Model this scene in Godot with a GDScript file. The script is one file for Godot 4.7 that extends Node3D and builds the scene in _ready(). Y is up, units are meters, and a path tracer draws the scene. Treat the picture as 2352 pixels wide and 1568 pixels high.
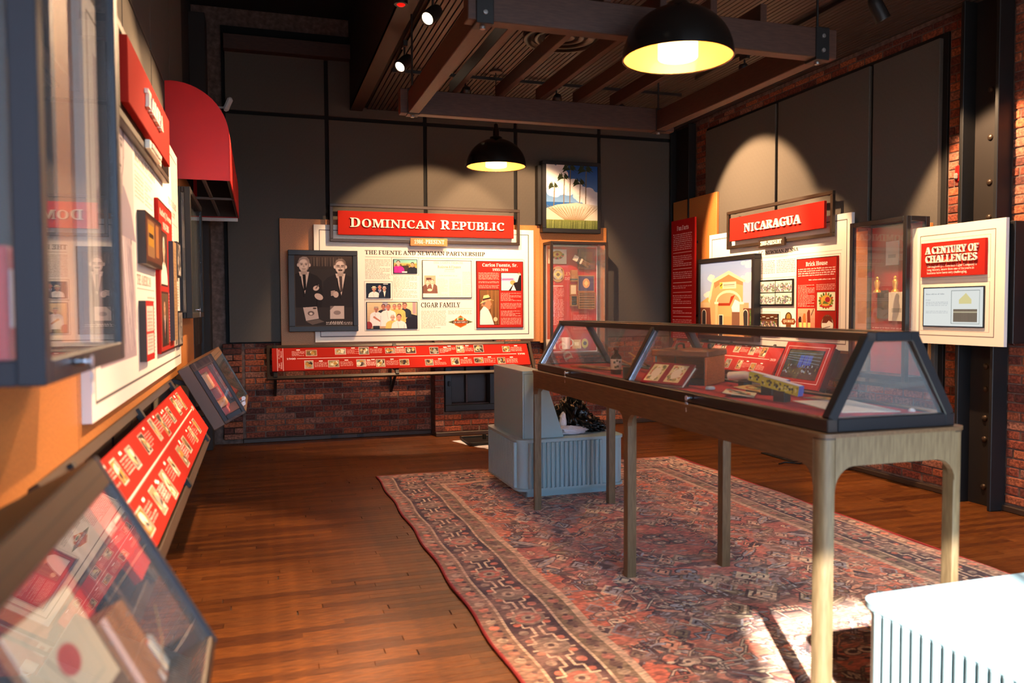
extends Node3D

# ---------------------------------------------------------------- camera, sky, sun, exposure
const EXPOSURE := 1.0
const SPOT := 1.0

func set_view() -> void:
	var cam := Camera3D.new()
	cam.name = "camera"
	cam.transform = Transform3D(Basis(Vector3(0.95312165, -0.00425628, 0.30255744), Vector3(0.01666648, 0.99912162, -0.03844771), Vector3(-0.30212804, 0.04168792, 0.95235538)).orthonormalized(), Vector3(0, 1.5, 0))
	var at := CameraAttributesPhysical.new()
	at.frustum_focal_length = 27.93
	at.frustum_near = 0.05
	at.frustum_far = 200.0
	at.frustum_focus_distance = 8.6
	at.exposure_aperture = 2.4
	add_child(cam)
	cam.attributes = at
	cam.fov = 46.53
	cam.near = 0.05
	cam.far = 200.0
	cam.current = true
	var sky_mat := ProceduralSkyMaterial.new()
	sky_mat.sky_top_color = Color(0.56, 0.68, 0.84)
	sky_mat.sky_horizon_color = Color(0.74, 0.84, 0.95)
	sky_mat.ground_bottom_color = Color(0.42, 0.42, 0.42)
	sky_mat.ground_horizon_color = Color(0.6, 0.63, 0.66)
	var sky := Sky.new()
	sky.sky_material = sky_mat
	var env := Environment.new()
	env.background_mode = Environment.BG_SKY
	env.sky = sky
	env.background_energy_multiplier = 19.0
	env.tonemap_mode = Environment.TONE_MAPPER_LINEAR
	env.tonemap_exposure = EXPOSURE
	env.sdfgi_enabled = true
	env.ssao_enabled = true
	env.ssil_enabled = true
	var we := WorldEnvironment.new()
	we.name = "world"
	we.environment = env
	add_child(we)
	var sun := DirectionalLight3D.new()
	sun.name = "sun"
	sun.light_color = Color(1.0, 0.98, 0.95)
	sun.light_energy = 9.5
	sun.light_angular_distance = 0.9
	sun.shadow_enabled = true
	add_child(sun)
	sun.look_at_from_position(Vector3.ZERO, Vector3(0.345, -0.515, -0.785), Vector3.UP)


# ---------------------------------------------------------------- nodes
var taken := {}
var rng := RandomNumberGenerator.new()

func numbered(n: String) -> String:
	if not taken.has(n):
		taken[n] = 0
		return n
	taken[n] += 1
	return "%s_%03d" % [n, taken[n]]

func thing(called: String, label: String, category: String, at := Vector3.ZERO, group := "") -> Node3D:
	var o := Node3D.new()
	o.name = numbered(called)
	add_child(o)
	o.position = at
	tag(o, label, category, group)
	return o

func tag(o: Node3D, label: String, category: String, group := "") -> void:
	o.set_meta("label", label)
	o.set_meta("category", category)
	if group != "":
		o.set_meta("group", group)

func put(called: String, mesh: Mesh, mat: Material, xf: Transform3D, parent: Node3D, label := "") -> MeshInstance3D:
	var o := MeshInstance3D.new()
	o.mesh = mesh
	if mat:
		o.material_override = mat
	if parent == self:
		o.name = numbered(called)
		add_child(o)
	else:
		var used := "p%d_%s" % [parent.get_instance_id(), called]
		if taken.has(used):
			taken[used] += 1
			o.name = "%s_%03d" % [called, taken[used]]
		else:
			taken[used] = 0
			o.name = called
		parent.add_child(o, true)
	o.global_transform = xf
	if label != "":
		o.set_meta("label", label)
	return o

func struct(called: String, mesh: Mesh, mat: Material, xf := Transform3D()) -> MeshInstance3D:
	var o := put(called, mesh, mat, xf, self)
	o.set_meta("kind", "structure")
	return o

func struct_root(called: String) -> Node3D:
	var o := Node3D.new()
	o.name = called
	add_child(o)
	o.set_meta("kind", "structure")
	return o

func T(p: Vector3) -> Transform3D:
	return Transform3D(Basis(), p)

# walls: local x runs to the right along the wall, y up, z out into the room
var back_wall := Transform3D()
var right_wall := Transform3D(Basis(Vector3.UP, -PI / 2), Vector3.ZERO)
var left_wall := Transform3D(Basis(Vector3.UP, PI / 2), Vector3.ZERO)

func wall_point(wall: Transform3D, lx: float, y: float, out: float) -> Vector3:
	return wall * Vector3(lx, y, out)

# box given in a wall's own axes by its two corners
func wbox(called: String, wall: Transform3D, a: Vector3, b: Vector3, mat: Material, parent: Node3D, bevel := 0.003, label := "") -> MeshInstance3D:
	var lo := Vector3(minf(a.x, b.x), minf(a.y, b.y), minf(a.z, b.z))
	var hi := Vector3(maxf(a.x, b.x), maxf(a.y, b.y), maxf(a.z, b.z))
	return put(called, cbox(hi - lo, bevel), mat, wall * T((lo + hi) / 2.0), parent, label)

# ---------------------------------------------------------------- meshes
var boxes := {}

func face(st: SurfaceTool, pts: Array, normal: Vector3, uvs: Array = []) -> void:
	# a convex polygon, drawn clockwise as seen from where its normal points
	var n: Vector3 = (pts[1] - pts[0]).cross(pts[2] - pts[0])
	var order := range(pts.size())
	if n.dot(normal) > 0.0:
		order.reverse()
	for i in range(1, pts.size() - 1):
		for j in [order[0], order[i], order[i + 1]]:
			st.set_normal(normal)
			st.set_uv(uvs[j] if uvs.size() else Vector2.ZERO)
			st.add_vertex(pts[j])

func begin() -> SurfaceTool:
	var st := SurfaceTool.new()
	st.begin(Mesh.PRIMITIVE_TRIANGLES)
	return st

func cbox(size: Vector3, bevel := 0.003) -> ArrayMesh:
	var key := "%.4f %.4f %.4f %.4f" % [size.x, size.y, size.z, bevel]
	if boxes.has(key):
		return boxes[key]
	var st := begin()
	var h := size / 2.0
	var b := minf(bevel, minf(h.x, minf(h.y, h.z)) * 0.9)
	var i := h - Vector3(b, b, b)
	for ax in 3:
		var u := (ax + 1) % 3
		var v := (ax + 2) % 3
		for s in [-1.0, 1.0]:
			var pts := []
			for q in [[-1, -1], [1, -1], [1, 1], [-1, 1]]:
				var p := Vector3.ZERO
				p[ax] = s * h[ax]
				p[u] = q[0] * i[u]
				p[v] = q[1] * i[v]
				pts.append(p)
			var n := Vector3.ZERO
			n[ax] = s
			face(st, pts, n)
			if b > 0.0:
				for s2 in [-1.0, 1.0]:
					var e := []
					for q in [[0, -1], [0, 1], [1, 1], [1, -1]]:
						var p := Vector3.ZERO
						p[ax] = s * (h[ax] if q[0] == 0 else i[ax])
						p[u] = s2 * (i[u] if q[0] == 0 else h[u])
						p[v] = q[1] * i[v]
						e.append(p)
					var n2 := Vector3.ZERO
					n2[ax] = s
					n2[u] = s2
					face(st, e, n2.normalized())
	if b > 0.0:
		for sx in [-1.0, 1.0]:
			for sy in [-1.0, 1.0]:
				for sz in [-1.0, 1.0]:
					face(st, [Vector3(sx * h.x, sy * i.y, sz * i.z), Vector3(sx * i.x, sy * h.y, sz * i.z), Vector3(sx * i.x, sy * i.y, sz * h.z)], Vector3(sx, sy, sz).normalized())
	boxes[key] = st.commit()
	return boxes[key]

func joined(list: Array) -> ArrayMesh:
	# list of [mesh, transform]
	var st := begin()
	for e in list:
		st.append_from(e[0], 0, e[1])
	return st.commit()

func bar(a: Vector3, b: Vector3, w: float, d: float, up := Vector3.UP, bevel := 0.002) -> Array:
	# a square bar from a to b, as [mesh, transform]
	var z := (b - a).normalized()
	if absf(z.dot(up)) > 0.98:
		up = Vector3.RIGHT
	var x := up.cross(z).normalized()
	var y := z.cross(x)
	return [cbox(Vector3(w, d, a.distance_to(b)), bevel), Transform3D(Basis(x, y, z), (a + b) / 2.0)]

func prism(poly: PackedVector2Array, depth: float, smooth := false) -> ArrayMesh:
	# polygon in x, y, pushed from z = 0 to z = depth
	var st := begin()
	if Geometry2D.is_polygon_clockwise(poly):
		poly.reverse()
	var tri := Geometry2D.triangulate_polygon(poly)
	for t in range(0, tri.size(), 3):
		var p := []
		var q := []
		for k in 3:
			var v: Vector2 = poly[tri[t + k]]
			p.append(Vector3(v.x, v.y, depth))
			q.append(Vector3(v.x, v.y, 0))
		face(st, p, Vector3.BACK)
		face(st, q, Vector3.FORWARD)
	var n := poly.size()
	var en := []
	for k in n:
		var e: Vector2 = poly[(k + 1) % n] - poly[k]
		en.append(Vector3(e.y, -e.x, 0).normalized())
	for k in n:
		var a: Vector2 = poly[k]
		var b: Vector2 = poly[(k + 1) % n]
		var na: Vector3 = en[k]
		var nb: Vector3 = en[k]
		if smooth:
			var pa: Vector3 = en[(k + n - 1) % n]
			var pb: Vector3 = en[(k + 1) % n]
			if pa.dot(en[k]) > 0.75:
				na = (pa + en[k]).normalized()
			if pb.dot(en[k]) > 0.75:
				nb = (pb + en[k]).normalized()
		var vs := [[Vector3(a.x, a.y, 0), na], [Vector3(a.x, a.y, depth), na], [Vector3(b.x, b.y, depth), nb], [Vector3(a.x, a.y, 0), na], [Vector3(b.x, b.y, depth), nb], [Vector3(b.x, b.y, 0), nb]]
		for v in vs:
			st.set_normal(v[1])
			st.set_uv(Vector2.ZERO)
			st.add_vertex(v[0])
	return st.commit()

func lathe(profile: Array, seg := 24) -> ArrayMesh:
	# profile of (radius, height), bottom to top on the outside
	var st := begin()
	var n := profile.size()
	var pn := []
	for k in n:
		var d: Vector2 = profile[mini(k + 1, n - 1)] - profile[maxi(k - 1, 0)]
		pn.append(Vector2(d.y, -d.x).normalized())
	for k in n - 1:
		var sharp: Vector2 = (profile[k + 1] - profile[k])
		var fn := Vector2(sharp.y, -sharp.x).normalized()
		for s in seg:
			var vs := []
			for q in [[0, 0], [1, 1], [1, 0], [0, 0], [0, 1], [1, 1]]:
				var a: float = TAU * (s + q[1]) / seg
				var p: Vector2 = profile[k + q[0]]
				var nn: Vector2 = pn[k + q[0]] if pn[k + q[0]].dot(fn) > 0.6 else fn
				st.set_normal(Vector3(nn.x * cos(a), nn.y, nn.x * sin(a)).normalized())
				st.set_uv(Vector2(float(s + q[1]) / seg, float(k + q[0]) / n))
				st.add_vertex(Vector3(p.x * cos(a), p.y, p.x * sin(a)))
	return st.commit()

func cyl(r: float, h: float, seg := 20, bevel := 0.0015) -> ArrayMesh:
	# stands on y = 0
	return lathe([Vector2(0.0001, 0), Vector2(r - bevel, 0), Vector2(r, bevel), Vector2(r, h - bevel), Vector2(r - bevel, h), Vector2(0.0001, h)], seg)

func tube(pts: Array, r: float, seg := 8) -> ArrayMesh:
	var st := begin()
	var rings := []
	var last_x := Vector3.ZERO
	for k in pts.size():
		var d: Vector3 = (pts[mini(k + 1, pts.size() - 1)] - pts[maxi(k - 1, 0)]).normalized()
		var x := last_x - d * last_x.dot(d)
		if x.length() < 0.1:
			x = d.cross(Vector3.UP if absf(d.y) < 0.9 else Vector3.RIGHT)
		x = x.normalized()
		last_x = x
		var y := d.cross(x)
		var ring := []
		for s in seg:
			var a := TAU * s / seg
			ring.append([pts[k] + (x * cos(a) + y * sin(a)) * r, x * cos(a) + y * sin(a)])
		rings.append(ring)
	for k in rings.size() - 1:
		for s in seg:
			var t := (s + 1) % seg
			for v in [rings[k][s], rings[k + 1][s], rings[k + 1][t], rings[k][s], rings[k + 1][t], rings[k][t]]:
				st.set_normal(v[1])
				st.set_uv(Vector2.ZERO)
				st.add_vertex(v[0])
	for e in [[0, -1.0], [rings.size() - 1, 1.0]]:
		var p := []
		for v in rings[e[0]]:
			p.append(v[0])
		var d: Vector3 = (pts[1] - pts[0]).normalized() if e[0] == 0 else (pts[-1] - pts[-2]).normalized()
		face(st, p, d * e[1])
	return st.commit()

# a board with a print on its front face (local: x right, y up, z out); the print's piece is the rectangle itself
func print_board(cv: Canvas, x0: float, y0: float, x1: float, y1: float, z0: float, z1: float, front: Material, side: Material) -> ArrayMesh:
	var st := begin()
	var a := Vector3(x0, y0, z1)
	var b := Vector3(x1, y0, z1)
	var c := Vector3(x1, y1, z1)
	var d := Vector3(x0, y1, z1)
	var back := Vector3(0, 0, z0 - z1)
	face(st, [a, b, c, d], Vector3.BACK, [cv.uv(x0, y0), cv.uv(x1, y0), cv.uv(x1, y1), cv.uv(x0, y1)])
	st.set_material(front)
	var mesh := st.commit()
	st = begin()
	face(st, [a + back, b + back, c + back, d + back], Vector3.FORWARD)
	for e in [[a, b, Vector3.DOWN], [b, c, Vector3.RIGHT], [c, d, Vector3.UP], [d, a, Vector3.LEFT]]:
		face(st, [e[0], e[1], e[1] + back, e[0] + back], e[2])
	st.set_material(side)
	return st.commit(mesh)

func plate(called: String, wall: Transform3D, cv: Canvas, mat: Material, side: Material, x0: float, y0: float, x1: float, y1: float, z0: float, z1: float, parent: Node3D, label := "") -> MeshInstance3D:
	return put(called, print_board(cv, x0, y0, x1, y1, z0, z1, mat, side), null, wall, parent, label)

# raised letters fitted into a rectangle
func letters(s: String, x0: float, x1: float, y0: float, y1: float, depth: float) -> ArrayMesh:
	var tm := TextMesh.new()
	tm.text = s
	tm.font = serif
	tm.font_size = 48
	tm.pixel_size = 0.01
	tm.depth = depth
	tm.curve_step = 1.0
	var arr := tm.get_mesh_arrays()
	var vs: PackedVector3Array = arr[Mesh.ARRAY_VERTEX]
	var lo := Vector3(1e9, 1e9, 1e9)
	var hi := -lo
	for v in vs:
		lo = lo.min(v)
		hi = hi.max(v)
	for i in vs.size():
		var v := vs[i]
		vs[i] = Vector3(lerpf(x0, x1, (v.x - lo.x) / (hi.x - lo.x)), lerpf(y0, y1, (v.y - lo.y) / (hi.y - lo.y)), v.z)
	arr[Mesh.ARRAY_VERTEX] = vs
	var m := ArrayMesh.new()
	m.add_surface_from_arrays(Mesh.PRIMITIVE_TRIANGLES, arr)
	return m

# ---------------------------------------------------------------- print: a small picture in real measures
var serif: SystemFont
var sans: SystemFont

class Canvas:
	var im: Image
	var k := 100.0
	var x0 := 0.0
	var y1 := 0.0
	var w := 0.0
	var h := 0.0
	var rng := RandomNumberGenerator.new()
	var host

	func _init(owner, ax0: float, ay0: float, ax1: float, ay1: float, per_metre: float, color: Color, seed_value := 1) -> void:
		host = owner
		k = per_metre * 2.0
		x0 = ax0
		y1 = ay1
		w = ax1 - ax0
		h = ay1 - ay0
		im = Image.create(maxi(8, int(round(w * k))), maxi(8, int(round(h * k))), false, Image.FORMAT_RGB8)
		im.fill(color)
		rng.seed = seed_value

	func uv(x: float, y: float) -> Vector2:
		return Vector2((x - x0) / w, (y1 - y) / h)

	func rect(ax: float, ay: float, bx: float, by: float, c: Color) -> void:
		var l := int(round((minf(ax, bx) - x0) * k))
		var r := int(round((maxf(ax, bx) - x0) * k))
		var t := int(round((y1 - maxf(ay, by)) * k))
		var b := int(round((y1 - minf(ay, by)) * k))
		im.fill_rect(Rect2i(l, t, maxi(1, r - l), maxi(1, b - t)), c)

	func box(ax: float, ay: float, bx: float, by: float, t: float, c: Color) -> void:
		var l := minf(ax, bx)
		var r := maxf(ax, bx)
		var lo := minf(ay, by)
		var hi := maxf(ay, by)
		rect(l, lo, r, lo + t, c)
		rect(l, hi - t, r, hi, c)
		rect(l, lo, l + t, hi, c)
		rect(r - t, lo, r, hi, c)

	func poly(pts: Array, c: Color) -> void:
		var lo := 1e9
		var hi := -1e9
		var p := []
		for v in pts:
			var q := Vector2((v[0] - x0) * k, (y1 - v[1]) * k)
			p.append(q)
			lo = minf(lo, q.y)
			hi = maxf(hi, q.y)
		for row in range(maxi(0, int(ceil(lo - 0.5))), mini(im.get_height() - 1, int(floor(hi - 0.5))) + 1):
			var y := row + 0.5
			var xs := []
			for i in p.size():
				var a: Vector2 = p[i]
				var b: Vector2 = p[(i + 1) % p.size()]
				if (a.y <= y) != (b.y <= y):
					xs.append(a.x + (y - a.y) / (b.y - a.y) * (b.x - a.x))
			xs.sort()
			for i in range(0, xs.size() - 1, 2):
				var l := int(round(xs[i]))
				var r := int(round(xs[i + 1]))
				if r > l:
					im.fill_rect(Rect2i(l, row, r - l, 1), c)

	func ell(cx: float, cy: float, rx: float, ry: float, c: Color, turn := 0.0) -> void:
		var pts := []
		for i in 22:
			var a := TAU * i / 22.0
			var v := Vector2(rx * cos(a), ry * sin(a)).rotated(turn)
			pts.append([cx + v.x, cy + v.y])
		poly(pts, c)

	func line(ax: float, ay: float, bx: float, by: float, t: float, c: Color) -> void:
		var d := Vector2(bx - ax, by - ay).normalized() * t / 2.0
		poly([[ax - d.y, ay + d.x], [bx - d.y, by + d.x], [bx + d.y, by - d.x], [ax + d.y, ay - d.x]], c)

	func path(pts: Array, t: float, c: Color) -> void:
		for i in pts.size() - 1:
			line(pts[i][0], pts[i][1], pts[i + 1][0], pts[i + 1][1], t, c)

	func tri(a: Vector2, b: Vector2, q: Vector2, c: Color) -> void:
		var lo := minf(a.y, minf(b.y, q.y))
		var hi := maxf(a.y, maxf(b.y, q.y))
		for row in range(int(ceil(lo - 0.5)), int(floor(hi - 0.5)) + 1):
			var y := row + 0.5
			var l := 1e9
			var r := -1e9
			for e in [[a, b], [b, q], [q, a]]:
				var s: Vector2 = e[0]
				var f: Vector2 = e[1]
				if (s.y <= y) != (f.y <= y):
					var x := s.x + (y - s.y) / (f.y - s.y) * (f.x - s.x)
					l = minf(l, x)
					r = maxf(r, x)
			if r > l:
				var li := int(round(l))
				im.fill_rect(Rect2i(li, row, maxi(1, int(round(r)) - li), 1), c)

	# writing fitted into a rectangle; standing = turned to read upwards
	func text(s: String, ax: float, bx: float, ay: float, by: float, c: Color, font: Font = null, standing := false) -> void:
		var tm := TextMesh.new()
		tm.text = s
		tm.font = font if font else host.serif
		tm.font_size = 40
		tm.pixel_size = 0.01
		tm.depth = 0.0
		tm.curve_step = 1.5
		var arr := tm.get_mesh_arrays()
		var vs: PackedVector3Array = arr[Mesh.ARRAY_VERTEX]
		var ix: PackedInt32Array = arr[Mesh.ARRAY_INDEX] if arr[Mesh.ARRAY_INDEX] != null else PackedInt32Array(range(vs.size()))
		if vs.is_empty():
			return
		var lo := Vector3(1e9, 1e9, 1e9)
		var hi := -lo
		for v in vs:
			lo = lo.min(v)
			hi = hi.max(v)
		var ps := PackedVector2Array()
		for v in vs:
			var fx := (v.x - lo.x) / (hi.x - lo.x)
			var fy := (v.y - lo.y) / (hi.y - lo.y)
			if standing:
				ps.append(Vector2((lerpf(bx, ax, fy) - x0) * k, (y1 - lerpf(ay, by, fx)) * k))
			else:
				ps.append(Vector2((lerpf(ax, bx, fx) - x0) * k, (y1 - lerpf(ay, by, fy)) * k))
		for i in range(0, ix.size(), 3):
			tri(ps[ix[i]], ps[ix[i + 1]], ps[ix[i + 2]], c)

	# lines of print too small to read
	func blurb(ax: float, ay: float, bx: float, by: float, step: float, c: Color) -> void:
		var y := maxf(ay, by) - step * 0.8
		var l := minf(ax, bx)
		var r := maxf(ax, bx)
		while y > minf(ay, by):
			var end := r if rng.randf() > 0.16 else l + (r - l) * rng.randf_range(0.35, 0.85)
			var x := l
			while x < end - step * 0.4:
				var word := minf(step * rng.randf_range(0.7, 2.9), end - x)
				var q := x
				while q < x + word - step * 0.1:
					var tall := rng.randf() < 0.3
					rect(q, y, q + step * 0.2, y + step * (0.62 if tall else 0.42), c)
					q += step * 0.36
				rect(x, y + step * 0.12, x + word, y + step * 0.3, c)
				x += word + step * 0.42
			y -= step

	# a head with face, hair and shoulders inside a photograph; u = head height
	func person(cx: float, top: float, u: float, skin: Color, hair: Color, coat: Color, low: float, opts := {}) -> void:
		var wide: float = opts.get("wide", 1.0)
		var sh := u * 1.15 * wide
		var neck := top - u * 1.0
		poly([[cx - u * 0.3, neck - u * 0.05], [cx - sh * 0.75, neck - u * 0.28], [cx - sh, neck - u * 0.6], [cx - sh * 1.12, maxf(low, neck - u * 2.6)], [cx - sh * 0.9, low], [cx + sh * 0.9, low], [cx + sh * 1.12, maxf(low, neck - u * 2.6)], [cx + sh, neck - u * 0.6], [cx + sh * 0.75, neck - u * 0.28], [cx + u * 0.3, neck - u * 0.05]], coat)
		if opts.has("shirt"):
			poly([[cx - u * 0.34, neck], [cx + u * 0.34, neck], [cx + u * 0.05, maxf(low, neck - u * 1.5)]], opts.shirt)
			if opts.has("tie"):
				poly([[cx - u * 0.1, neck - u * 0.12], [cx + u * 0.1, neck - u * 0.12], [cx + u * 0.13, maxf(low, neck - u * 1.2)], [cx - u * 0.02, maxf(low, neck - u * 1.3)]], opts.tie)
		rect(cx - u * 0.2, neck - u * 0.18, cx + u * 0.2, top - u * 0.6, skin.darkened(0.18))
		ell(cx, top - u * 0.44, u * 0.4, u * 0.45, hair)
		ell(cx - u * 0.38, top - u * 0.55, u * 0.07, u * 0.12, skin)
		ell(cx + u * 0.38, top - u * 0.55, u * 0.07, u * 0.12, skin)
		ell(cx, top - u * 0.56, u * 0.345, u * 0.45, skin.darkened(0.22))
		ell(cx - u * 0.035, top - u * 0.555, u * 0.3, u * 0.43, skin)
		ell(cx - u * 0.06, top - u * 0.33, u * 0.2, u * 0.12, skin.lightened(0.12))
		ell(cx - u * 0.17, top - u * 0.66, u * 0.08, u * 0.07, skin.lightened(0.1))
		ell(cx + u * 0.12, top - u * 0.66, u * 0.08, u * 0.07, skin.lightened(0.04))
		ell(cx, top - u * 0.95, u * 0.15, u * 0.05, skin.darkened(0.12))
		poly([[cx - u * 0.37, top - u * 0.5], [cx - u * 0.3, top - u * 0.27], [cx - u * 0.1, top - u * 0.15], [cx + u * 0.14, top - u * 0.14], [cx + u * 0.3, top - u * 0.26], [cx + u * 0.37, top - u * 0.5], [cx + u * 0.36, top - u * 0.18], [cx + u * 0.2, top + u * 0.0], [cx - u * 0.06, top + u * 0.03], [cx - u * 0.3, top - u * 0.08]], hair)
		path([[cx - u * 0.3, top - u * 0.2], [cx - u * 0.1, top - u * 0.06], [cx + u * 0.15, top - u * 0.05]], u * 0.05, hair.lightened(0.18))
		var dark := skin.darkened(0.55)
		for s in [-1.0, 1.0]:
			ell(cx + s * u * 0.15, top - u * 0.515, u * 0.085, u * 0.05, skin.darkened(0.22))
			ell(cx + s * u * 0.15, top - u * 0.525, u * 0.045, u * 0.022, dark)
			line(cx + s * u * 0.07, top - u * 0.44, cx + s * u * 0.24, top - u * 0.44, u * 0.04, hair.darkened(0.2))
		poly([[cx - u * 0.02, top - u * 0.5], [cx + u * 0.07, top - u * 0.7], [cx - u * 0.06, top - u * 0.7]], skin.darkened(0.16))
		line(cx - u * 0.12, top - u * 0.81, cx + u * 0.12, top - u * 0.81, u * 0.035, dark.lightened(0.1))
		line(cx - u * 0.09, top - u * 0.86, cx + u * 0.09, top - u * 0.86, u * 0.025, skin.darkened(0.15))
		line(cx - sh * 0.2, neck - u * 0.3, cx - u * 0.02, maxf(low, neck - u * 1.7), u * 0.05, coat.darkened(0.3))
		line(cx + sh * 0.75, neck - u * 0.8, cx + sh * 0.7, low, u * 0.06, coat.darkened(0.3))
		if opts.has("moustache"):
			line(cx - u * 0.15, top - u * 0.76, cx + u * 0.15, top - u * 0.76, u * 0.07, opts.moustache)
		if opts.has("glasses"):
			for s in [-1.0, 1.0]:
				box(cx + s * u * 0.16 - u * 0.12, top - u * 0.6, cx + s * u * 0.16 + u * 0.12, top - u * 0.45, u * 0.025, opts.glasses)
		if opts.has("hat"):
			ell(cx, top - u * 0.22, u * 0.62, u * 0.12, opts.hat)
			poly([[cx - u * 0.4, top - u * 0.22], [cx - u * 0.3, top + u * 0.14], [cx, top + u * 0.1], [cx + u * 0.3, top + u * 0.14], [cx + u * 0.4, top - u * 0.22]], opts.hat)
			rect(cx - u * 0.4, top - u * 0.22, cx + u * 0.4, top - u * 0.13, opts.hat.darkened(0.7))

	# a crowded picture: many small marks of a few colours
	func clutter(ax: float, ay: float, bx: float, by: float, colors: Array, n: int, size: float) -> void:
		for i in n:
			var c: Color = colors[rng.randi() % colors.size()]
			var x := rng.randf_range(minf(ax, bx) + size, maxf(ax, bx) - size)
			var y := rng.randf_range(minf(ay, by) + size, maxf(ay, by) - size)
			var a := rng.randf_range(0.4, 1.0) * size
			var b := rng.randf_range(0.3, 0.9) * size
			ell(x, y, a, b, c, rng.randf() * PI)

	func shade(ax: float, ay: float, bx: float, by: float, top: Color, low: Color, steps := 24) -> void:
		var lo := minf(ay, by)
		var hi := maxf(ay, by)
		for i in steps:
			rect(ax, lo + (hi - lo) * i / steps, bx, lo + (hi - lo) * (i + 1) / steps, low.lerp(top, (i + 0.5) / steps))

	# a photograph is softer than print
	func soften(f: float) -> void:
		var w0 := im.get_width()
		var h0 := im.get_height()
		im.resize(maxi(4, int(w0 / f)), maxi(4, int(h0 / f)), Image.INTERPOLATE_BILINEAR)
		im.resize(w0, h0, Image.INTERPOLATE_CUBIC)

	func texture() -> ImageTexture:
		im.resize(maxi(4, im.get_width() / 2), maxi(4, im.get_height() / 2), Image.INTERPOLATE_BILINEAR)
		return ImageTexture.create_from_image(im)

	func material(rough := 0.75, spec := 0.22) -> StandardMaterial3D:
		var m := StandardMaterial3D.new()
		m.albedo_texture = texture()
		m.roughness = rough
		m.metallic_specular = spec
		m.texture_repeat = false
		return m

# ---------------------------------------------------------------- materials
var M := {}

func rgb(r: int, g: int, b: int) -> Color:
	return Color8(r, g, b)

func flat(c: Color, rough := 0.6, metal := 0.0, spec := 0.5) -> StandardMaterial3D:
	var m := StandardMaterial3D.new()
	m.albedo_color = c
	m.roughness = rough
	m.metallic = metal
	m.metallic_specular = spec
	return m

func noise_tex(freq: float, lo: Color, hi: Color, size := 512, octaves := 4, kind := FastNoiseLite.TYPE_SIMPLEX_SMOOTH, seed_value := 3) -> NoiseTexture2D:
	var n := FastNoiseLite.new()
	n.noise_type = kind
	n.frequency = freq
	n.fractal_octaves = octaves
	n.seed = seed_value
	var t := NoiseTexture2D.new()
	t.width = size
	t.height = size
	t.seamless = true
	t.noise = n
	var g := Gradient.new()
	g.set_color(0, lo)
	g.set_color(1, hi)
	t.color_ramp = g
	return t

func grained(c: Color, tex: Texture2D, scale: Vector3, rough: float, relief: Texture2D = null, depth := 0.0, world := true) -> StandardMaterial3D:
	var m := flat(c, rough)
	m.albedo_texture = tex
	m.uv1_triplanar = true
	m.uv1_world_triplanar = world
	m.uv1_scale = scale
	if relief:
		m.heightmap_enabled = true
		m.heightmap_texture = relief
		m.heightmap_scale = depth
	return m

func glass(tint := Color(0.9, 0.95, 0.95, 0.04)) -> StandardMaterial3D:
	var m := flat(tint, 0.0, 0.0, 0.43)
	m.transparency = BaseMaterial3D.TRANSPARENCY_ALPHA
	return m

func glow(c: Color, e: float) -> StandardMaterial3D:
	var m := flat(c, 0.6)
	m.emission_enabled = true
	m.emission = c
	m.emission_energy_multiplier = e
	return m

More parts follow.
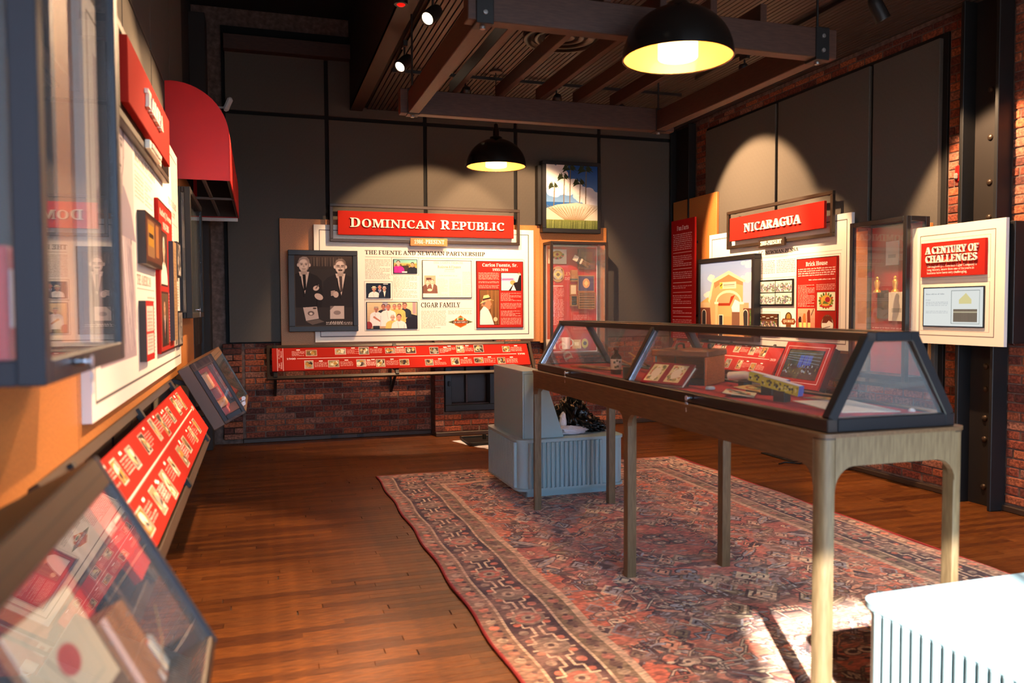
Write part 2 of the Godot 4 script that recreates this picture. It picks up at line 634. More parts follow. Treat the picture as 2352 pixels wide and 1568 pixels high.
func make_materials() -> void:
	serif = SystemFont.new()
	serif.font_names = PackedStringArray(["Droid Serif"])
	serif.font_weight = 700
	sans = SystemFont.new()
	sans.font_names = PackedStringArray(["Droid Sans"])
	sans.font_weight = 700
	var blotch := noise_tex(0.012, Color(0.62, 0.62, 0.62), Color(1, 1, 1), 512, 5)
	var grain := noise_tex(0.02, Color(0.76, 0.73, 0.7), Color(1, 1, 1), 512, 5, FastNoiseLite.TYPE_SIMPLEX_SMOOTH, 8)
	var fine := noise_tex(0.2, Color(0.78, 0.78, 0.78), Color(1, 1, 1), 256, 2, FastNoiseLite.TYPE_VALUE, 5)
	var pits := noise_tex(0.05, Color.BLACK, Color.WHITE, 512, 4, FastNoiseLite.TYPE_SIMPLEX_SMOOTH, 12)
	M.grain = grain
	M.blotch = blotch
	M.fine = fine
	M.pits = pits
	M.fabric = grained(rgb(98, 90, 81), fine, Vector3(14, 14, 14), 0.95)
	M.black = flat(rgb(24, 22, 22), 0.45)
	M.black_steel = flat(rgb(26, 25, 25), 0.5, 0.2)
	M.bronze = flat(rgb(58, 42, 30), 0.4, 0.2)
	M.case_frame = flat(rgb(44, 34, 28), 0.35)
	M.case_black = flat(rgb(24, 25, 28), 0.32)
	M.near_frame = flat(rgb(44, 44, 50), 0.45)
	M.ceiling = flat(rgb(15, 14, 13), 0.9)
	M.mortar = grained(rgb(128, 102, 90), blotch, Vector3(2, 2, 2), 0.95)
	M.wood_beam = grained(rgb(80, 52, 40), grain, Vector3(0.9, 7, 7), 0.5)
	M.wood_beam_deep = grained(rgb(76, 47, 34), grain, Vector3(7, 7, 0.9), 0.5)
	M.deck = flat(rgb(78, 66, 58), 0.45, 0.2)
	M.backing = grained(rgb(206, 132, 66), noise_tex(0.06, Color(0.82, 0.8, 0.76), Color(1, 1, 1), 512, 4, FastNoiseLite.TYPE_SIMPLEX_SMOOTH, 21), Vector3(2.5, 2.5, 2.5), 0.5)
	M.panel_edge = flat(rgb(226, 216, 206), 0.8, 0.0, 0.2)
	M.red_edge = flat(rgb(176, 34, 26), 0.8, 0.0, 0.2)
	M.red = flat(rgb(196, 40, 28), 0.5)
	M.letter = flat(rgb(242, 232, 208), 0.5)
	M.felt = flat(rgb(170, 24, 28), 0.9)
	M.glass = glass()
	M.chrome = flat(rgb(200, 205, 212), 0.2, 1.0)
	M.key_metal = flat(rgb(225, 228, 235), 0.3, 0.6)
	M.table_wood = grained(rgb(112, 82, 52), grain, Vector3(6, 6, 0.7), 0.42)
	M.leg_wood = grained(rgb(122, 102, 72), grain, Vector3(7, 0.7, 7), 0.42)
	M.bench = flat(rgb(148, 176, 182), 0.38)
	M.awning = flat(rgb(228, 20, 14), 0.42)
	M.awning.backlight_enabled = true
	M.awning.backlight = Color(0.12, 0.01, 0.01)
	M.white = flat(rgb(228, 226, 222), 0.6)
	M.steel = flat(rgb(150, 148, 145), 0.4, 0.8)
	M.bag = flat(rgb(14, 13, 12), 0.22)
	M.cloth = flat(rgb(222, 218, 226), 0.95)
	M.alarm = flat(rgb(200, 20, 18), 0.35)
	M.paper = flat(rgb(226, 214, 184), 0.8)
	M.cigar_wood = grained(rgb(186, 122, 62), grain, Vector3(1.5, 10, 10), 0.6)
	M.dark_wood = grained(rgb(120, 56, 24), grain, Vector3(2, 9, 9), 0.45)
	M.gold = flat(rgb(226, 164, 66), 0.35, 0.7)

# ---------------------------------------------------------------- the room
func brick_materials() -> Array:
	var out := []
	var tex := noise_tex(0.02, Color(0.5, 0.47, 0.46), Color(1, 1, 1), 512, 5, FastNoiseLite.TYPE_SIMPLEX_SMOOTH, 31)
	for c in [rgb(190, 98, 62), rgb(168, 80, 52), rgb(140, 68, 48), rgb(204, 112, 70), rgb(120, 62, 48), rgb(186, 120, 94)]:
		out.append(grained(c, tex, Vector3(3.2, 3.2, 3.2), 0.85, M.pits, 0.25))
	return out

func lay_bricks(wall_root: Node3D, wall: Transform3D, regions: Array, limit: int) -> void:
	# regions: [x0, x1, y0, y1, face]
	var mats := brick_materials()
	var list := []
	var eye := Vector3(0, 1.5, 0)
	for r in regions:
		var course := 0
		var y: float = r[2]
		while y < r[3] - 0.03:
			var header := course % 6 == 5
			var long := 0.1 if header else 0.205
			var hgt := minf(0.0577, r[3] - y)
			var x: float = r[0] - (0.0 if course % 2 == 0 else long * 0.5)
			while x < r[1] - 0.012:
				var a := maxf(x, r[0])
				var b := minf(x + long, r[1])
				if b - a > 0.025:
					var p := wall * Vector3((a + b) / 2, y + hgt / 2, r[4])
					list.append([p.distance_to(eye), Vector3((a + b) / 2, y + hgt / 2, r[4]), Vector3(b - a, hgt, 0.06), rng.randi() % 6, rng.randf_range(-0.004, 0.003), rng.randf_range(-0.008, 0.008)])
				x += long + 0.0105
			y += 0.0577 + 0.0102
			course += 1
	list.sort_custom(func(a, b): return a[0] < b[0])
	var rest := []
	for i in 6:
		rest.append([])
	for i in list.size():
		var e = list[i]
		var size := Vector3(snappedf(e[2].x, 0.01), snappedf(e[2].y, 0.002), 0.06)
		var xf := wall * Transform3D(Basis(Vector3.BACK, e[5] * 0.6).rotated(Vector3.UP, e[5]), e[1] + Vector3(0, 0, e[4] - 0.03))
		if i < limit:
			put("brick", cbox(size, 0.005), mats[e[3]], xf, wall_root)
		else:
			rest[e[3]].append([cbox(size, 0.005), xf])
	if list.size() > limit:
		var mesh := ArrayMesh.new()
		for i in 6:
			if rest[i].size():
				var st := begin()
				for e in rest[i]:
					st.append_from(e[0], 0, e[1])
				st.set_material(mats[i])
				st.commit(mesh)
		var o := put("brickwork", mesh, null, Transform3D(), wall_root)
		o.set_meta("kind", "stuff")

func build_floor() -> void:
	var root := struct_root("floor")
	put("subfloor", cbox(Vector3(6.4, 0.2, 11.6), 0.0), flat(rgb(40, 26, 18), 0.7), T(Vector3(2.3, -0.106, -3.9)), root)
	var tex := noise_tex(0.02, Color(0.5, 0.44, 0.4), Color(1, 1, 1), 512, 5, FastNoiseLite.TYPE_SIMPLEX_SMOOTH, 41)
	var mats := []
	for c in [rgb(146, 86, 36), rgb(132, 76, 31), rgb(120, 68, 28), rgb(140, 84, 38), rgb(110, 61, 27)]:
		var m := grained(c, tex, Vector3(0.9, 6, 11), 0.32, M.pits, 0.02)
		m.metallic_specular = 0.38
		mats.append(m)
	var list := []
	var w := 0.057
	for row in 196:
		var z := 1.55 - row * w
		var x := -0.65 - rng.randf() * 0.8
		while x < 5.25:
			var long: float = [0.42, 0.6, 0.78, 0.96, 1.14][rng.randi() % 5]
			var spans := [[x, x + long]]
			if z < -2.05 and z > -7.0:   # the rug lies here
				spans = [[x, minf(x + long, 1.1)], [maxf(x, 3.8), x + long]]
			for s in spans:
				var a := maxf(s[0], -0.65)
				var b := minf(s[1], 5.25)
				if b - a > 0.03:
					list.append([Vector3((a + b) / 2, 0, z - w / 2).distance_to(Vector3(0.3, 0, -2.6)) if a < 1.1 and z < -2.0 and z > -7.2 else 99.0, Vector3((a + b) / 2, -0.01, z - w / 2), b - a, rng.randi() % 5])
			x += long
	list.sort_custom(func(a, b): return a[0] < b[0])
	var rest := [[], [], [], [], []]
	for i in list.size():
		var e = list[i]
		var mesh := cbox(Vector3(snappedf(e[2], 0.02) - 0.0012, 0.02, w - 0.0012), 0.0012)
		if i < 290 and e[0] < 50.0:
			put("plank", mesh, mats[e[3]], T(e[1]), root)
		else:
			rest[e[3]].append([mesh, T(e[1])])
	var far := ArrayMesh.new()
	for i in 5:
		var st := begin()
		for e in rest[i]:
			st.append_from(e[0], 0, e[1])
		st.set_material(mats[i])
		st.commit(far)
	put("strip_flooring", far, null, Transform3D(), root).set_meta("kind", "stuff")

func acoustic(root: Node3D, wall: Transform3D, x0: float, x1: float, y0: float, y1: float, out: float) -> void:
	wbox("acoustic_panel", wall, Vector3(x0, y0, out - 0.04), Vector3(x1, y1, out), M.fabric, root, 0.004)

func i_column(called: String, label: String, wall: Transform3D, lx0: float, lx1: float, out0: float, out1: float, h: float, rivets: Array) -> void:
	var root := thing(called, label, "column", wall_point(wall, (lx0 + lx1) / 2, 0, out0))
	wbox("web", wall, Vector3(lx0 + 0.01, 0, out0), Vector3(lx1 - 0.01, h, out0 + 0.02), flat(rgb(36, 30, 27), 0.55, 0.2), root, 0.002)
	wbox("flange", wall, Vector3(lx0, 0, out0), Vector3(lx0 + 0.03, h, out1), M.black_steel, root, 0.004)
	wbox("flange", wall, Vector3(lx1 - 0.03, 0, out0), Vector3(lx1, h, out1), M.black_steel, root, 0.004)
	for y in rivets:
		var dome := lathe([Vector2(0.024, 0), Vector2(0.022, 0.008), Vector2(0.014, 0.015), Vector2(0.0001, 0.018)], 14)
		put("rivet", dome, flat(rgb(74, 60, 50), 0.35, 0.6), wall * Transform3D(Basis(Vector3.RIGHT, PI / 2), Vector3((lx0 + lx1) / 2, y, out0 + 0.02)), root)

func build_room() -> void:
	build_floor()
	# back wall
	var wb := struct_root("wall_back")
	wbox("masonry", back_wall, Vector3(-0.9, -0.2, -9.75), Vector3(5.5, 4.9, -9.368), M.mortar, wb, 0.0)
	var wp := struct_root("wall_back_001")
	wbox("pier_core", back_wall, Vector3(1.945, 0, -9.39), Vector3(2.05, 1.12, -9.108), M.mortar, wp, 0.0)
	wbox("pier_core", back_wall, Vector3(2.05, 0, -9.39), Vector3(2.69, 0.285, -9.108), M.mortar, wp, 0.0)
	wbox("pier_core", back_wall, Vector3(2.69, 0, -9.39), Vector3(3.0, 1.12, -9.108), M.mortar, wp, 0.0)
	wbox("panel_backer", back_wall, Vector3(-0.36, 1.12, -9.39), Vector3(5.22, 4.6, -9.335), flat(rgb(16, 15, 15), 0.9), wb, 0.0)
	lay_bricks(wb, back_wall, [[-0.17, 1.94, 0.055, 1.12, -9.36], [3.0, 5.04, 0.055, 1.12, -9.36], [-0.4, -0.2, 0.055, 1.12, -9.3]], 299)
	lay_bricks(wp, back_wall, [[1.94, 2.05, 0.055, 1.12, -9.1], [2.05, 2.69, 0.055, 0.285, -9.1], [2.69, 3.0, 0.055, 1.12, -9.1]], 299)
	var jx := [-0.345, 0.756, 1.887, 3.006, 4.113, 5.2]
	for i in 5:
		acoustic(wb, back_wall, jx[i] + 0.022, jx[i + 1] - 0.022, 1.135, 3.645, -9.3)
		acoustic(wb, back_wall, jx[i] + 0.022, jx[i + 1] - 0.022, 3.69, 4.32 if i == 0 else (4.32 if i == 1 else 3.77), -9.3)
	# right wall
	var wr := struct_root("wall_right")
	wbox("masonry", right_wall, Vector3(-9.4, -0.2, -5.6), Vector3(1.9, 4.9, -5.208), M.mortar, wr, 0.0)
	lay_bricks(wr, right_wall, [[-4.98, -4.74, 0.06, 3.77, -5.2], [-4.42, -4.0, 0.06, 3.77, -5.2], [-6.7, -4.98, 0.06, 0.8, -5.2], [-8.5, -4.98, 3.66, 3.77, -5.2], [-8.78, -8.53, 0.9, 3.77, -5.2]], 299)
	wbox("panel_backer", right_wall, Vector3(-8.52, 0.8, -5.225), Vector3(-4.985, 3.655, -5.185), flat(rgb(18, 16, 15), 0.6), wr, 0.002)
	var rx := [-8.51, -7.1, -5.8, -5.0]
	rx = [-8.505, -7.103, -5.766, -5.0]
	for i in 3:
		acoustic(wr, right_wall, rx[i] + 0.022, rx[i + 1] - (0.022 if i < 2 else 0.03), 0.83, 3.615, -5.145)
	# left wall
	var wl := struct_root("wall_left")
	wbox("masonry", left_wall, Vector3(-1.9, -0.2, -0.95), Vector3(9.4, 4.9, -0.66), flat(rgb(30, 27, 25), 0.9), wl, 0.0)
	for i in 8:
		var a := -1.2 + i * 1.11
		acoustic(wl, left_wall, a + 0.012, a + 1.098, 0.35, 3.1, -0.62)
		acoustic(wl, left_wall, a + 0.012, a + 1.098, 3.12, 4.6, -0.62)
	wbox("trim_2", left_wall, Vector3(9.0, 0, -0.66), Vector3(9.34, 4.6, -0.5), flat(rgb(44, 38, 36), 0.8), self, 0.004).set_meta("kind", "structure")
	# rear wall behind the camera, with two window openings to the street
	var wrear := struct_root("wall_rear")
	for b in [[-0.95, -0.05, 0, 4.9], [-0.05, 4.4, 0, 0.75], [-0.05, 4.4, 3.35, 4.9], [2.05, 2.45, 0.75, 3.35], [4.4, 5.6, 0, 4.9]]:
		wbox("masonry", back_wall, Vector3(b[0], b[2], 1.6), Vector3(b[1], b[3], 1.85), M.mortar, wrear, 0.0)
	var k := 0
	for span in [[-0.05, 2.05], [2.45, 4.4]]:
		k += 1
		var win := struct_root("window_%d" % k)
		var mid: float = (span[0] + span[1]) / 2
		for b in [[span[0], span[0] + 0.06, 0.75, 3.35], [span[1] - 0.06, span[1], 0.75, 3.35], [span[0], span[1], 0.75, 0.81], [span[0], span[1], 3.29, 3.35], [mid - 0.03, mid + 0.03, 0.8, 3.3], [span[0], span[1], 2.5, 2.55]]:
			wbox("window_frame", back_wall, Vector3(b[0], b[2], 1.66), Vector3(b[1], b[3], 1.72), M.black, win, 0.003)
	struct("ground", cbox(Vector3(30, 0.2, 14), 0.0), flat(rgb(150, 146, 140), 0.9), T(Vector3(2, -0.2, 8.9)))
	# ceilings
	struct("ceiling", cbox(Vector3(6.6, 0.2, 11.8), 0.0), M.ceiling, T(Vector3(2.3, 4.9, -3.85)))
	var deck := struct_root("ceiling_deck")
	deck.name = "ceiling_001"
	wbox("deck_backer", back_wall, Vector3(1.05, 3.81, -9.39), Vector3(5.25, 3.9, 1.6), flat(rgb(30, 24, 20), 0.8), deck, 0.0)
	wbox("bulkhead", back_wall, Vector3(1.02, 3.77, -9.39), Vector3(1.06, 4.8, 1.6), flat(rgb(18, 16, 15), 0.9), deck, 0.0)
	wbox("edge_board", back_wall, Vector3(1.02, 3.765, -9.3), Vector3(1.16, 3.8, 1.6), flat(rgb(58, 42, 33), 0.6), deck, 0.003)
	var sx := 1.21
	while sx < 5.15:
		put("slat", cbox(Vector3(0.036, 0.022, 10.9), 0.002), M.deck, T(Vector3(sx + 0.018, 3.803, -3.86)), deck)
		sx += 0.0455
	# trim
	for t in [["baseboard_back", back_wall, Vector3(-0.2, 0, -9.39), Vector3(1.94, 0.05, -9.33)], ["baseboard_back_001", back_wall, Vector3(1.94, 0, -9.2), Vector3(3.0, 0.05, -9.07)], ["baseboard_back_002", back_wall, Vector3(3.0, 0, -9.39), Vector3(5.22, 0.05, -9.33)], ["baseboard_right", right_wall, Vector3(-9.3, 0, -5.23), Vector3(-4.73, 0.045, -5.17)], ["baseboard_right_001", right_wall, Vector3(-4.43, 0, -5.23), Vector3(1.6, 0.045, -5.17)]]:
		wbox(t[0], t[1], t[2], t[3], flat(rgb(58, 40, 28), 0.5), self, 0.006).set_meta("kind", "structure")
	wbox("trim_1", back_wall, Vector3(-0.33, 4.31, -9.34), Vector3(1.02, 4.47, -9.18), M.wood_beam, self, 0.004).set_meta("kind", "structure")
	# dark door in the far left corner
	var door := struct_root("door_1")
	wbox("leaf", left_wall, Vector3(7.75, 0, -0.64), Vector3(8.95, 2.35, -0.59), flat(rgb(40, 33, 32), 0.6), door, 0.004)
	for q in [[7.85, 8.3], [8.4, 8.85]]:
		for r in [[0.2, 1.0], [1.15, 2.2]]:
			wbox("door_panel", left_wall, Vector3(q[0], r[0], -0.6), Vector3(q[1], r[1], -0.575), flat(rgb(46, 38, 36), 0.6), door, 0.012)
	wbox("jamb", left_wall, Vector3(7.65, 0, -0.64), Vector3(7.75, 2.45, -0.56), flat(rgb(30, 26, 25), 0.6), door, 0.004)
	wbox("jamb", left_wall, Vector3(8.95, 0, -0.64), Vector3(9.02, 2.45, -0.56), flat(rgb(30, 26, 25), 0.6), door, 0.004)
	# small black framed opening low in the brick pier
	var lw := struct_root("window_3")
	for b in [[2.055, 2.69, 0.292, 0.365], [2.055, 2.135, 0.365, 0.98], [2.6, 2.69, 0.365, 0.98], [2.055, 2.69, 0.98, 1.05]]:
		wbox("window_frame", back_wall, Vector3(b[0], b[2], -9.2), Vector3(b[1], b[3], -9.075), flat(rgb(28, 30, 32), 0.45), lw, 0.005)
	wbox("window_pane", back_wall, Vector3(2.12, 0.36, -9.3), Vector3(2.62, 1.04, -9.27), flat(rgb(58, 44, 40), 0.5), lw, 0.0)
	wbox("muntin", back_wall, Vector3(2.335, 0.36, -9.27), Vector3(2.36, 1.04, -9.2), M.wood_beam, lw, 0.003)
	wbox("sill", back_wall, Vector3(2.13, 0.365, -9.27), Vector3(2.61, 0.378, -9.12), M.wood_beam, lw, 0.002)
	put("latch", cbox(Vector3(0.03, 0.06, 0.03), 0.006), M.black_steel, T(Vector3(2.1, 0.62, -9.065)), lw)
	# steel columns
	i_column("steel_column", "black riveted steel column standing against brick behind the white challenges panel", right_wall, -4.75, -4.42, -5.2, -5.06, 3.78, [0.14, 0.5, 0.66, 0.88, 1.05, 2.16, 2.42, 2.75, 3.1])
	i_column("steel_column", "dark steel column in the far corner between gray panelled walls", right_wall, -9.28, -8.8, -5.2, -5.1, 3.78, [])

# ---------------------------------------------------------------- overhead
func build_overhead() -> void:
	# hanging timber frame: four beams bolted together
	var fr := thing("timber_frame", "square hanging frame of brown timber beams bolted with black plates under slatted ceiling", "beam frame", Vector3(2.19, 3.0, -5.15))
	var lo := 3.0
	var hi := 3.185
	var x0 := 1.07
	var x1 := 3.33
	wbox("beam", back_wall, Vector3(1.06, lo + 0.01, -4.17), Vector3(3.38, hi, -4.08), M.wood_beam, fr, 0.004)
	wbox("beam", back_wall, Vector3(1.05, lo, -6.2), Vector3(3.4, hi, -6.11), M.wood_beam, fr, 0.004)
	for x in [1.11, 3.23]:
		wbox("beam", back_wall, Vector3(x, lo, -6.11), Vector3(x + 0.085, hi - 0.02, -4.17), M.wood_beam_deep, fr, 0.004)
		for z in [-4.125, -6.155]:
			wbox("steel_plate", back_wall, Vector3(x - 0.005, lo - 0.006, z - 0.055), Vector3(x + 0.09, hi + 0.004, z + 0.055), M.black_steel, fr, 0.003)
			put("bolt", cyl(0.016, 0.016, 8), M.steel, T(Vector3(x + 0.042, lo - 0.02, z)), fr)
			for y in [lo + 0.05, hi - 0.05]:
				put("bolt", cyl(0.013, 0.012, 8), M.steel, Transform3D(Basis(Vector3.RIGHT, PI / 2), Vector3(x + 0.042, y, z + 0.054)), fr)
			put("hanger_rod", cyl(0.008, 3.8 - hi, 8), M.black_steel, T(Vector3(x + 0.042, hi, z)), fr)
	for x in [1.478, 1.855, 2.2, 2.525, 2.86]:
		wbox("joist", back_wall, Vector3(x - 0.022, hi, -6.2), Vector3(x + 0.022, hi + 0.1, -4.08), M.wood_beam_deep, fr, 0.003)
	# round air diffuser
	var df := thing("air_diffuser", "round ringed metal air diffuser set in the slatted ceiling", "air vent", Vector3(2.47, 3.74, -6.29))
	var ring_mat := flat(rgb(34, 29, 26), 0.3, 0.5)
	for r in [[0.34, 0.27, 0.0], [0.25, 0.18, 0.015], [0.16, 0.1, 0.03], [0.08, 0.0001, 0.04]]:
		put("ring", lathe([Vector2(r[1], 0.05 + r[2] * 0.2), Vector2(r[1], 0.045), Vector2((r[0] + r[1]) / 2, 0.005 + r[2] * 0.5), Vector2(r[0], 0.0 + r[2] * 0.3), Vector2(r[0] + 0.008, 0.008 + r[2] * 0.3), Vector2(r[0] + 0.004, 0.05)], 48), ring_mat, T(Vector3(2.47, 3.74, -6.29)), df)
	put("duct_collar", cyl(0.35, 0.03, 40), flat(rgb(20, 18, 17), 0.8), T(Vector3(2.47, 3.765, -6.29)), df)
	# pendants
	pendant(Vector3(2.123, 2.81, -3.78), 3.79, "black dome pendant lamp with glowing gold inside, hanging nearest, before the timber frame")
	pendant(Vector3(2.21, 2.87, -7.45), 3.79, "smaller looking black dome pendant lamp hanging in front of the gray back wall")
	# lighting tracks and heads
	track("track_rail", "black lighting track running along the left edge of the slatted ceiling", Vector3(1.24, 3.76, -7.4), Vector3(1.24, 3.76, -2.0))
	track("track_rail", "black lighting track across the slatted ceiling behind the timber frame", Vector3(1.25, 3.76, -7.62), Vector3(4.3, 3.76, -7.62))
	track("track_rail", "black lighting track on the slatted ceiling beside the right wall", Vector3(4.15, 3.76, -7.0), Vector3(4.15, 3.76, -2.6))
	var warm := Color(1.0, 0.82, 0.63)
	spot(Vector3(1.2, 3.72, -5.6), Vector3(-0.5, 1.85, -4.1), 15.0, warm, "black cylinder track spot shining above the far-left end of the timber frame, upper one", 32.0)
	spot(Vector3(1.2, 3.72, -6.75), Vector3(-0.5, 1.75, -5.3), 16.0, warm, "black cylinder track spot shining left of the timber frame, lower one", 32.0)
	spot(Vector3(1.95, 3.72, -7.62), Vector3(1.9, 1.95, -9.2), 8.5, warm, "black track spot over the left half of the back wall exhibit", 38.0, 0.25)
	spot(Vector3(2.9, 3.72, -7.62), Vector3(3.0, 2.15, -9.2), 10.0, warm, "black track spot over the right half of the back wall exhibit", 37.0, 0.3)
	spot(Vector3(3.6, 3.72, -7.62), Vector3(5.15, 2.55, -7.45), 20.0, warm, "black track spot aimed at the far half of the right wall exhibit", 31.0)
	spot(Vector3(4.15, 3.72, -4.6), Vector3(5.1, 1.9, -4.35), 15.0, warm, "black track spot under the dark ceiling beside the right wall", 36.0)
	spot(Vector3(4.15, 3.72, -6.2), Vector3(4.9, 1.5, -6.6), 8.0, warm, "black track spot aimed at the near half of the right wall exhibit", 30.0)
	spot(Vector3(1.2, 3.72, -3.0), Vector3(0.15, 0.3, -2.5), 26.0, warm, "black track spot above the near end of the left wall exhibit", 27.0, 0.9)
	# detectors
	var sd := thing("smoke_detector", "small round smoke detector on the black ceiling, tiny green light", "smoke detector", Vector3(-0.02, 4.77, -8.85))
	put("housing", lathe([Vector2(0.0001, 0), Vector2(0.045, 0), Vector2(0.065, 0.02), Vector2(0.065, 0.035)], 24), flat(rgb(90, 86, 80), 0.6), T(Vector3(-0.02, 4.766, -8.85)), sd)
	put("indicator_light", cyl(0.004, 0.004, 8, 0.0005), glow(Color(0.3, 0.9, 0.1), 3.0), T(Vector3(-0.05, 4.763, -8.83)), sd)
	var hl := thing("ceiling_beacon", "dim red light glowing on the black ceiling", "light", Vector3(1.0, 4.7, -6.0))
	hl.position = Vector3(0.98, 3.62, -5.63)
	put("stem", cyl(0.006, 1.15, 8), M.black_steel, T(Vector3(0.98, 3.65, -5.63)), hl)
	put("housing", cyl(0.05, 0.03, 20), M.black, T(Vector3(0.98, 3.63, -5.63)), hl)
	put("red_lens", lathe([Vector2(0.0001, 0), Vector2(0.02, 0.002), Vector2(0.03, 0.01)], 16), glow(Color(0.9, 0.05, 0.02), 1.2), T(Vector3(0.98, 3.62, -5.63)), hl)
	var ms := thing("motion_sensor", "white motion sensor on the dark corner beside the red awning", "sensor", Vector3(-0.33, 3.68, -9.25))
	put("bracket", joined([bar(Vector3(-0.49, 3.68, -9.25), Vector3(-0.31, 3.68, -9.2), 0.02, 0.02), [cbox(Vector3(0.02, 0.09, 0.06), 0.005), T(Vector3(-0.49, 3.69, -9.25))]]), M.white, Transform3D(), ms)
	put("sensor_head", cbox(Vector3(0.06, 0.16, 0.06), 0.02), M.white, Transform3D(Basis(Vector3.BACK, -0.4), Vector3(-0.29, 3.71, -9.18)), ms)

func pendant(at: Vector3, ceil_y: float, label: String) -> void:
	var o := thing("pendant_lamp", label, "pendant lamp", at, "black dome pendant lamps")
	var r := 0.29
	var outer := []
	var inner := []
	for i in 13:
		var a := PI / 2 * i / 12.0
		outer.append(Vector2(maxf(0.05, r * cos(a)), 0.005 + r * 0.92 * sin(a) * (1.0)))
		inner.append(Vector2(maxf(0.045, (r - 0.008) * cos(a)), 0.005 + (r * 0.92 - 0.008) * sin(a)))
	put("shade", lathe([Vector2(r - 0.008, 0.0), Vector2(r, 0.0)] + outer, 48), flat(rgb(20, 18, 16), 0.22), T(at), o)
	var lining := flat(rgb(196, 124, 48), 0.45, 0.25)
	put("lining", lathe(inner, 48), lining, T(at), o, "gold inside of the shade")
	put("diffuser", lathe([Vector2(0.0001, 0.0), Vector2(0.1, 0.0), Vector2(0.104, 0.005), Vector2(0.104, 0.2), Vector2(0.0001, 0.2)], 32), glow(Color(1.0, 0.84, 0.58), 5.0), T(at), o, "glowing white drum")
	put("cap", lathe([Vector2(0.062, 0.255), Vector2(0.062, 0.285), Vector2(0.045, 0.29), Vector2(0.03, 0.3), Vector2(0.03, 0.36), Vector2(0.022, 0.37), Vector2(0.02, 0.41), Vector2(0.0001, 0.42)], 20), flat(rgb(40, 28, 20), 0.3, 0.4), T(at), o)
	put("cord", cyl(0.005, ceil_y - at.y - 0.4, 8), M.black, T(at + Vector3(0, 0.4, 0)), o)
	put("canopy", cyl(0.065, 0.02, 24), flat(rgb(70, 50, 40), 0.4, 0.3), T(Vector3(at.x, ceil_y - 0.02, at.z)), o)
	var l := OmniLight3D.new()
	l.name = "pendant_light"
	l.light_color = Color(1.0, 0.82, 0.6)
	l.light_energy = 2.2
	l.light_size = 0.09
	l.omni_range = 12.0
	l.omni_attenuation = 2.0
	l.shadow_enabled = true
	o.add_child(l, true)
	l.global_position = at + Vector3(0, 0.1, 0)

func track(called: String, label: String, a: Vector3, b: Vector3) -> void:
	var o := thing(called, label, "lighting track", (a + b) / 2, "ceiling lighting tracks")
	var e := bar(a, b, 0.035, 0.03)
	put("rail", e[0], M.black, e[1], o)
	for q in [a, b]:
		put("end_cap", cbox(Vector3(0.04, 0.035, 0.04), 0.003), M.black_steel, T(q), o)

func spot(at: Vector3, aim: Vector3, energy: float, color: Color, label: String, cone := 34.0, soft := 0.3) -> void:
	var o := thing("track_spot", label, "spotlight", at, "black track spots")
	var d := (aim - at).normalized()
	put("adapter", cbox(Vector3(0.04, 0.05, 0.11), 0.004), M.black, T(at + Vector3(0, 0.005, 0)), o)
	put("stem", cyl(0.009, 0.09, 10), M.black, T(at + Vector3(0, -0.1, 0)), o)
	var c := at + Vector3(0, -0.14, 0)
	var y := -d
	var x := y.cross(Vector3.FORWARD if absf(y.dot(Vector3.FORWARD)) < 0.9 else Vector3.RIGHT).normalized()
	var basis := Basis(x, y, x.cross(y))
	var head := lathe([Vector2(0.043, -0.085), Vector2(0.05, -0.09), Vector2(0.052, -0.085), Vector2(0.05, 0.03), Vector2(0.04, 0.07), Vector2(0.03, 0.085), Vector2(0.0001, 0.087)], 24)
	put("housing", head, M.black, Transform3D(basis, c), o)
	put("lamp_face", lathe([Vector2(0.0001, -0.078), Vector2(0.043, -0.078), Vector2(0.043, -0.05), Vector2(0.0001, -0.05)], 24), glow(Color(1.0, 0.9, 0.75), 9.0), Transform3D(basis, c), o)
	var l := SpotLight3D.new()
	l.name = "spot_light"
	l.light_color = color
	l.light_energy = energy * SPOT
	l.light_size = 0.03
	l.spot_range = 12.0
	l.spot_attenuation = 2.0
	l.spot_angle = cone
	l.spot_angle_attenuation = soft
	l.shadow_enabled = true
	o.add_child(l, true)
	l.global_position = c + d * 0.1
	l.look_at(l.global_position + d, Vector3.UP if absf(d.y) < 0.95 else Vector3.RIGHT)

# ---------------------------------------------------------------- exhibits on the walls
const RED := Color(0.66, 0.15, 0.11)
const IVORY := Color(0.93, 0.9, 0.85)
const INK := Color(0.2, 0.17, 0.16)
const PALE := Color(0.62, 0.57, 0.53)
const CREAM := Color(0.95, 0.88, 0.8)
const SKIN := Color(0.8, 0.56, 0.45)

func sign_frame(root: Node3D, wall: Transform3D, x0: float, x1: float, y0: float, y1: float, out: float, back: float, w := 0.034) -> void:
	for b in [[x0, x1, y0, y0 + w], [x0, x1, y1 - w, y1], [x0, x0 + w, y0 + w, y1 - w], [x1 - w, x1, y0 + w, y1 - w]]:
		wbox("frame_bar", wall, Vector3(b[0], b[2], out - 0.034), Vector3(b[1], b[3], out), M.bronze, root, 0.003)
	for x in [x0 + 0.1, x1 - 0.1]:
		wbox("standoff", wall, Vector3(x - 0.015, y1 - w, back), Vector3(x + 0.015, y1 - 0.004, out - 0.03), M.black_steel, root, 0.002)
		wbox("standoff", wall, Vector3(x - 0.015, y0 + 0.004, back), Vector3(x + 0.015, y0 + w, out - 0.03), M.black_steel, root, 0.002)

func word_row(parts: Array, x0: float, x1: float, y0: float, y1: float, depth: float) -> ArrayMesh:
	# parts: [text, from, to, height], as shares of the row
	var list := []
	for p in parts:
		list.append([letters(p[0], lerpf(x0, x1, p[1]), lerpf(x0, x1, p[2]), y0, lerpf(y0, y1, p[3]), depth), Transform3D()])
	return joined(list)

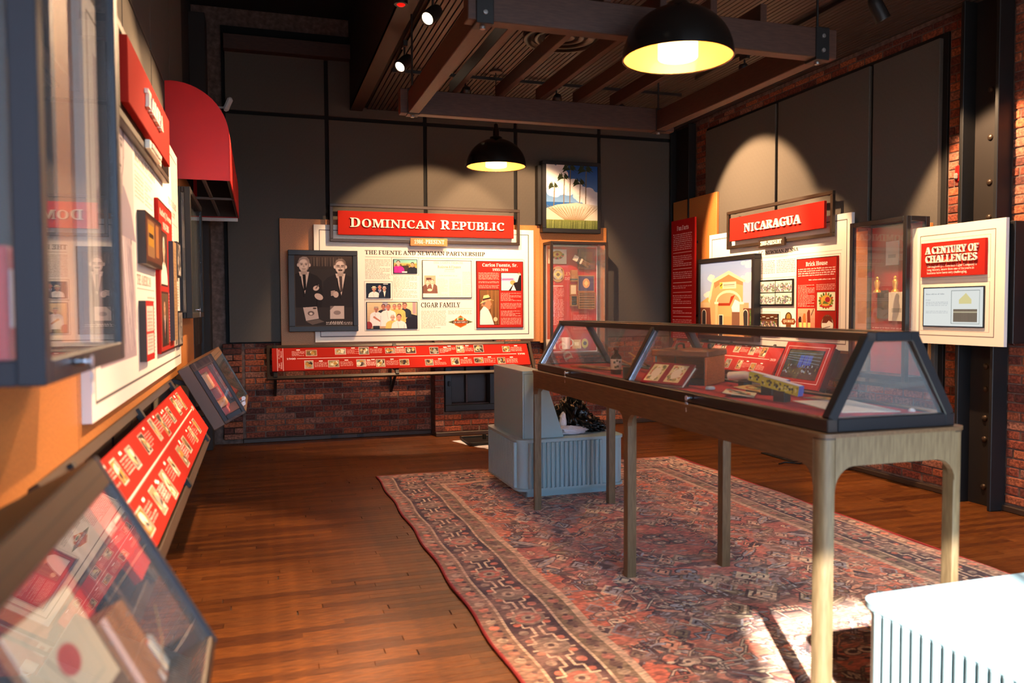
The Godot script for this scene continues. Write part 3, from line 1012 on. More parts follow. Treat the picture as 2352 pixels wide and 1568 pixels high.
func wall_sign(wall: Transform3D, label: String, f: Array, red: Array, words: Array, wr: Array, plaque: Array, date: String, date_mat: Material, out: float, back: float) -> void:
	var root := thing("title_sign", label, "sign", wall_point(wall, (f[0] + f[1]) / 2, f[2], out))
	sign_frame(root, wall, f[0], f[1], f[2], f[3], out, back)
	wbox("sign_board", wall, Vector3(red[0], red[2], out - 0.005), Vector3(red[1], red[3], out + 0.025), flat(Color(RED), 0.85, 0.0, 0.15), root, 0.002)
	put("lettering", word_row(words, wr[0], wr[1], wr[2], wr[3], 0.016), M.letter, wall * T(Vector3(0, 0, out + 0.033)), root)
	var p := wbox("date_plaque", wall, Vector3(plaque[0], plaque[2], out), Vector3(plaque[1], plaque[3], out + 0.022), date_mat, root, 0.002)
	var pw: float = plaque[1] - plaque[0]
	var ph: float = plaque[3] - plaque[2]
	put("lettering", letters(date, plaque[0] + pw * 0.1, plaque[1] - pw * 0.09, plaque[2] + ph * 0.25, plaque[2] + ph * 0.78, 0.008), M.letter, wall * T(Vector3(0, 0, out + 0.026)), p)

func panel_rules(cv: Canvas, x0: float, x1: float, y0: float, y1: float) -> void:
	cv.box(x0, y0, x1, y1, 0.007, Color(0.25, 0.22, 0.22))

func inset(cv: Canvas, x0: float, y0: float, x1: float, y1: float) -> void:
	cv.box(x0 - 0.022, y0 - 0.022, x1 + 0.022, y1 + 0.022, 0.005, Color(0.62, 0.58, 0.55))

func framed_picture(called: String, label: String, category: String, wall: Transform3D, f: Array, pic: Array, cv: Canvas, out: float, back: float, frame_mat: Material, rough := 0.7) -> Node3D:
	var root := thing(called, label, category, wall_point(wall, (f[0] + f[2]) / 2, f[1], back))
	for b in [[f[0], f[2], f[1], pic[1]], [f[0], f[2], pic[3], f[3]], [f[0], pic[0], pic[1], pic[3]], [pic[2], f[2], pic[1], pic[3]]]:
		wbox("frame_bar", wall, Vector3(b[0], b[2], back), Vector3(b[1], b[3], out), frame_mat, root, 0.004)
	plate("picture", wall, cv, cv.material(rough), M.black, pic[0], pic[1], pic[2], pic[3], back, out - 0.012, root)
	return root

func timeline(wall: Transform3D, label: String, x0: float, x1: float, fx0: float, fx1: float, y_top: float, out_top: float, y_low: float, out_low: float, cv: Canvas, back: float, bracket_x: Array) -> void:
	var top := Vector3(0, y_top, out_top)
	var low := Vector3(0, y_low, out_low)
	var up := (top - low).normalized()
	var frame := wall * Transform3D(Basis(Vector3.RIGHT, up, Vector3.RIGHT.cross(up)), low)
	var h := top.distance_to(low)
	var root := thing("timeline_rail", label, "timeline board", wall_point(wall, (x0 + x1) / 2, y_low, out_low))
	plate("board", frame, cv, cv.material(0.8, 0.15), M.red_edge, x0, 0.0, x1, h, 0.0, 0.02, root)
	for b in [[fx0, fx1, -0.075, -0.04], [fx0, fx1, h + 0.025, h + 0.06], [fx0, fx0 + 0.035, -0.04, h + 0.025], [fx1 - 0.035, fx1, -0.04, h + 0.025]]:
		wbox("frame_bar", frame, Vector3(b[0], b[2], -0.05), Vector3(b[1], b[3], -0.015), M.bronze, root, 0.003)
	for x in bracket_x:
		wbox("slat", frame, Vector3(x - 0.02, -0.06, -0.03), Vector3(x + 0.02, h + 0.05, -0.001), M.black_steel, root, 0.002)
		var b0: Vector3 = wall * Vector3(x, y_low - 0.3, back)
		var b1: Vector3 = wall * Vector3(x, y_low - 0.02, out_low - 0.03)
		var b2: Vector3 = wall * Vector3(x, y_top + 0.02, back)
		put("bracket", joined([bar(b0, b1, 0.03, 0.02), bar(b0, b2, 0.035, 0.015), bar(wall * Vector3(x, y_low + 0.0, back), b1, 0.03, 0.02)]), M.black_steel, Transform3D(), root)

func timeline_print(cv: Canvas, x0: float, x1: float, h: float, first: String, last: String, n: int, seed_value: int, titled := true) -> void:
	var pale := Color(0.95, 0.82, 0.76)
	var r := RandomNumberGenerator.new()
	r.seed = seed_value
	var a := x0
	if titled:
		cv.line(x0 + 0.055, 0.0, x0 + 0.055, h, 0.006, pale)
		cv.line(x0 + 0.115, 0.0, x0 + 0.115, h, 0.006, pale)
		cv.text("Cigar", x0 + 0.064, x0 + 0.083, h * 0.14, h * 0.34, pale, null, true)
		cv.text("History", x0 + 0.086, x0 + 0.107, h * 0.08, h * 0.38, pale, null, true)
		cv.text("J.C. Newman", x0 + 0.064, x0 + 0.083, h * 0.52, h * 0.94, pale, null, true)
		cv.text("History", x0 + 0.086, x0 + 0.107, h * 0.58, h * 0.88, pale, null, true)
		a = x0 + 0.15
	cv.line(a + 0.11, h * 0.52, x1 - 0.15, h * 0.52, 0.008, pale)
	cv.text(first, a, a + 0.095, h * 0.48, h * 0.56, Color(0.98, 0.92, 0.88))
	cv.text(last, x1 - 0.135, x1 - 0.045, h * 0.48, h * 0.56, Color(0.98, 0.92, 0.88))
	var tones := [Color(0.45, 0.36, 0.26), Color(0.75, 0.68, 0.5), Color(0.9, 0.85, 0.72), Color(0.25, 0.2, 0.2), Color(0.72, 0.52, 0.25), Color(0.55, 0.55, 0.5)]
	for row in 2:
		var step := (x1 - x0 - 0.45) / n
		for i in n:
			var cx := x0 + 0.3 + step * (i + (0.5 if row == 0 else 0.25)) + r.randf_range(-0.04, 0.04)
			var cy := h * (0.78 if row == 0 else 0.24) + r.randf_range(-0.01, 0.01)
			var pw := r.randf_range(0.045, 0.06)
			var phh := h * r.randf_range(0.13, 0.19)
			cv.rect(cx - pw, cy - phh, cx + pw, cy + phh, tones[r.randi() % 6].lerp(Color(0.35, 0.28, 0.22), 0.4))
			cv.clutter(cx - pw, cy - phh, cx + pw, cy + phh, tones, 16, 0.026)
			cv.box(cx - pw, cy - phh, cx + pw, cy + phh, 0.004, pale)
			var side := -1.0 if r.randf() < 0.5 else 1.0
			var tx := cx + side * (pw + 0.08)
			cv.blurb(tx - 0.068, cy - h * 0.12, tx + 0.068, cy + h * 0.1, 0.0125, pale)
			cv.line(tx - 0.02, cy + h * 0.145, tx + 0.02, cy + h * 0.145, 0.012, Color(1, 0.95, 0.9))

func build_back_exhibit() -> void:
	var wall := back_wall
	var bb := thing("backing_board", "brown fibreboard backing mounted on the gray back wall behind the white exhibit panel", "backing board", Vector3(2.2, 1.08, -9.28))
	wbox("board", wall, Vector3(0.224, 1.088, -9.3), Vector3(3.305, 2.516, -9.262), M.backing, bb, 0.003)
	wbox("board", wall, Vector3(3.307, 1.072, -9.3), Vector3(4.2, 2.51, -9.262), M.backing, bb, 0.003)
	# the white panel and its print
	var cv := Canvas.new(self, 0.591, 1.127, 3.199, 2.45, 300.0, IVORY, 5)
	panel_rules(cv, 0.647, 3.137, 1.184, 2.393)
	cv.text("THE FUENTE AND NEWMAN PARTNERSHIP", 1.158, 2.58, 2.125, 2.172, INK)
	cv.line(1.157, 2.096, 3.062, 2.096, 0.004, PALE)
	cv.text("CIGAR FAMILY", 1.803, 2.274, 1.515, 1.572, INK)
	cv.line(1.802, 1.5, 2.424, 1.5, 0.004, PALE)
	cv.blurb(1.158, 1.83, 1.445, 2.074, 0.0165, PALE)
	cv.blurb(1.48, 1.62, 1.756, 1.878, 0.0165, PALE)
	cv.blurb(1.802, 1.262, 2.1, 1.482, 0.0165, PALE)
	cv.blurb(2.125, 1.43, 2.418, 1.482, 0.0165, PALE)
	for q in [[1.481, 1.91, 1.759, 2.074], [1.168, 1.626, 1.446, 1.796], [1.166, 1.265, 1.758, 1.581], [1.817, 1.626, 2.414, 2.068], [2.47, 1.265, 3.059, 2.067]]:
		inset(cv, q[0], q[1], q[2], q[3])
	# emblem of the family
	cv.poly([[2.125, 1.34], [2.2, 1.363], [2.2, 1.318]], rgb(92, 98, 58))
	cv.poly([[2.43, 1.34], [2.355, 1.363], [2.355, 1.318]], rgb(92, 98, 58))
	cv.poly([[2.19, 1.34], [2.21, 1.375], [2.245, 1.395], [2.277, 1.42], [2.31, 1.395], [2.345, 1.375], [2.365, 1.34], [2.345, 1.302], [2.31, 1.288], [2.277, 1.272], [2.245, 1.288], [2.21, 1.302]], rgb(206, 124, 44))
	cv.poly([[2.2, 1.34], [2.22, 1.37], [2.277, 1.41], [2.335, 1.37], [2.355, 1.34], [2.335, 1.308], [2.277, 1.282], [2.22, 1.308]], rgb(176, 76, 30))
	cv.poly([[2.18, 1.325], [2.18, 1.352], [2.375, 1.352], [2.375, 1.325]], rgb(60, 22, 16))
	cv.rect(2.235, 1.36, 2.32, 1.39, rgb(226, 216, 180))
	cv.ell(2.277, 1.374, 0.03, 0.012, rgb(60, 96, 56))
	cv.text("CIGAR FAMILY", 2.188, 2.367, 1.329, 1.348, rgb(250, 244, 226))
	var mat := cv.material()
	var root := thing("exhibit_panel", "white exhibit panel on the back wall with mounted photographs and a red biography", "exhibit panel", Vector3(1.9, 1.127, -9.22))
	plate("board", wall, cv, mat, M.panel_edge, 0.591, 1.127, 3.199, 2.45, -9.262, -9.2, root)
	# mounted plates
	var p1 := Canvas.new(self, 1.481, 1.91, 1.759, 2.074, 520.0, rgb(196, 168, 92), 7)
	p1.shade(1.481, 2.03, 1.759, 2.074, rgb(120, 190, 190), rgb(150, 190, 160), 8)
	p1.clutter(1.481, 1.95, 1.759, 2.03, [rgb(170, 140, 70), rgb(206, 176, 96), rgb(120, 92, 46)], 60, 0.018)
	p1.rect(1.555, 1.925, 1.66, 2.0, rgb(60, 46, 28))
	p1.person(1.537, 2.06, 0.058, rgb(236, 190, 168), rgb(60, 40, 30), rgb(214, 40, 140), 1.91)
	p1.person(1.702, 2.04, 0.05, rgb(206, 150, 116), rgb(30, 22, 20), rgb(34, 32, 36), 1.91)
	p1.rect(1.58, 1.918, 1.64, 1.934, rgb(240, 230, 214))
	p1.soften(2.0)
	p1.box(1.481, 1.91, 1.759, 2.074, 0.006, rgb(24, 20, 20))
	plate("photo_plate", wall, p1, p1.material(0.3), M.black, 1.481, 1.91, 1.759, 2.074, -9.2, -9.188, root)
	var p2 := Canvas.new(self, 1.168, 1.626, 1.446, 1.796, 520.0, rgb(20, 16, 20), 8)
	p2.person(1.32, 1.775, 0.05, rgb(206, 130, 104), rgb(110, 100, 96), rgb(30, 30, 40), 1.632, {"shirt": rgb(230, 230, 240), "tie": rgb(60, 70, 150)})
	p2.person(1.255, 1.755, 0.053, rgb(206, 146, 116), rgb(40, 30, 28), rgb(240, 232, 222), 1.632, {"hat": rgb(230, 214, 170), "moustache": rgb(60, 40, 36)})
	p2.person(1.373, 1.762, 0.052, rgb(216, 160, 132), rgb(190, 180, 170), rgb(24, 22, 28), 1.632, {"shirt": rgb(236, 226, 210), "glasses": rgb(60, 50, 50)})
	p2.rect(1.36, 1.782, 1.415, 1.789, rgb(250, 244, 236))
	p2.soften(2.0)
	p2.box(1.168, 1.626, 1.446, 1.796, 0.006, rgb(20, 16, 16))
	plate("photo_plate", wall, p2, p2.material(0.3), M.black, 1.168, 1.626, 1.446, 1.796, -9.2, -9.188, root)
	var p3 := Canvas.new(self, 1.166, 1.265, 1.758, 1.581, 520.0, rgb(206, 176, 136), 9)
	p3.shade(1.166, 1.265, 1.758, 1.581, rgb(226, 200, 150), rgb(190, 150, 112), 10)
	p3.rect(1.35, 1.42, 1.41, 1.58, rgb(170, 160, 168))
	p3.rect(1.58, 1.43, 1.6, 1.58, rgb(150, 110, 96))
	p3.rect(1.7, 1.44, 1.74, 1.58, rgb(170, 140, 140))
	p3.poly([[1.6, 1.265], [1.6, 1.36], [1.68, 1.44], [1.758, 1.42], [1.758, 1.265]], rgb(34, 26, 28))
	p3.person(1.36, 1.555, 0.06, rgb(190, 116, 92), rgb(70, 50, 46), rgb(36, 34, 38), 1.35)
	p3.person(1.61, 1.57, 0.062, rgb(200, 128, 104), rgb(60, 48, 44), rgb(40, 40, 44), 1.4)
	p3.person(1.545, 1.56, 0.06, rgb(206, 132, 106), rgb(90, 74, 66), rgb(226, 180, 96), 1.34)
	p3.person(1.488, 1.556, 0.056, rgb(206, 132, 106), rgb(130, 120, 112), rgb(222, 176, 92), 1.36)
	p3.person(1.416, 1.555, 0.064, rgb(196, 116, 92), rgb(110, 90, 80), rgb(240, 226, 218), 1.3, {"wide": 1.15})
	p3.person(1.277, 1.53, 0.06, rgb(196, 124, 98), rgb(60, 44, 40), rgb(238, 226, 222), 1.3, {"hat": rgb(216, 190, 156), "moustache": rgb(90, 70, 64)})
	p3.rect(1.24, 1.265, 1.315, 1.305, rgb(40, 34, 36))
	p3.poly([[1.24, 1.4], [1.32, 1.35], [1.325, 1.365], [1.25, 1.42]], rgb(190, 116, 92))
	p3.person(1.465, 1.437, 0.066, rgb(222, 166, 140), rgb(216, 206, 196), rgb(226, 186, 100), 1.265, {"glasses": rgb(120, 96, 90)})
	p3.person(1.54, 1.44, 0.072, rgb(214, 146, 122), rgb(56, 30, 26), rgb(242, 220, 214), 1.265)
	p3.ell(1.19, 1.31, 0.04, 0.045, rgb(150, 46, 40))
	p3.soften(2.0)
	p3.box(1.166, 1.265, 1.758, 1.581, 0.007, rgb(24, 20, 20))
	plate("photo_plate", wall, p3, p3.material(0.3), M.black, 1.166, 1.265, 1.758, 1.581, -9.2, -9.188, root)
	var p4 := Canvas.new(self, 1.817, 1.626, 2.414, 2.068, 420.0, rgb(236, 226, 208), 10)
	p4.text("THE TAMPA TRIBUNE", 1.95, 2.31, 2.028, 2.054, rgb(176, 166, 152))
	p4.text("Business & Finance", 2.0, 2.28, 1.976, 2.006, rgb(130, 116, 104))
	p4.line(2.09, 1.963, 2.2, 1.963, 0.006, rgb(160, 146, 130))
	p4.blurb(2.08, 1.92, 2.21, 1.955, 0.013, rgb(196, 182, 164))
	p4.blurb(2.02, 1.87, 2.24, 1.9, 0.02, rgb(176, 160, 142))
	for q in [[1.995, 2.12], [2.14, 2.28], [2.3, 2.4]]:
		p4.blurb(q[0], 1.645, q[1], 1.855 if q[0] < 2.29 else 1.94, 0.012, rgb(196, 180, 162))
	p4.rect(1.84, 1.68, 1.975, 1.89, rgb(196, 160, 132))
	p4.person(1.88, 1.84, 0.05, rgb(232, 200, 174), rgb(120, 80, 66), rgb(110, 74, 62), 1.68, {"shirt": rgb(236, 214, 190)})
	p4.person(1.935, 1.845, 0.05, rgb(232, 200, 174), rgb(130, 90, 74), rgb(120, 82, 70), 1.68, {"shirt": rgb(236, 214, 190)})
	p4.rect(1.862, 1.838, 1.925, 1.862, rgb(92, 60, 52))
	p4.ell(1.905, 1.72, 0.03, 0.016, rgb(232, 200, 174))
	p4.box(1.817, 1.626, 2.414, 2.068, 0.006, rgb(34, 28, 30))
	plate("newspaper_plate", wall, p4, p4.material(0.4), M.black, 1.817, 1.626, 2.414, 2.068, -9.2, -9.185, root)
	var p5 := Canvas.new(self, 2.47, 1.265, 3.059, 2.067, 420.0, RED, 11)
	p5.text("Carlos Fuente, Sr.", 2.545, 2.985, 1.993, 2.042, rgb(250, 242, 232))
	p5.text("1935-2016", 2.67, 2.865, 1.95, 1.98, rgb(250, 242, 232))
	var wash := rgb(232, 190, 176)
	p5.blurb(2.496, 1.842, 2.751, 1.932, 0.0145, wash)
	p5.blurb(2.496, 1.795, 2.751, 1.83, 0.0145, wash)
	p5.blurb(2.496, 1.742, 2.751, 1.785, 0.0145, wash)
	for q in [[1.58, 1.69], [1.49, 1.568], [1.405, 1.475], [1.295, 1.39]]:
		p5.blurb(2.772, q[0], 3.031, q[1], 0.0145, wash)
	p5.rect(2.774, 1.711, 3.033, 1.93, rgb(238, 228, 214))
	p5.poly([[2.776, 1.87], [2.93, 1.87], [2.955, 1.85], [2.93, 1.825], [2.776, 1.83]], rgb(196, 160, 206))
	p5.line(2.79, 1.848, 2.93, 1.852, 0.012, rgb(230, 90, 130))
	p5.ell(2.925, 1.812, 0.034, 0.028, rgb(222, 150, 90))
	p5.poly([[2.87, 1.711], [2.945, 1.81], [2.985, 1.82], [3.01, 1.9], [3.028, 1.9], [3.031, 1.711]], rgb(36, 28, 28))
	p5.poly([[2.9, 1.711], [2.935, 1.79], [2.97, 1.711]], rgb(240, 226, 216))
	p5.ell(3.008, 1.92, 0.024, 0.014, rgb(222, 170, 150))
	p5.box(2.774, 1.711, 3.033, 1.93, 0.005, rgb(30, 20, 20))
	p5.shade(2.506, 1.3, 2.754, 1.725, rgb(122, 84, 46), rgb(96, 62, 34), 6)
	for q in [2.6, 2.65, 2.7, 2.735]:
		p5.rect(q, 1.3, q + 0.02, 1.72, rgb(134, 92, 50))
	p5.poly([[2.508, 1.3], [2.515, 1.47], [2.56, 1.53], [2.61, 1.5], [2.655, 1.41], [2.69, 1.3]], rgb(236, 216, 212))
	p5.poly([[2.53, 1.53], [2.54, 1.6], [2.64, 1.62], [2.648, 1.57], [2.66, 1.55], [2.645, 1.53], [2.645, 1.5], [2.62, 1.485], [2.58, 1.52]], rgb(190, 124, 92))
	p5.ell(2.56, 1.57, 0.02, 0.03, rgb(120, 92, 76))
	p5.poly([[2.512, 1.555], [2.54, 1.585], [2.64, 1.6], [2.68, 1.6], [2.68, 1.592], [2.64, 1.612], [2.545, 1.605], [2.56, 1.655], [2.62, 1.665], [2.645, 1.61]], rgb(222, 196, 130))
	p5.line(2.548, 1.607, 2.642, 1.625, 0.016, rgb(40, 26, 20))
	p5.ell(2.705, 1.37, 0.026, 0.026, rgb(216, 180, 140))
	p5.box(2.506, 1.3, 2.754, 1.725, 0.005, rgb(30, 20, 20))
	p5.box(2.47, 1.265, 3.059, 2.067, 0.007, rgb(40, 14, 14))
	plate("biography_plate", wall, p5, p5.material(0.4), M.red_edge, 2.47, 1.265, 3.059, 2.067, -9.2, -9.18, root)
	# large black framed photograph of two men
	var ph := Canvas.new(self, 0.375, 1.31, 1.01, 2.101, 420.0, rgb(48, 44, 46), 12)
	ph.shade(0.375, 1.95, 1.01, 2.101, rgb(66, 56, 54), rgb(46, 42, 44), 10)
	for i in 12:
		ph.rect(0.55 + i * 0.03, 1.98, 0.556 + i * 0.03 + 0.006 * (i % 3), 2.08, rgb(84, 72, 68))
	var g1 := rgb(176, 156, 150)
	ph.person(0.475, 2.082, 0.165, g1, rgb(120, 106, 104), rgb(34, 32, 36), 1.52, {"shirt": rgb(170, 152, 148), "tie": rgb(26, 24, 28)})
	ph.person(0.873, 2.065, 0.165, rgb(186, 166, 158), rgb(104, 88, 82), rgb(40, 37, 41), 1.52, {"shirt": rgb(190, 172, 166), "tie": rgb(70, 60, 62), "moustache": rgb(50, 40, 40), "glasses": rgb(90, 78, 76)})
	ph.ell(0.604, 1.735, 0.034, 0.028, g1, 0.4)
	ph.ell(0.632, 1.64, 0.05, 0.034, g1, -0.5)
	ph.line(0.6, 1.73, 0.635, 1.775, 0.012, rgb(90, 78, 76))
	for i in 4:
		ph.line(0.765, 1.655 + i * 0.014, 0.81, 1.66 + i * 0.015, 0.011, g1)
	ph.ell(0.82, 1.665, 0.03, 0.036, g1)
	ph.poly([[0.46, 1.52], [0.61, 1.53], [0.63, 1.395], [0.49, 1.37]], rgb(170, 154, 150))
	ph.ell(0.545, 1.455, 0.036, 0.026, rgb(96, 84, 84))
	ph.ell(0.545, 1.45, 0.018, 0.014, rgb(190, 174, 168))
	ph.ell(0.585, 1.51, 0.02, 0.009, rgb(60, 52, 52))
	ph.poly([[0.755, 1.535], [0.91, 1.535], [0.91, 1.39], [0.752, 1.39]], rgb(182, 166, 160))
	ph.poly([[0.755, 1.535], [0.8, 1.535], [0.755, 1.49]], rgb(110, 98, 96))
	ph.ell(0.832, 1.46, 0.04, 0.024, rgb(130, 116, 114))
	ph.poly([[0.49, 1.365], [0.63, 1.39], [0.69, 1.36], [0.56, 1.325]], rgb(92, 82, 80))
	for i in 6:
		ph.line(0.77 + i * 0.024, 1.365, 0.755 + i * 0.024, 1.335 + 0.0, 0.012, rgb(150, 136, 130))
	
	ph.soften(2.2)
	ph.blurb(0.71, 1.325, 1.0, 1.36, 0.018, rgb(190, 180, 176))
	ph.box(0.375, 1.31, 1.01, 2.101, 0.004, rgb(80, 72, 70))
	framed_picture("framed_photograph", "black framed monochrome photograph of two men in suits beside open cigar boxes", "photograph", wall, [0.306, 1.25, 1.066, 2.157], [0.375, 1.31, 1.01, 2.101], ph, -9.13, -9.19, flat(rgb(20, 18, 18), 0.5))
	wbox("frame_mount", wall, Vector3(0.4, 1.3, -9.262), Vector3(0.58, 2.1, -9.19), M.black, get_node("framed_photograph"), 0.002)
	# sign over the panel
	wall_sign(wall, "red DOMINICAN REPUBLIC title board in a dark metal frame on the back wall", [0.765, 3.006, 2.258, 2.686], [0.85, 2.919, 2.336, 2.604], [["D", 0.0, 0.062, 1.0], ["OMINICAN", 0.074, 0.537, 0.9], ["R", 0.574, 0.634, 1.0], ["EPUBLIC", 0.645, 1.0, 0.9]], [0.983, 2.794, 2.424, 2.527], [1.669, 2.105, 2.228, 2.317], "1986 -PRESENT", M.backing, -9.14, -9.2)
	# timeline below
	var h := Vector2(1.065 - 0.828, 0.15).length()
	var tl := Canvas.new(self, 0.117, 0.0, 3.04, h, 420.0, RED, 13)
	timeline_print(tl, 0.117, 3.04, h, "1960", "1998", 9, 77)
	timeline(wall, "long sloping red timeline board from 1960 to 1998 on the back wall", 0.117, 3.04, 0.062, 3.11, 1.065, -9.03, 0.828, -8.88, tl, -9.33, [0.15, 1.46, 2.8])
	# palm photograph
	var pc := Canvas.new(self, 3.351, 2.478, 4.031, 3.253, 300.0, rgb(46, 96, 160), 14)
	pc.shade(3.351, 2.8, 4.031, 3.253, rgb(34, 74, 138), rgb(120, 160, 206), 30)
	for i in 70:
		var t := pc.rng.randf()
		pc.ell(3.351 + t * 0.68, lerpf(3.16, 2.84, t) + pc.rng.randf_range(-0.09, 0.07) - t * 0.02, 0.07, 0.045, rgb(236, 232, 228).darkened(pc.rng.randf() * 0.08))
	for i in 30:
		pc.ell(3.351 + pc.rng.randf() * 0.25, pc.rng.randf_range(2.9, 3.25), 0.07, 0.06, rgb(244, 240, 234))
	for q in [[3.45, 2.98, 0.07], [3.58, 3.09, 0.085], [3.66, 3.2, 0.1], [3.79, 3.03, 0.09], [3.87, 3.19, 0.11]]:
		pc.line(q[0], 2.75, q[0] + 0.01, q[1], 0.012, rgb(126, 106, 84))
		for k in 9:
			var a := -0.4 + k * 0.48
			pc.poly([[q[0] + 0.01, q[1]], [q[0] + cos(a) * q[2] * 0.6 - 0.012, q[1] + sin(a) * q[2] * 0.6 + 0.03], [q[0] + cos(a) * q[2], q[1] + sin(a) * q[2] * 0.7 - 0.02], [q[0] + cos(a) * q[2] * 0.55 + 0.01, q[1] + sin(a) * q[2] * 0.4]], rgb(52, 60, 40))
	pc.poly([[3.351, 2.58], [3.351, 2.72], [3.5, 2.77], [3.75, 2.8], [4.031, 2.77], [4.031, 2.58]], rgb(206, 196, 176))
	for i in 60:
		var bx := 3.35 + i * 0.0115
		pc.line(3.72 + (bx - 3.69) * 0.35, 2.58, bx, 2.74 + 0.02 * sin(i * 1.7), 0.004, rgb(150, 126, 96))
	pc.shade(3.351, 2.478, 4.031, 2.585, rgb(120, 128, 62), rgb(70, 84, 34), 8)
	for i in 90:
		var gx := 3.36 + i * 0.0074
		pc.line(gx, 2.48, gx + 0.006, 2.56 + 0.03 * pc.rng.randf(), 0.004, rgb(150, 156, 96).darkened(pc.rng.randf() * 0.5))
	pc.soften(1.8)
	framed_picture("framed_photograph", "black framed colour photograph of tall palms over a thatched field, high on back wall", "photograph", wall, [3.3, 2.425, 4.072, 3.297], [3.351, 2.478, 4.031, 3.253], pc, -9.15, -9.26, M.black)
	var backbar := get_node("framed_photograph_001")
	wbox("mounting_bar", wall, Vector3(3.255, 2.523, -9.3), Vector3(3.3, 3.243, -9.2), M.black, backbar, 0.003)
	wbox("mounting_bar", wall, Vector3(3.3, 2.523, -9.3), Vector3(3.5, 3.243, -9.26), M.black, backbar, 0.003)

func build_right_exhibit() -> void:
	var wall := right_wall
	var bb := thing("backing_board", "tall brown fibreboard backing on the right wall beside the red facts panel", "backing board", wall_point(wall, -8.7, 1.07, -5.13))
	wbox("board", wall, Vector3(-9.2, 1.07, -5.144), Vector3(-8.178, 2.852, -5.112), M.backing, bb, 0.003)
	var bb2 := thing("backing_board", "brown fibreboard backing behind the white panel and glass case on right wall", "backing board", wall_point(wall, -6.6, 1.07, -5.13))
	wbox("board", wall, Vector3(-8.176, 1.07, -5.144), Vector3(-5.9, 2.25, -5.112), M.backing, bb2, 0.003)
	wbox("board", wall, Vector3(-5.898, 1.07, -5.144), Vector3(-5.06, 2.17, -5.112), M.backing, bb2, 0.003)
	var cv := Canvas.new(self, -8.28, 1.1, -5.908, 2.35, 300.0, IVORY, 20)
	panel_rules(cv, -8.225, -5.965, 1.155, 2.295)
	cv.text("J.C. NEWMAN PENSA", -7.308, -6.647, 2.045, 2.09, INK)
	cv.line(-7.308, 2.022, -6.03, 2.022, 0.004, PALE)
	cv.blurb(-7.307, 1.85, -7.02, 1.99, 0.0175, PALE.darkened(0.2))
	cv.blurb(-6.993, 1.85, -6.691, 1.99, 0.0175, PALE.darkened(0.2))
	inset(cv, -7.273, 1.514, -6.705, 1.784)
	inset(cv, -6.646, 1.2, -6.064, 1.972)
	inset(cv, -7.299, 1.2, -6.946, 1.432)
	# oval emblem with a name band
	cv.ell(-6.79, 1.39, 0.055, 0.06, rgb(70, 44, 24))
	cv.ell(-6.79, 1.4, 0.035, 0.038, rgb(150, 120, 50))
	cv.poly([[-6.905, 1.355], [-6.88, 1.385], [-6.7, 1.385], [-6.675, 1.355], [-6.7, 1.325], [-6.88, 1.325]], rgb(120, 60, 30))
	cv.text("QUORUM", -6.872, -6.708, 1.338, 1.372, rgb(244, 226, 190))
	cv.rect(-6.83, 1.285, -6.75, 1.325, rgb(110, 70, 36))
	var root := thing("exhibit_panel", "white exhibit panel on the right wall with a video wall photo and red column", "exhibit panel", wall_point(wall, -7.1, 1.1, -5.1))
	plate("board", wall, cv, cv.material(), M.panel_edge, -8.28, 1.1, -5.908, 2.35, -5.112, -5.08, root)
	var mon := Canvas.new(self, -7.273, 1.514, -6.705, 1.784, 420.0, rgb(16, 16, 18), 21)
	for q in [[-7.25, 1.655, -6.995, 1.772], [-6.985, 1.655, -6.72, 1.772], [-7.25, 1.53, -6.995, 1.645], [-6.985, 1.53, -6.72, 1.645]]:
		mon.shade(q[0], q[1], q[2], q[3], rgb(206, 214, 196), rgb(150, 160, 150), 6)
		mon.poly([[q[0] + 0.14, q[1]], [q[0] + 0.2, q[3] - 0.04], [q[0] + 0.22, q[3] - 0.04], [q[2] - 0.01, q[1]]], rgb(226, 220, 190))
		mon.clutter(q[0], q[1], q[2], q[3] - 0.02, [rgb(110, 100, 130), rgb(90, 96, 90), rgb(160, 120, 130), rgb(190, 200, 196), rgb(90, 110, 70), rgb(230, 230, 220)], 200, 0.012)
	mon.soften(2.0)
	mon.line(-6.99, 1.53, -6.99, 1.772, 0.008, rgb(16, 16, 18))
	mon.line(-7.25, 1.65, -6.72, 1.65, 0.008, rgb(16, 16, 18))
	mon.box(-7.273, 1.514, -6.705, 1.784, 0.016, rgb(16, 16, 18))
	plate("photo_plate", wall, mon, mon.material(0.3), M.black, -7.273, 1.514, -6.705, 1.784, -5.08, -5.065, root)
	var cr := Canvas.new(self, -7.299, 1.2, -6.946, 1.432, 420.0, rgb(90, 60, 40), 22)
	cr.shade(-7.299, 1.37, -6.946, 1.432, rgb(96, 56, 36), rgb(60, 36, 28), 5)
	for i in 5:
		cr.line(-7.28 + i * 0.07, 1.385 + (i % 2) * 0.014, -7.23 + i * 0.07, 1.387 + (i % 2) * 0.014, 0.006, rgb(246, 240, 226))
	cr.clutter(-7.299, 1.2, -6.946, 1.365, [rgb(130, 110, 150), rgb(170, 140, 120), rgb(90, 70, 80), rgb(200, 180, 160), rgb(80, 110, 70)], 160, 0.016)
	cr.box(-7.299, 1.2, -6.946, 1.432, 0.006, rgb(24, 16, 16))
	plate("photo_plate", wall, cr, cr.material(0.3), M.black, -7.299, 1.2, -6.946, 1.432, -5.08, -5.068, root)
	var bio := Canvas.new(self, -6.646, 1.2, -6.064, 1.972, 420.0, RED, 23)
	bio.text("Brick House", -6.508, -6.198, 1.895, 1.938, rgb(250, 242, 230))
	bio.blurb(-6.62, 1.78, -6.09, 1.88, 0.021, rgb(246, 224, 210))
	bio.blurb(-6.46, 1.75, -6.09, 1.772, 0.02, rgb(246, 224, 210))
	bio.blurb(-6.62, 1.5, -6.375, 1.72, 0.0145, rgb(232, 190, 176))
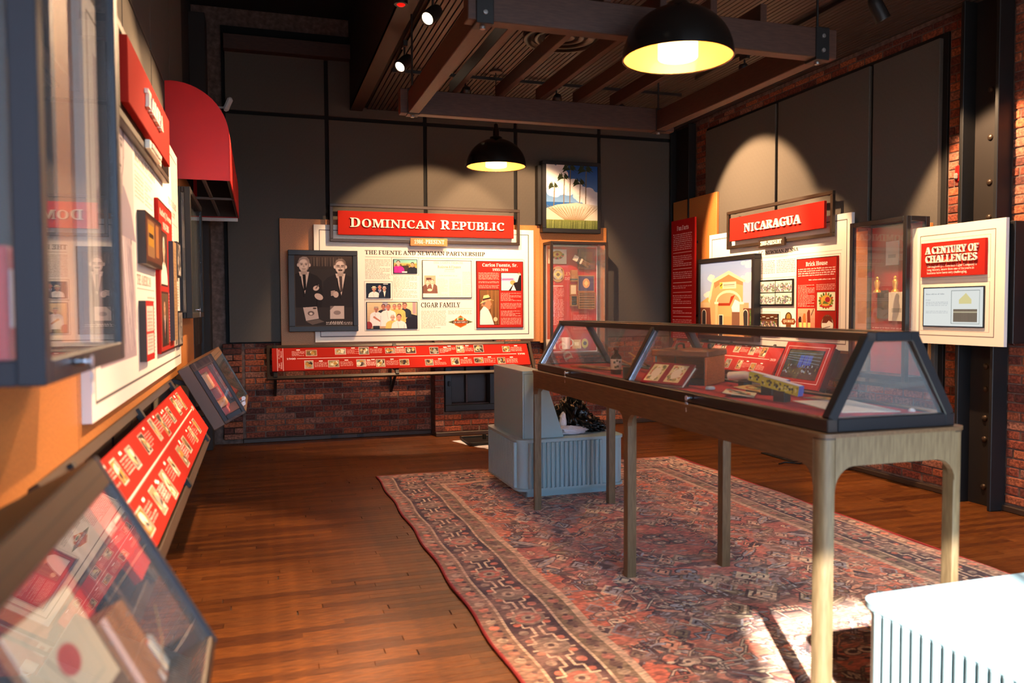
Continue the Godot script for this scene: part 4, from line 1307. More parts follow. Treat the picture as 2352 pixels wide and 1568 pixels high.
	bio.blurb(-6.35, 1.66, -6.09, 1.72, 0.0145, rgb(232, 190, 176))
	bio.rect(-6.339, 1.463, -6.084, 1.644, rgb(238, 228, 190))
	for k in 16:
		var a := TAU * k / 16.0
		bio.ell(-6.212 + cos(a) * 0.085, 1.56 + sin(a) * 0.06, 0.02, 0.012, [rgb(120, 130, 50), rgb(190, 90, 40), rgb(80, 100, 50)][k % 3], a)
	bio.ell(-6.212, 1.56, 0.072, 0.052, rgb(222, 170, 70))
	bio.ell(-6.19, 1.57, 0.035, 0.025, rgb(170, 40, 50))
	bio.poly([[-6.26, 1.53], [-6.24, 1.56], [-6.2, 1.545], [-6.17, 1.53]], rgb(96, 110, 50))
	bio.poly([[-6.3, 1.505], [-6.212, 1.49], [-6.125, 1.505], [-6.125, 1.52], [-6.212, 1.506], [-6.3, 1.52]], rgb(190, 50, 40))
	bio.box(-6.339, 1.463, -6.084, 1.644, 0.004, rgb(40, 14, 14))
	bio.shade(-6.62, 1.215, -6.364, 1.487, rgb(226, 164, 130), rgb(190, 110, 80), 6)
	for q in [[-6.58, 1.41, rgb(50, 26, 20)], [-6.515, 1.44, rgb(190, 104, 52)], [-6.45, 1.475, rgb(120, 46, 30)]]:
		bio.poly([[q[0] - 0.02, 1.215], [q[0] - 0.03, q[1] - 0.03], [q[0] - 0.012, q[1]], [q[0] + 0.012, q[1] - 0.005], [q[0] + 0.03, 1.215]], q[2])
		bio.rect(q[0] - 0.02, 1.3, q[0] + 0.022, 1.35, rgb(228, 206, 120))
	bio.line(-6.42, 1.42, -6.385, 1.48, 0.008, rgb(30, 24, 24))
	bio.ell(-6.19, 1.33, 0.09, 0.1, rgb(120, 76, 40))
	bio.ell(-6.19, 1.33, 0.08, 0.09, rgb(240, 230, 206))
	bio.poly([[-6.265, 1.35], [-6.24, 1.41], [-6.19, 1.42], [-6.14, 1.41], [-6.115, 1.35], [-6.17, 1.375], [-6.2, 1.35]], rgb(110, 50, 34))
	bio.line(-6.25, 1.3, -6.15, 1.32, 0.005, rgb(90, 60, 50))
	bio.box(-6.646, 1.2, -6.064, 1.972, 0.007, rgb(40, 14, 14))
	plate("biography_plate", wall, bio, bio.material(0.4), M.red_edge, -6.646, 1.2, -6.064, 1.972, -5.08, -5.06, root)
	wall_sign(wall, "red NICARAGUA title board in a black metal frame on the right wall", [-7.84, -6.102, 2.152, 2.571], [-7.74, -6.185, 2.233, 2.486], [["N", 0.0, 0.124, 1.0], ["ICARAGUA", 0.137, 1.0, 0.96]], [-7.444, -6.509, 2.31, 2.4], [-7.205, -6.774, 2.12, 2.203], "2003-PRESENT", M.bronze, -5.03, -5.08)
	# photograph of the arched building
	var b := Canvas.new(self, -8.339, 1.18, -7.303, 2.018, 320.0, rgb(150, 170, 206), 24)
	b.shade(-8.339, 1.18, -7.303, 2.018, rgb(128, 152, 200), rgb(196, 200, 214), 40)
	for q in [[-8.12, 1.84], [-7.4, 1.96], [-7.42, 1.8], [-8.2, 1.66], [-7.8, 1.83], [-7.7, 1.8], [-7.36, 1.83], [-7.9, 1.8]]:
		for k in 8:
			b.ell(q[0] + b.rng.randf_range(-0.07, 0.07), q[1] + b.rng.randf_range(-0.025, 0.03), 0.045, 0.022, rgb(226, 206, 200))
	var tan := rgb(214, 158, 110)
	var tan2 := rgb(186, 122, 82)
	b.rect(-8.339, 1.18, -8.0, 1.54, rgb(110, 62, 48))
	b.rect(-8.339, 1.5, -8.05, 1.56, rgb(206, 170, 130))
	b.poly([[-8.339, 1.56], [-8.18, 1.62], [-8.05, 1.56]], rgb(200, 160, 100))
	b.rect(-7.66, 1.18, -7.303, 1.49, rgb(104, 58, 46))
	b.rect(-7.66, 1.49, -7.36, 1.55, rgb(200, 150, 116))
	for q in [-8.26, -7.6, -7.42]:
		b.rect(q - 0.05, 1.24, q + 0.05, 1.43, rgb(230, 214, 190))
		b.ell(q, 1.43, 0.05, 0.05, rgb(230, 214, 190))
		b.rect(q - 0.04, 1.24, q + 0.04, 1.43, rgb(50, 46, 48))
		b.ell(q, 1.43, 0.04, 0.04, rgb(50, 46, 48))
	b.poly([[-8.09, 1.18], [-8.13, 1.52], [-8.06, 1.79], [-7.74, 1.88], [-7.47, 1.78], [-7.47, 1.55], [-7.44, 1.18]], tan)
	b.poly([[-8.17, 1.58], [-8.08, 1.82], [-7.745, 1.91], [-7.42, 1.79], [-7.45, 1.77], [-7.75, 1.87], [-8.05, 1.78], [-8.14, 1.55]], rgb(238, 206, 164))
	b.poly([[-8.05, 1.785], [-7.75, 1.865], [-7.47, 1.775], [-7.47, 1.74], [-7.6, 1.76], [-7.93, 1.76], [-8.03, 1.72]], tan2)
	b.rect(-7.93, 1.71, -7.6, 1.785, rgb(238, 214, 176))
	b.rect(-7.925, 1.713, -7.87, 1.78, rgb(222, 176, 60))
	b.line(-7.92, 1.74, -7.875, 1.765, 0.012, rgb(60, 56, 40))
	b.line(-7.85, 1.752, -7.63, 1.752, 0.01, rgb(120, 110, 110))
	b.line(-7.85, 1.733, -7.63, 1.733, 0.005, rgb(150, 130, 120))
	# arch
	b.rect(-7.98, 1.18, -7.52, 1.58, rgb(206, 150, 96))
	b.ell(-7.755, 1.56, 0.26, 0.135, rgb(240, 216, 176))
	b.ell(-7.755, 1.55, 0.235, 0.115, rgb(196, 150, 110))
	b.rect(-7.98, 1.4, -7.53, 1.55, rgb(212, 160, 104))
	b.poly([[-7.97, 1.55], [-7.73, 1.55], [-7.7, 1.62], [-7.62, 1.64], [-7.72, 1.52], [-7.95, 1.52]], rgb(150, 52, 30))
	b.poly([[-7.69, 1.5], [-7.62, 1.59], [-7.53, 1.56], [-7.53, 1.42], [-7.66, 1.42]], rgb(196, 204, 220))
	b.rect(-7.68, 1.25, -7.53, 1.45, rgb(120, 84, 66))
	b.rect(-8.02, 1.18, -7.965, 1.55, rgb(228, 176, 130))
	b.rect(-8.035, 1.54, -7.95, 1.565, rgb(244, 226, 200))
	b.rect(-7.53, 1.18, -7.46, 1.54, rgb(220, 160, 120))
	b.rect(-7.545, 1.535, -7.45, 1.56, rgb(244, 226, 200))
	b.rect(-7.945, 1.18, -7.855, 1.42, rgb(238, 224, 200))
	b.rect(-7.935, 1.18, -7.865, 1.41, rgb(40, 40, 46))
	b.rect(-8.339, 1.215, -7.303, 1.222, rgb(236, 220, 200))
	b.rect(-8.339, 1.18, -7.96, 1.21, rgb(96, 60, 46))
	b.clutter(-7.55, 1.18, -7.303, 1.29, [rgb(200, 110, 50), rgb(110, 120, 50), rgb(170, 130, 50), rgb(80, 96, 40)], 60, 0.03)
	b.clutter(-7.36, 1.28, -7.303, 1.5, [rgb(90, 106, 60), rgb(70, 86, 50)], 24, 0.022)
	b.soften(2.0)
	framed_picture("framed_photograph", "black framed colour photograph of an arched tan entrance building under blue sky", "photograph", wall, [-8.379, 1.13, -7.249, 2.07], [-8.339, 1.18, -7.303, 2.018], b, -4.99, -5.075, M.black)
	# facts panel
	var ff := Canvas.new(self, -9.0, 1.12, -8.434, 2.585, 320.0, rgb(168, 24, 24), 25)
	ff.text("Fun Facts", -8.86, -8.58, 2.455, 2.51, rgb(250, 244, 236))
	var y := 2.42
	for q in [0.24, 0.17, 0.14, 0.09, 0.16, 0.08, 0.3]:
		ff.ell(-8.945, y - 0.012, 0.008, 0.008, Color.WHITE)
		ff.blurb(-8.95, y - q + 0.03, -8.5, y, 0.0235, rgb(236, 200, 196))
		ff.line(-8.95, y - q, -8.5, y - q, 0.007, rgb(246, 230, 226))
		y -= q + 0.03
	var fr := thing("facts_panel", "tall narrow red Fun Facts panel in the far right corner", "exhibit panel", wall_point(wall, -8.7, 1.12, -5.0))
	plate("board", wall, ff, ff.material(), M.red_edge, -9.0, 1.12, -8.434, 2.585, -5.0, -4.975, fr)
	for p in [[-8.9, 1.4], [-8.6, 1.4], [-8.9, 2.3], [-8.6, 2.3]]:
		wbox("standoff", wall, Vector3(p[0] - 0.015, p[1] - 0.015, -5.112), Vector3(p[0] + 0.015, p[1] + 0.015, -5.0), M.black_steel, fr, 0.003)
	# timeline
	var h := Vector2(1.08 - 0.8, 0.16).length()
	var tl := Canvas.new(self, -9.0, 0.0, -6.79, h, 360.0, RED, 26)
	timeline_print(tl, -9.0, -6.79, h, "1999", "2020", 7, 99)
	timeline(wall, "sloping red timeline board ending at 2020, low on the right wall", -9.0, -6.79, -9.05, -6.72, 1.075, -5.05, 0.81, -4.9, tl, -5.145, [-8.6, -7.8, -7.0])
	# touch screen
	var ks := Canvas.new(self, -0.34, 0.0, 0.34, 0.46, 360.0, RED, 27)
	ks.box(-0.3, 0.05, 0.3, 0.42, 0.006, rgb(246, 230, 226))
	var up := Vector3(0, 0.91, -0.415).normalized()
	var frame := wall * Transform3D(Basis(Vector3.RIGHT, up, Vector3.RIGHT.cross(up)), Vector3(-6.36, 0.74, -4.82))
	var kk := thing("touch_screen", "tilted touch screen in a red surround beyond the glass table case", "screen", wall_point(wall, -6.36, 0.74, -4.82))
	plate("surround", frame, ks, ks.material(), M.red_edge, -0.34, 0.0, 0.34, 0.46, -0.02, 0.0, kk)
	wbox("housing", frame, Vector3(-0.3, 0.02, -0.12), Vector3(0.3, 0.44, -0.02), M.black, kk, 0.004)
	wbox("support_arm", wall, Vector3(-6.44, 0.78, -5.145), Vector3(-6.28, 0.9, -4.95), M.black_steel, kk, 0.004)
	var sc := Canvas.new(self, -0.255, 0.09, 0.255, 0.385, 360.0, rgb(40, 42, 36), 28)
	sc.shade(-0.255, 0.22, 0.255, 0.385, rgb(96, 100, 70), rgb(60, 66, 60), 8)
	sc.rect(-0.06, 0.2, 0.12, 0.33, rgb(70, 110, 220))
	sc.line(0.0, 0.2, 0.0, 0.33, 0.006, rgb(30, 40, 80))
	sc.line(0.06, 0.2, 0.06, 0.33, 0.006, rgb(30, 40, 80))
	for i in 4:
		sc.line(-0.24, 0.28 + i * 0.022, 0.24, 0.245 + i * 0.035, 0.005, rgb(170, 190, 220))
	sc.clutter(-0.255, 0.12, 0.255, 0.24, [rgb(60, 30, 34), rgb(120, 90, 80), rgb(180, 190, 200), rgb(30, 26, 30), rgb(150, 130, 60)], 80, 0.018)
	sc.rect(-0.255, 0.09, 0.255, 0.13, rgb(24, 20, 24))
	sc.box(-0.255, 0.09, 0.255, 0.385, 0.012, rgb(14, 14, 16))
	var tex := sc.texture()
	var sm := flat(Color(0.02, 0.02, 0.02), 0.15)
	sm.emission_enabled = true
	sm.emission_texture = tex
	sm.emission = Color.WHITE
	sm.emission_operator = BaseMaterial3D.EMISSION_OP_MULTIPLY
	sm.emission_energy_multiplier = 0.55
	plate("screen", frame, sc, sm, M.black, -0.255, 0.09, 0.255, 0.385, 0.0, 0.004, kk)
	glow_light(frame * T(Vector3(0, 0.24, 0.02)), Vector2(0.5, 0.29), Color(0.7, 0.8, 1.0), 0.02, kk)
	# challenges panel
	var ch := Canvas.new(self, -5.125, 1.212, -4.286, 2.123, 420.0, rgb(234, 222, 202), 29)
	ch.box(-5.045, 1.275, -4.365, 2.055, 0.005, rgb(70, 56, 50))
	ch.box(-5.035, 1.705, -4.405, 2.02, 0.004, rgb(190, 160, 140))
	ch.box(-5.035, 1.31, -4.405, 1.68, 0.004, rgb(190, 160, 140))
	var cp := thing("exhibit_panel", "white A CENTURY OF CHALLENGES panel standing out before the black steel column", "exhibit panel", wall_point(wall, -4.7, 1.212, -5.0))
	plate("board", wall, ch, ch.material(), M.panel_edge, -5.125, 1.212, -4.286, 2.123, -5.03, -5.0, cp)
	wbox("mounting_box", wall, Vector3(-4.9, 1.235, -5.06), Vector3(-4.3, 2.1, -5.03), M.black, cp, 0.003)
	wbox("mounting_box", wall, Vector3(-4.37, 1.235, -5.18), Vector3(-4.26, 2.1, -5.055), M.black, cp, 0.003)
	var rd := Canvas.new(self, -5.01, 1.73, -4.43, 1.994, 420.0, RED, 30)
	rd.text("Throughout J.C. Newman Cigar Company's", -4.95, -4.5, 1.795, 1.82, rgb(250, 236, 220))
	rd.text("long history, more than one of its years in", -4.95, -4.52, 1.77, 1.793, rgb(250, 236, 220))
	rd.text("business have been very challenging.", -4.95, -4.58, 1.745, 1.768, rgb(250, 236, 220))
	var rp := plate("title_plate", wall, rd, rd.material(), M.red_edge, -5.01, 1.73, -4.43, 1.994, -5.0, -4.975, cp)
	put("lettering", joined([[letters("A CENTURY OF", -4.96, -4.48, 1.905, 1.96, 0.012), Transform3D()], [letters("CHALLENGES", -4.955, -4.49, 1.838, 1.893, 0.012), Transform3D()]]), M.letter, wall * T(Vector3(0, 0, -4.968)), rp)
	var ss := Canvas.new(self, -4.998, 1.343, -4.443, 1.649, 420.0, rgb(226, 230, 226), 31)
	ss.blurb(-4.97, 1.58, -4.79, 1.605, 0.016, rgb(170, 175, 176))
	ss.blurb(-4.97, 1.545, -4.9, 1.558, 0.013, rgb(170, 175, 176))
	ss.blurb(-4.97, 1.5, -4.76, 1.54, 0.012, rgb(190, 195, 196))
	ss.blurb(-4.97, 1.44, -4.76, 1.47, 0.012, rgb(190, 195, 196))
	ss.box(-4.73, 1.37, -4.48, 1.62, 0.003, rgb(110, 120, 120))
	ss.rect(-4.71, 1.385, -4.5, 1.48, rgb(110, 98, 84))
	for i in 16:
		ss.rect(-4.71 + i * 0.013, 1.385, -4.706 + i * 0.013, 1.48, rgb(134, 120, 104))
	ss.rect(-4.71, 1.452, -4.5, 1.462, rgb(190, 180, 150))
	ss.poly([[-4.66, 1.52], [-4.66, 1.55], [-4.61, 1.59], [-4.6, 1.6], [-4.59, 1.59], [-4.55, 1.55], [-4.55, 1.52]], rgb(220, 210, 150))
	ss.box(-4.998, 1.343, -4.443, 1.649, 0.008, rgb(30, 34, 40))
	var stex := ss.texture()
	var em := flat(Color(0.05, 0.05, 0.05), 0.2)
	em.emission_enabled = true
	em.emission_texture = stex
	em.emission = Color.WHITE
	em.emission_operator = BaseMaterial3D.EMISSION_OP_MULTIPLY
	em.emission_energy_multiplier = 0.95
	plate("screen", wall, ss, em, M.black, -4.998, 1.343, -4.443, 1.649, -5.0, -4.99, cp)
	glow_light(wall * T(Vector3(-4.72, 1.5, -4.97)), Vector2(0.54, 0.29), Color(0.95, 1.0, 1.0), 0.04, cp)
	# fire alarm with its conduits
	var al := thing("fire_alarm", "red fire alarm strobe on the brick beside the black steel column", "fire alarm", wall_point(wall, -4.81, 2.5, -5.19))
	wbox("housing", wall, Vector3(-4.865, 2.455, -5.2), Vector3(-4.755, 2.585, -5.135), M.alarm, al, 0.012)
	wbox("strobe_lens", wall, Vector3(-4.855, 2.475, -5.137), Vector3(-4.82, 2.525, -5.115), flat(rgb(120, 116, 110), 0.15), al, 0.01)
	wbox("speaker_slots", wall, Vector3(-4.795, 2.5, -5.137), Vector3(-4.77, 2.57, -5.13), flat(rgb(120, 10, 10), 0.5), al, 0.002)
	for q in [[-4.85, 0.9, 3.78], [-4.79, 2.58, 3.78]]:
		var cd := thing("conduit", ["thin black conduit running full height down the brick beside the column", "short black conduit from the ceiling down to the red fire alarm"][0 if q[1] < 1.0 else 1], "conduit", wall_point(wall, q[0], q[1], -5.185))
		put("pipe", tube([Vector3(0, q[1], 0), Vector3(0, (q[1] + q[2]) / 2, 0), Vector3(0, q[2], 0)], 0.012, 10), M.black_steel, T(wall_point(wall, q[0], 0, -5.182)), cd)
		put("strap", cbox(Vector3(0.02, 0.02, 0.045), 0.003), M.black_steel, T(wall_point(wall, q[0], 3.1, -5.185)), cd)

func glow_light(xf: Transform3D, size: Vector2, c: Color, e: float, parent: Node3D) -> void:
	var l := AreaLight3D.new()
	l.name = "screen_light"
	l.area_size = size
	l.light_color = c
	l.light_energy = e
	l.shadow_enabled = true
	parent.add_child(l, true)
	l.global_transform = Transform3D(xf.basis.orthonormalized() * Basis(Vector3.UP, PI), xf.origin)

func build_left_exhibit() -> void:
	var wall := left_wall
	var bb := thing("backing_board", "brown fibreboard backing on the left wall behind the panel and its cases", "backing board", wall_point(wall, 4.0, 1.05, -0.58))
	for q in [[0.3, 2.78], [2.784, 5.9], [5.904, 7.4]]:
		wbox("board", wall, Vector3(q[0], 1.05, -0.62), Vector3(q[1], 2.56, -0.55), M.backing, bb, 0.003)
	var cv := Canvas.new(self, 2.836, 1.134, 5.874, 2.53, 260.0, IVORY, 40)
	panel_rules(cv, 2.9, 5.82, 1.19, 2.475)
	cv.text("MOVING TO TAMPA", 3.9, 4.62, 2.17, 2.215, PALE.darkened(0.25))
	cv.line(3.89, 2.15, 4.5, 2.15, 0.004, PALE)
	cv.blurb(3.89, 1.99, 4.18, 2.13, 0.018, PALE)
	cv.blurb(4.22, 1.99, 4.5, 2.13, 0.018, PALE)
	cv.text("THE AMERICAN", 3.89, 4.37, 1.615, 1.66, PALE.darkened(0.25))
	cv.line(3.89, 1.597, 4.5, 1.597, 0.004, PALE)
	cv.blurb(4.22, 1.25, 4.5, 1.57, 0.018, PALE)
	cv.text("THE STANDARD", 5.26, 5.75, 2.15, 2.19, PALE.darkened(0.25))
	cv.text("OF QUALITY", 5.26, 5.65, 2.08, 2.12, PALE.darkened(0.25))
	cv.line(5.25, 2.05, 5.8, 2.05, 0.004, PALE)
	cv.blurb(5.25, 1.66, 5.5, 2.03, 0.018, PALE)
	cv.blurb(5.53, 1.52, 5.8, 1.7, 0.018, PALE)
	# the large old portrait printed at its near end
	cv.shade(3.0, 1.3, 3.85, 2.36, rgb(196, 184, 184), rgb(226, 210, 200), 12)
	cv.poly([[3.0, 1.3], [3.0, 1.9], [3.3, 2.05], [3.55, 2.0], [3.75, 1.8], [3.8, 1.55], [3.83, 1.3]], rgb(170, 154, 160))
	for i in 60:
		var t := cv.rng.randf()
		cv.line(3.05 + t * 0.7, 1.95 - t * 0.2, 3.15 + t * 0.6 + cv.rng.randf() * 0.15, 1.32 + cv.rng.randf() * 0.2, 0.008, rgb(120, 108, 124).lerp(rgb(226, 214, 214), cv.rng.randf()))
	cv.person(3.5, 2.32, 0.3, rgb(190, 176, 176), rgb(110, 100, 116), rgb(150, 138, 150), 1.8)
	var root := thing("exhibit_panel", "white exhibit panel on the left wall, brightly lit and steeply receding", "exhibit panel", wall_point(wall, 4.35, 1.134, -0.55))
	plate("board", wall, cv, cv.material(), M.panel_edge, 2.836, 1.134, 5.874, 2.53, -0.55, -0.52, root)
	var pq := Canvas.new(self, 3.93, 1.71, 4.55, 1.95, 300.0, rgb(96, 50, 36), 41)
	pq.rect(4.0, 1.75, 4.25, 1.92, rgb(150, 110, 70))
	pq.rect(4.03, 1.8, 4.22, 1.84, rgb(190, 140, 40))
	pq.rect(4.03, 1.86, 4.22, 1.9, rgb(190, 140, 40))
	pq.rect(4.3, 1.76, 4.42, 1.92, rgb(170, 110, 60))
	pq.rect(4.05, 1.84, 4.2, 1.86, rgb(50, 30, 24))
	pq.box(3.93, 1.71, 4.55, 1.95, 0.018, rgb(44, 26, 24))
	plate("picture_plate", wall, pq, pq.material(0.3), M.bronze, 3.93, 1.71, 4.55, 1.95, -0.52, -0.485, root)
	var bio := Canvas.new(self, 4.564, 1.266, 5.24, 2.09, 300.0, RED, 42)
	bio.text("Stanford J. Newman", 4.62, 5.2, 2.0, 2.05, rgb(250, 240, 226))
	bio.text("1916-2006", 4.76, 5.06, 1.945, 1.985, rgb(250, 240, 226))
	bio.rect(4.62, 1.63, 4.95, 1.93, rgb(70, 50, 44))
	bio.person(4.78, 1.9, 0.13, rgb(216, 170, 140), rgb(200, 190, 180), rgb(230, 220, 210), 1.63)
	bio.rect(4.62, 1.3, 4.95, 1.6, rgb(90, 70, 52))
	bio.person(4.76, 1.56, 0.09, rgb(206, 150, 120), rgb(60, 46, 40), rgb(40, 34, 36), 1.3, {"shirt": rgb(230, 220, 210), "tie": rgb(150, 40, 40)})
	bio.box(4.62, 1.63, 4.95, 1.93, 0.01, rgb(60, 24, 18))
	bio.box(4.62, 1.3, 4.95, 1.6, 0.01, rgb(60, 24, 18))
	bio.blurb(4.98, 1.3, 5.2, 1.6, 0.018, rgb(236, 200, 186))
	bio.box(4.564, 1.266, 5.24, 2.09, 0.01, rgb(60, 16, 14))
	plate("biography_plate", wall, bio, bio.material(0.4), M.red_edge, 4.564, 1.266, 5.24, 2.09, -0.52, -0.5, root)
	var nb := Canvas.new(self, 5.02, 1.32, 5.2, 1.9, 200.0, rgb(150, 120, 86), 46)
	nb.blurb(5.04, 1.34, 5.18, 1.86, 0.02, rgb(110, 84, 60))
	plate("document_plate", wall, nb, nb.material(0.4), M.bronze, 5.02, 1.32, 5.2, 1.9, -0.5, -0.475, root)
	var sr := Canvas.new(self, 3.92, 1.265, 4.2, 1.542, 300.0, rgb(232, 220, 204), 43)
	sr.blurb(3.97, 1.31, 4.15, 1.5, 0.016, rgb(150, 130, 120))
	sr.rect(3.92, 1.39, 4.2, 1.4, rgb(190, 40, 34))
	sr.rect(3.92, 1.265, 4.2, 1.295, rgb(190, 40, 34))
	sr.box(3.92, 1.265, 4.2, 1.542, 0.024, rgb(190, 40, 34))
	plate("photo_plate", wall, sr, sr.material(0.4), M.bronze, 3.92, 1.265, 4.2, 1.542, -0.52, -0.49, root)
	var k := 0
	for q in [[5.545, 1.713, 5.78, 1.94], [5.23, 1.265, 5.49, 1.64], [5.53, 1.26, 5.8, 1.492]]:
		k += 1
		var p := Canvas.new(self, q[0], q[1], q[2], q[3], 260.0, rgb(176, 166, 156), 50 + k)
		p.clutter(q[0], q[1], q[2], q[3], [rgb(90, 82, 78), rgb(210, 200, 188), rgb(130, 120, 112), rgb(60, 54, 52)], 90, 0.03)
		p.box(q[0], q[1], q[2], q[3], 0.012, rgb(30, 24, 24))
		plate("photo_plate", wall, p, p.material(0.35), M.black, q[0], q[1], q[2], q[3], -0.52, -0.5, root)
	wall_sign(wall, "orange red TAMPA title board in a black frame on the left wall", [3.28, 4.99, 2.225, 2.59], [3.34, 4.79, 2.288, 2.54], [["T", 0.0, 0.19, 1.0], ["AMPA", 0.21, 1.0, 0.95]], [3.79, 4.35, 2.385, 2.458], [3.97, 4.4, 2.235, 2.275], "1954-PRESENT", M.letter, -0.485, -0.52)
	var h := Vector2(1.03 - 0.765, 0.155).length()
	var tl := Canvas.new(self, 2.3, 0.0, 5.18, h, 300.0, RED, 44)
	timeline_print(tl, 2.3, 5.18, h, "1921", "1959", 8, 55, false)
	timeline(wall, "long sloping red timeline board low on the left wall, steeply receding", 2.3, 5.18, 2.2, 5.27, 1.03, -0.485, 0.765, -0.33, tl, -0.62, [2.5, 3.8, 5.1])
	# awning
	var prof := PackedVector2Array()
	var inner := PackedVector2Array()
	# profile in (out from the wall, y)
	var outer := [Vector2(-0.62, 3.13)]
	for i in 15:
		var a := PI / 2 * (1.0 - i / 14.0)
		outer.append(Vector2(-0.58 + 0.39 * cos(a), 2.75 + 0.385 * sin(a)))
	outer.append(Vector2(-0.188, 2.44))
	for p in outer:
		prof.append(p)
	var rev := outer.duplicate()
	rev.reverse()
	for p in rev:
		inner.append(Vector2(p.x - (0.008 if p.x > -0.61 else 0.0), p.y - 0.008 if p.y > 2.5 else p.y))
	var skin := prof.duplicate()
	skin.append_array(inner)
	var aw := thing("awning", "red round-topped fabric awning projecting from the left wall", "awning", Vector3(-0.6, 2.43, -7.4))
	put("canopy", prism(skin, 2.5, true), M.awning, T(Vector3(0, 0, -8.7)), aw)
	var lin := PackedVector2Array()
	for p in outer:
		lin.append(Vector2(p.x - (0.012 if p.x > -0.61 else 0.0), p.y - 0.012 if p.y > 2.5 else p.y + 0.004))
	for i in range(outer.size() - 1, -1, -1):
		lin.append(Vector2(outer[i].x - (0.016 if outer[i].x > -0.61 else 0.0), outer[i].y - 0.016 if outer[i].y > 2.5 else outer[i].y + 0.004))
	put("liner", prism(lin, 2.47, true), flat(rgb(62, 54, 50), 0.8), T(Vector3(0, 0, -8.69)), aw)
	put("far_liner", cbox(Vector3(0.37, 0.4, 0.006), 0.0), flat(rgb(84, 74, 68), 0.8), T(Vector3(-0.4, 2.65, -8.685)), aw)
	var cap := prof.duplicate()
	cap.append(Vector2(-0.62, 2.44))
	for z in [-6.208, -8.7]:
		put("end_panel", prism(cap, 0.008), M.awning, T(Vector3(0, 0, z)), aw)
	var am := flat(rgb(120, 112, 108), 0.5, 0.3)
	put("frame_tube", joined([bar(Vector3(-0.56, 2.45, -7.3), Vector3(-0.2, 2.45, -7.3), 0.03, 0.02), bar(Vector3(-0.38, 2.46, -6.25), Vector3(-0.38, 2.46, -8.65), 0.025, 0.02), bar(Vector3(-0.6, 2.46, -6.25), Vector3(-0.6, 2.46, -8.65), 0.03, 0.03)]), am, Transform3D(), aw)
	put("front_tube", joined([bar(Vector3(-0.205, 2.455, -6.22), Vector3(-0.205, 2.455, -8.68), 0.02, 0.02)]), am, Transform3D(), aw)
	put("end_trim", cbox(Vector3(0.4, 0.035, 0.03), 0.004), M.white, T(Vector3(-0.4, 2.42, -8.68)), aw)

# ---------------------------------------------------------------- display cases
# upright wall case: black posts and rails, glass front and sides
func upright_case(wall: Transform3D, label: String, x0: float, x1: float, y0: float, y1: float, back: float, out: float, frame: Material, w: float, lining: Material) -> Node3D:
	var root := thing("wall_case", label, "display case", wall_point(wall, (x0 + x1) / 2, y0, (back + out) / 2))
	for q in [[x0, out - w], [x1 - w, out - w], [x0, back], [x1 - w, back]]:
		wbox("post", wall, Vector3(q[0], y0, q[1]), Vector3(q[0] + w, y1, q[1] + w), frame, root, 0.003)
	for y in [y0, y1 - w]:
		for q in [[x0 + w, x1 - w, out - w, out], [x0 + w, x1 - w, back, back + w], [x0, x0 + w, back + w, out - w], [x1 - w, x1, back + w, out - w]]:
			wbox("rail", wall, Vector3(q[0], y, q[2]), Vector3(q[1], y + w, q[3]), frame, root, 0.003)
	wbox("top_board", wall, Vector3(x0 + w, y1 - 0.014, back + w), Vector3(x1 - w, y1 - 0.002, out - w), frame, root, 0.001)
	wbox("base_board", wall, Vector3(x0 + w, y0 + 0.002, back + w), Vector3(x1 - w, y0 + w - 0.004, out - w), frame, root, 0.001)
	if lining:
		wbox("back_board", wall, Vector3(x0 + w, y0 + w, back + 0.004), Vector3(x1 - w, y1 - w, back + 0.014), lining, root, 0.001)
	wbox("glass_front", wall, Vector3(x0 + w, y0 + w, out - 0.016), Vector3(x1 - w, y1 - w, out - 0.01), M.glass, root, 0.0)
	for x in [x0 + 0.01, x1 - 0.016]:
		wbox("glass_side", wall, Vector3(x, y0 + w, back + w), Vector3(x + 0.006, y1 - w, out - w), M.glass, root, 0.0)
	return root

func small_open_box(called: String, label: String, wall: Transform3D, x: float, y: float, z: float, w: float, h: float, lid_mat: Material, contents: Material, rows: int, group := "") -> void:
	# an open box hung up: the lid above, the filled tray below
	var root := thing(called, label, "cigar box", wall_point(wall, x, y, z), group)
	wbox("lid", wall, Vector3(x - w / 2, y + 0.004, z), Vector3(x + w / 2, y + h, z + 0.015), M.cigar_wood, root, 0.002)
	wbox("lid_label", wall, Vector3(x - w / 2 + 0.012, y + 0.016, z + 0.015), Vector3(x + w / 2 - 0.012, y + h - 0.012, z + 0.018), lid_mat, root, 0.001)
	wbox("tray", wall, Vector3(x - w / 2, y - h, z), Vector3(x + w / 2, y - 0.002, z + 0.014), M.cigar_wood, root, 0.002)
	for b in [[-w / 2, w / 2, -h, -h + 0.01], [-w / 2, w / 2, -0.012, -0.002], [-w / 2, -w / 2 + 0.01, -h, -0.002], [w / 2 - 0.01, w / 2, -h, -0.002]]:
		wbox("tray_wall", wall, Vector3(x + b[0], y + b[2], z + 0.014), Vector3(x + b[1], y + b[3], z + 0.05), M.cigar_wood, root, 0.001)
	for i in rows:
		var yy := y - h + 0.012 + (h - 0.024) * (i + 0.5) / rows
		put("cigar", tube([Vector3(x - w / 2 + 0.012, yy, z + 0.03), Vector3(x, yy, z + 0.03), Vector3(x + w / 2 - 0.012, yy, z + 0.03)], (h - 0.024) / rows * 0.44, 8), contents, wall, root)

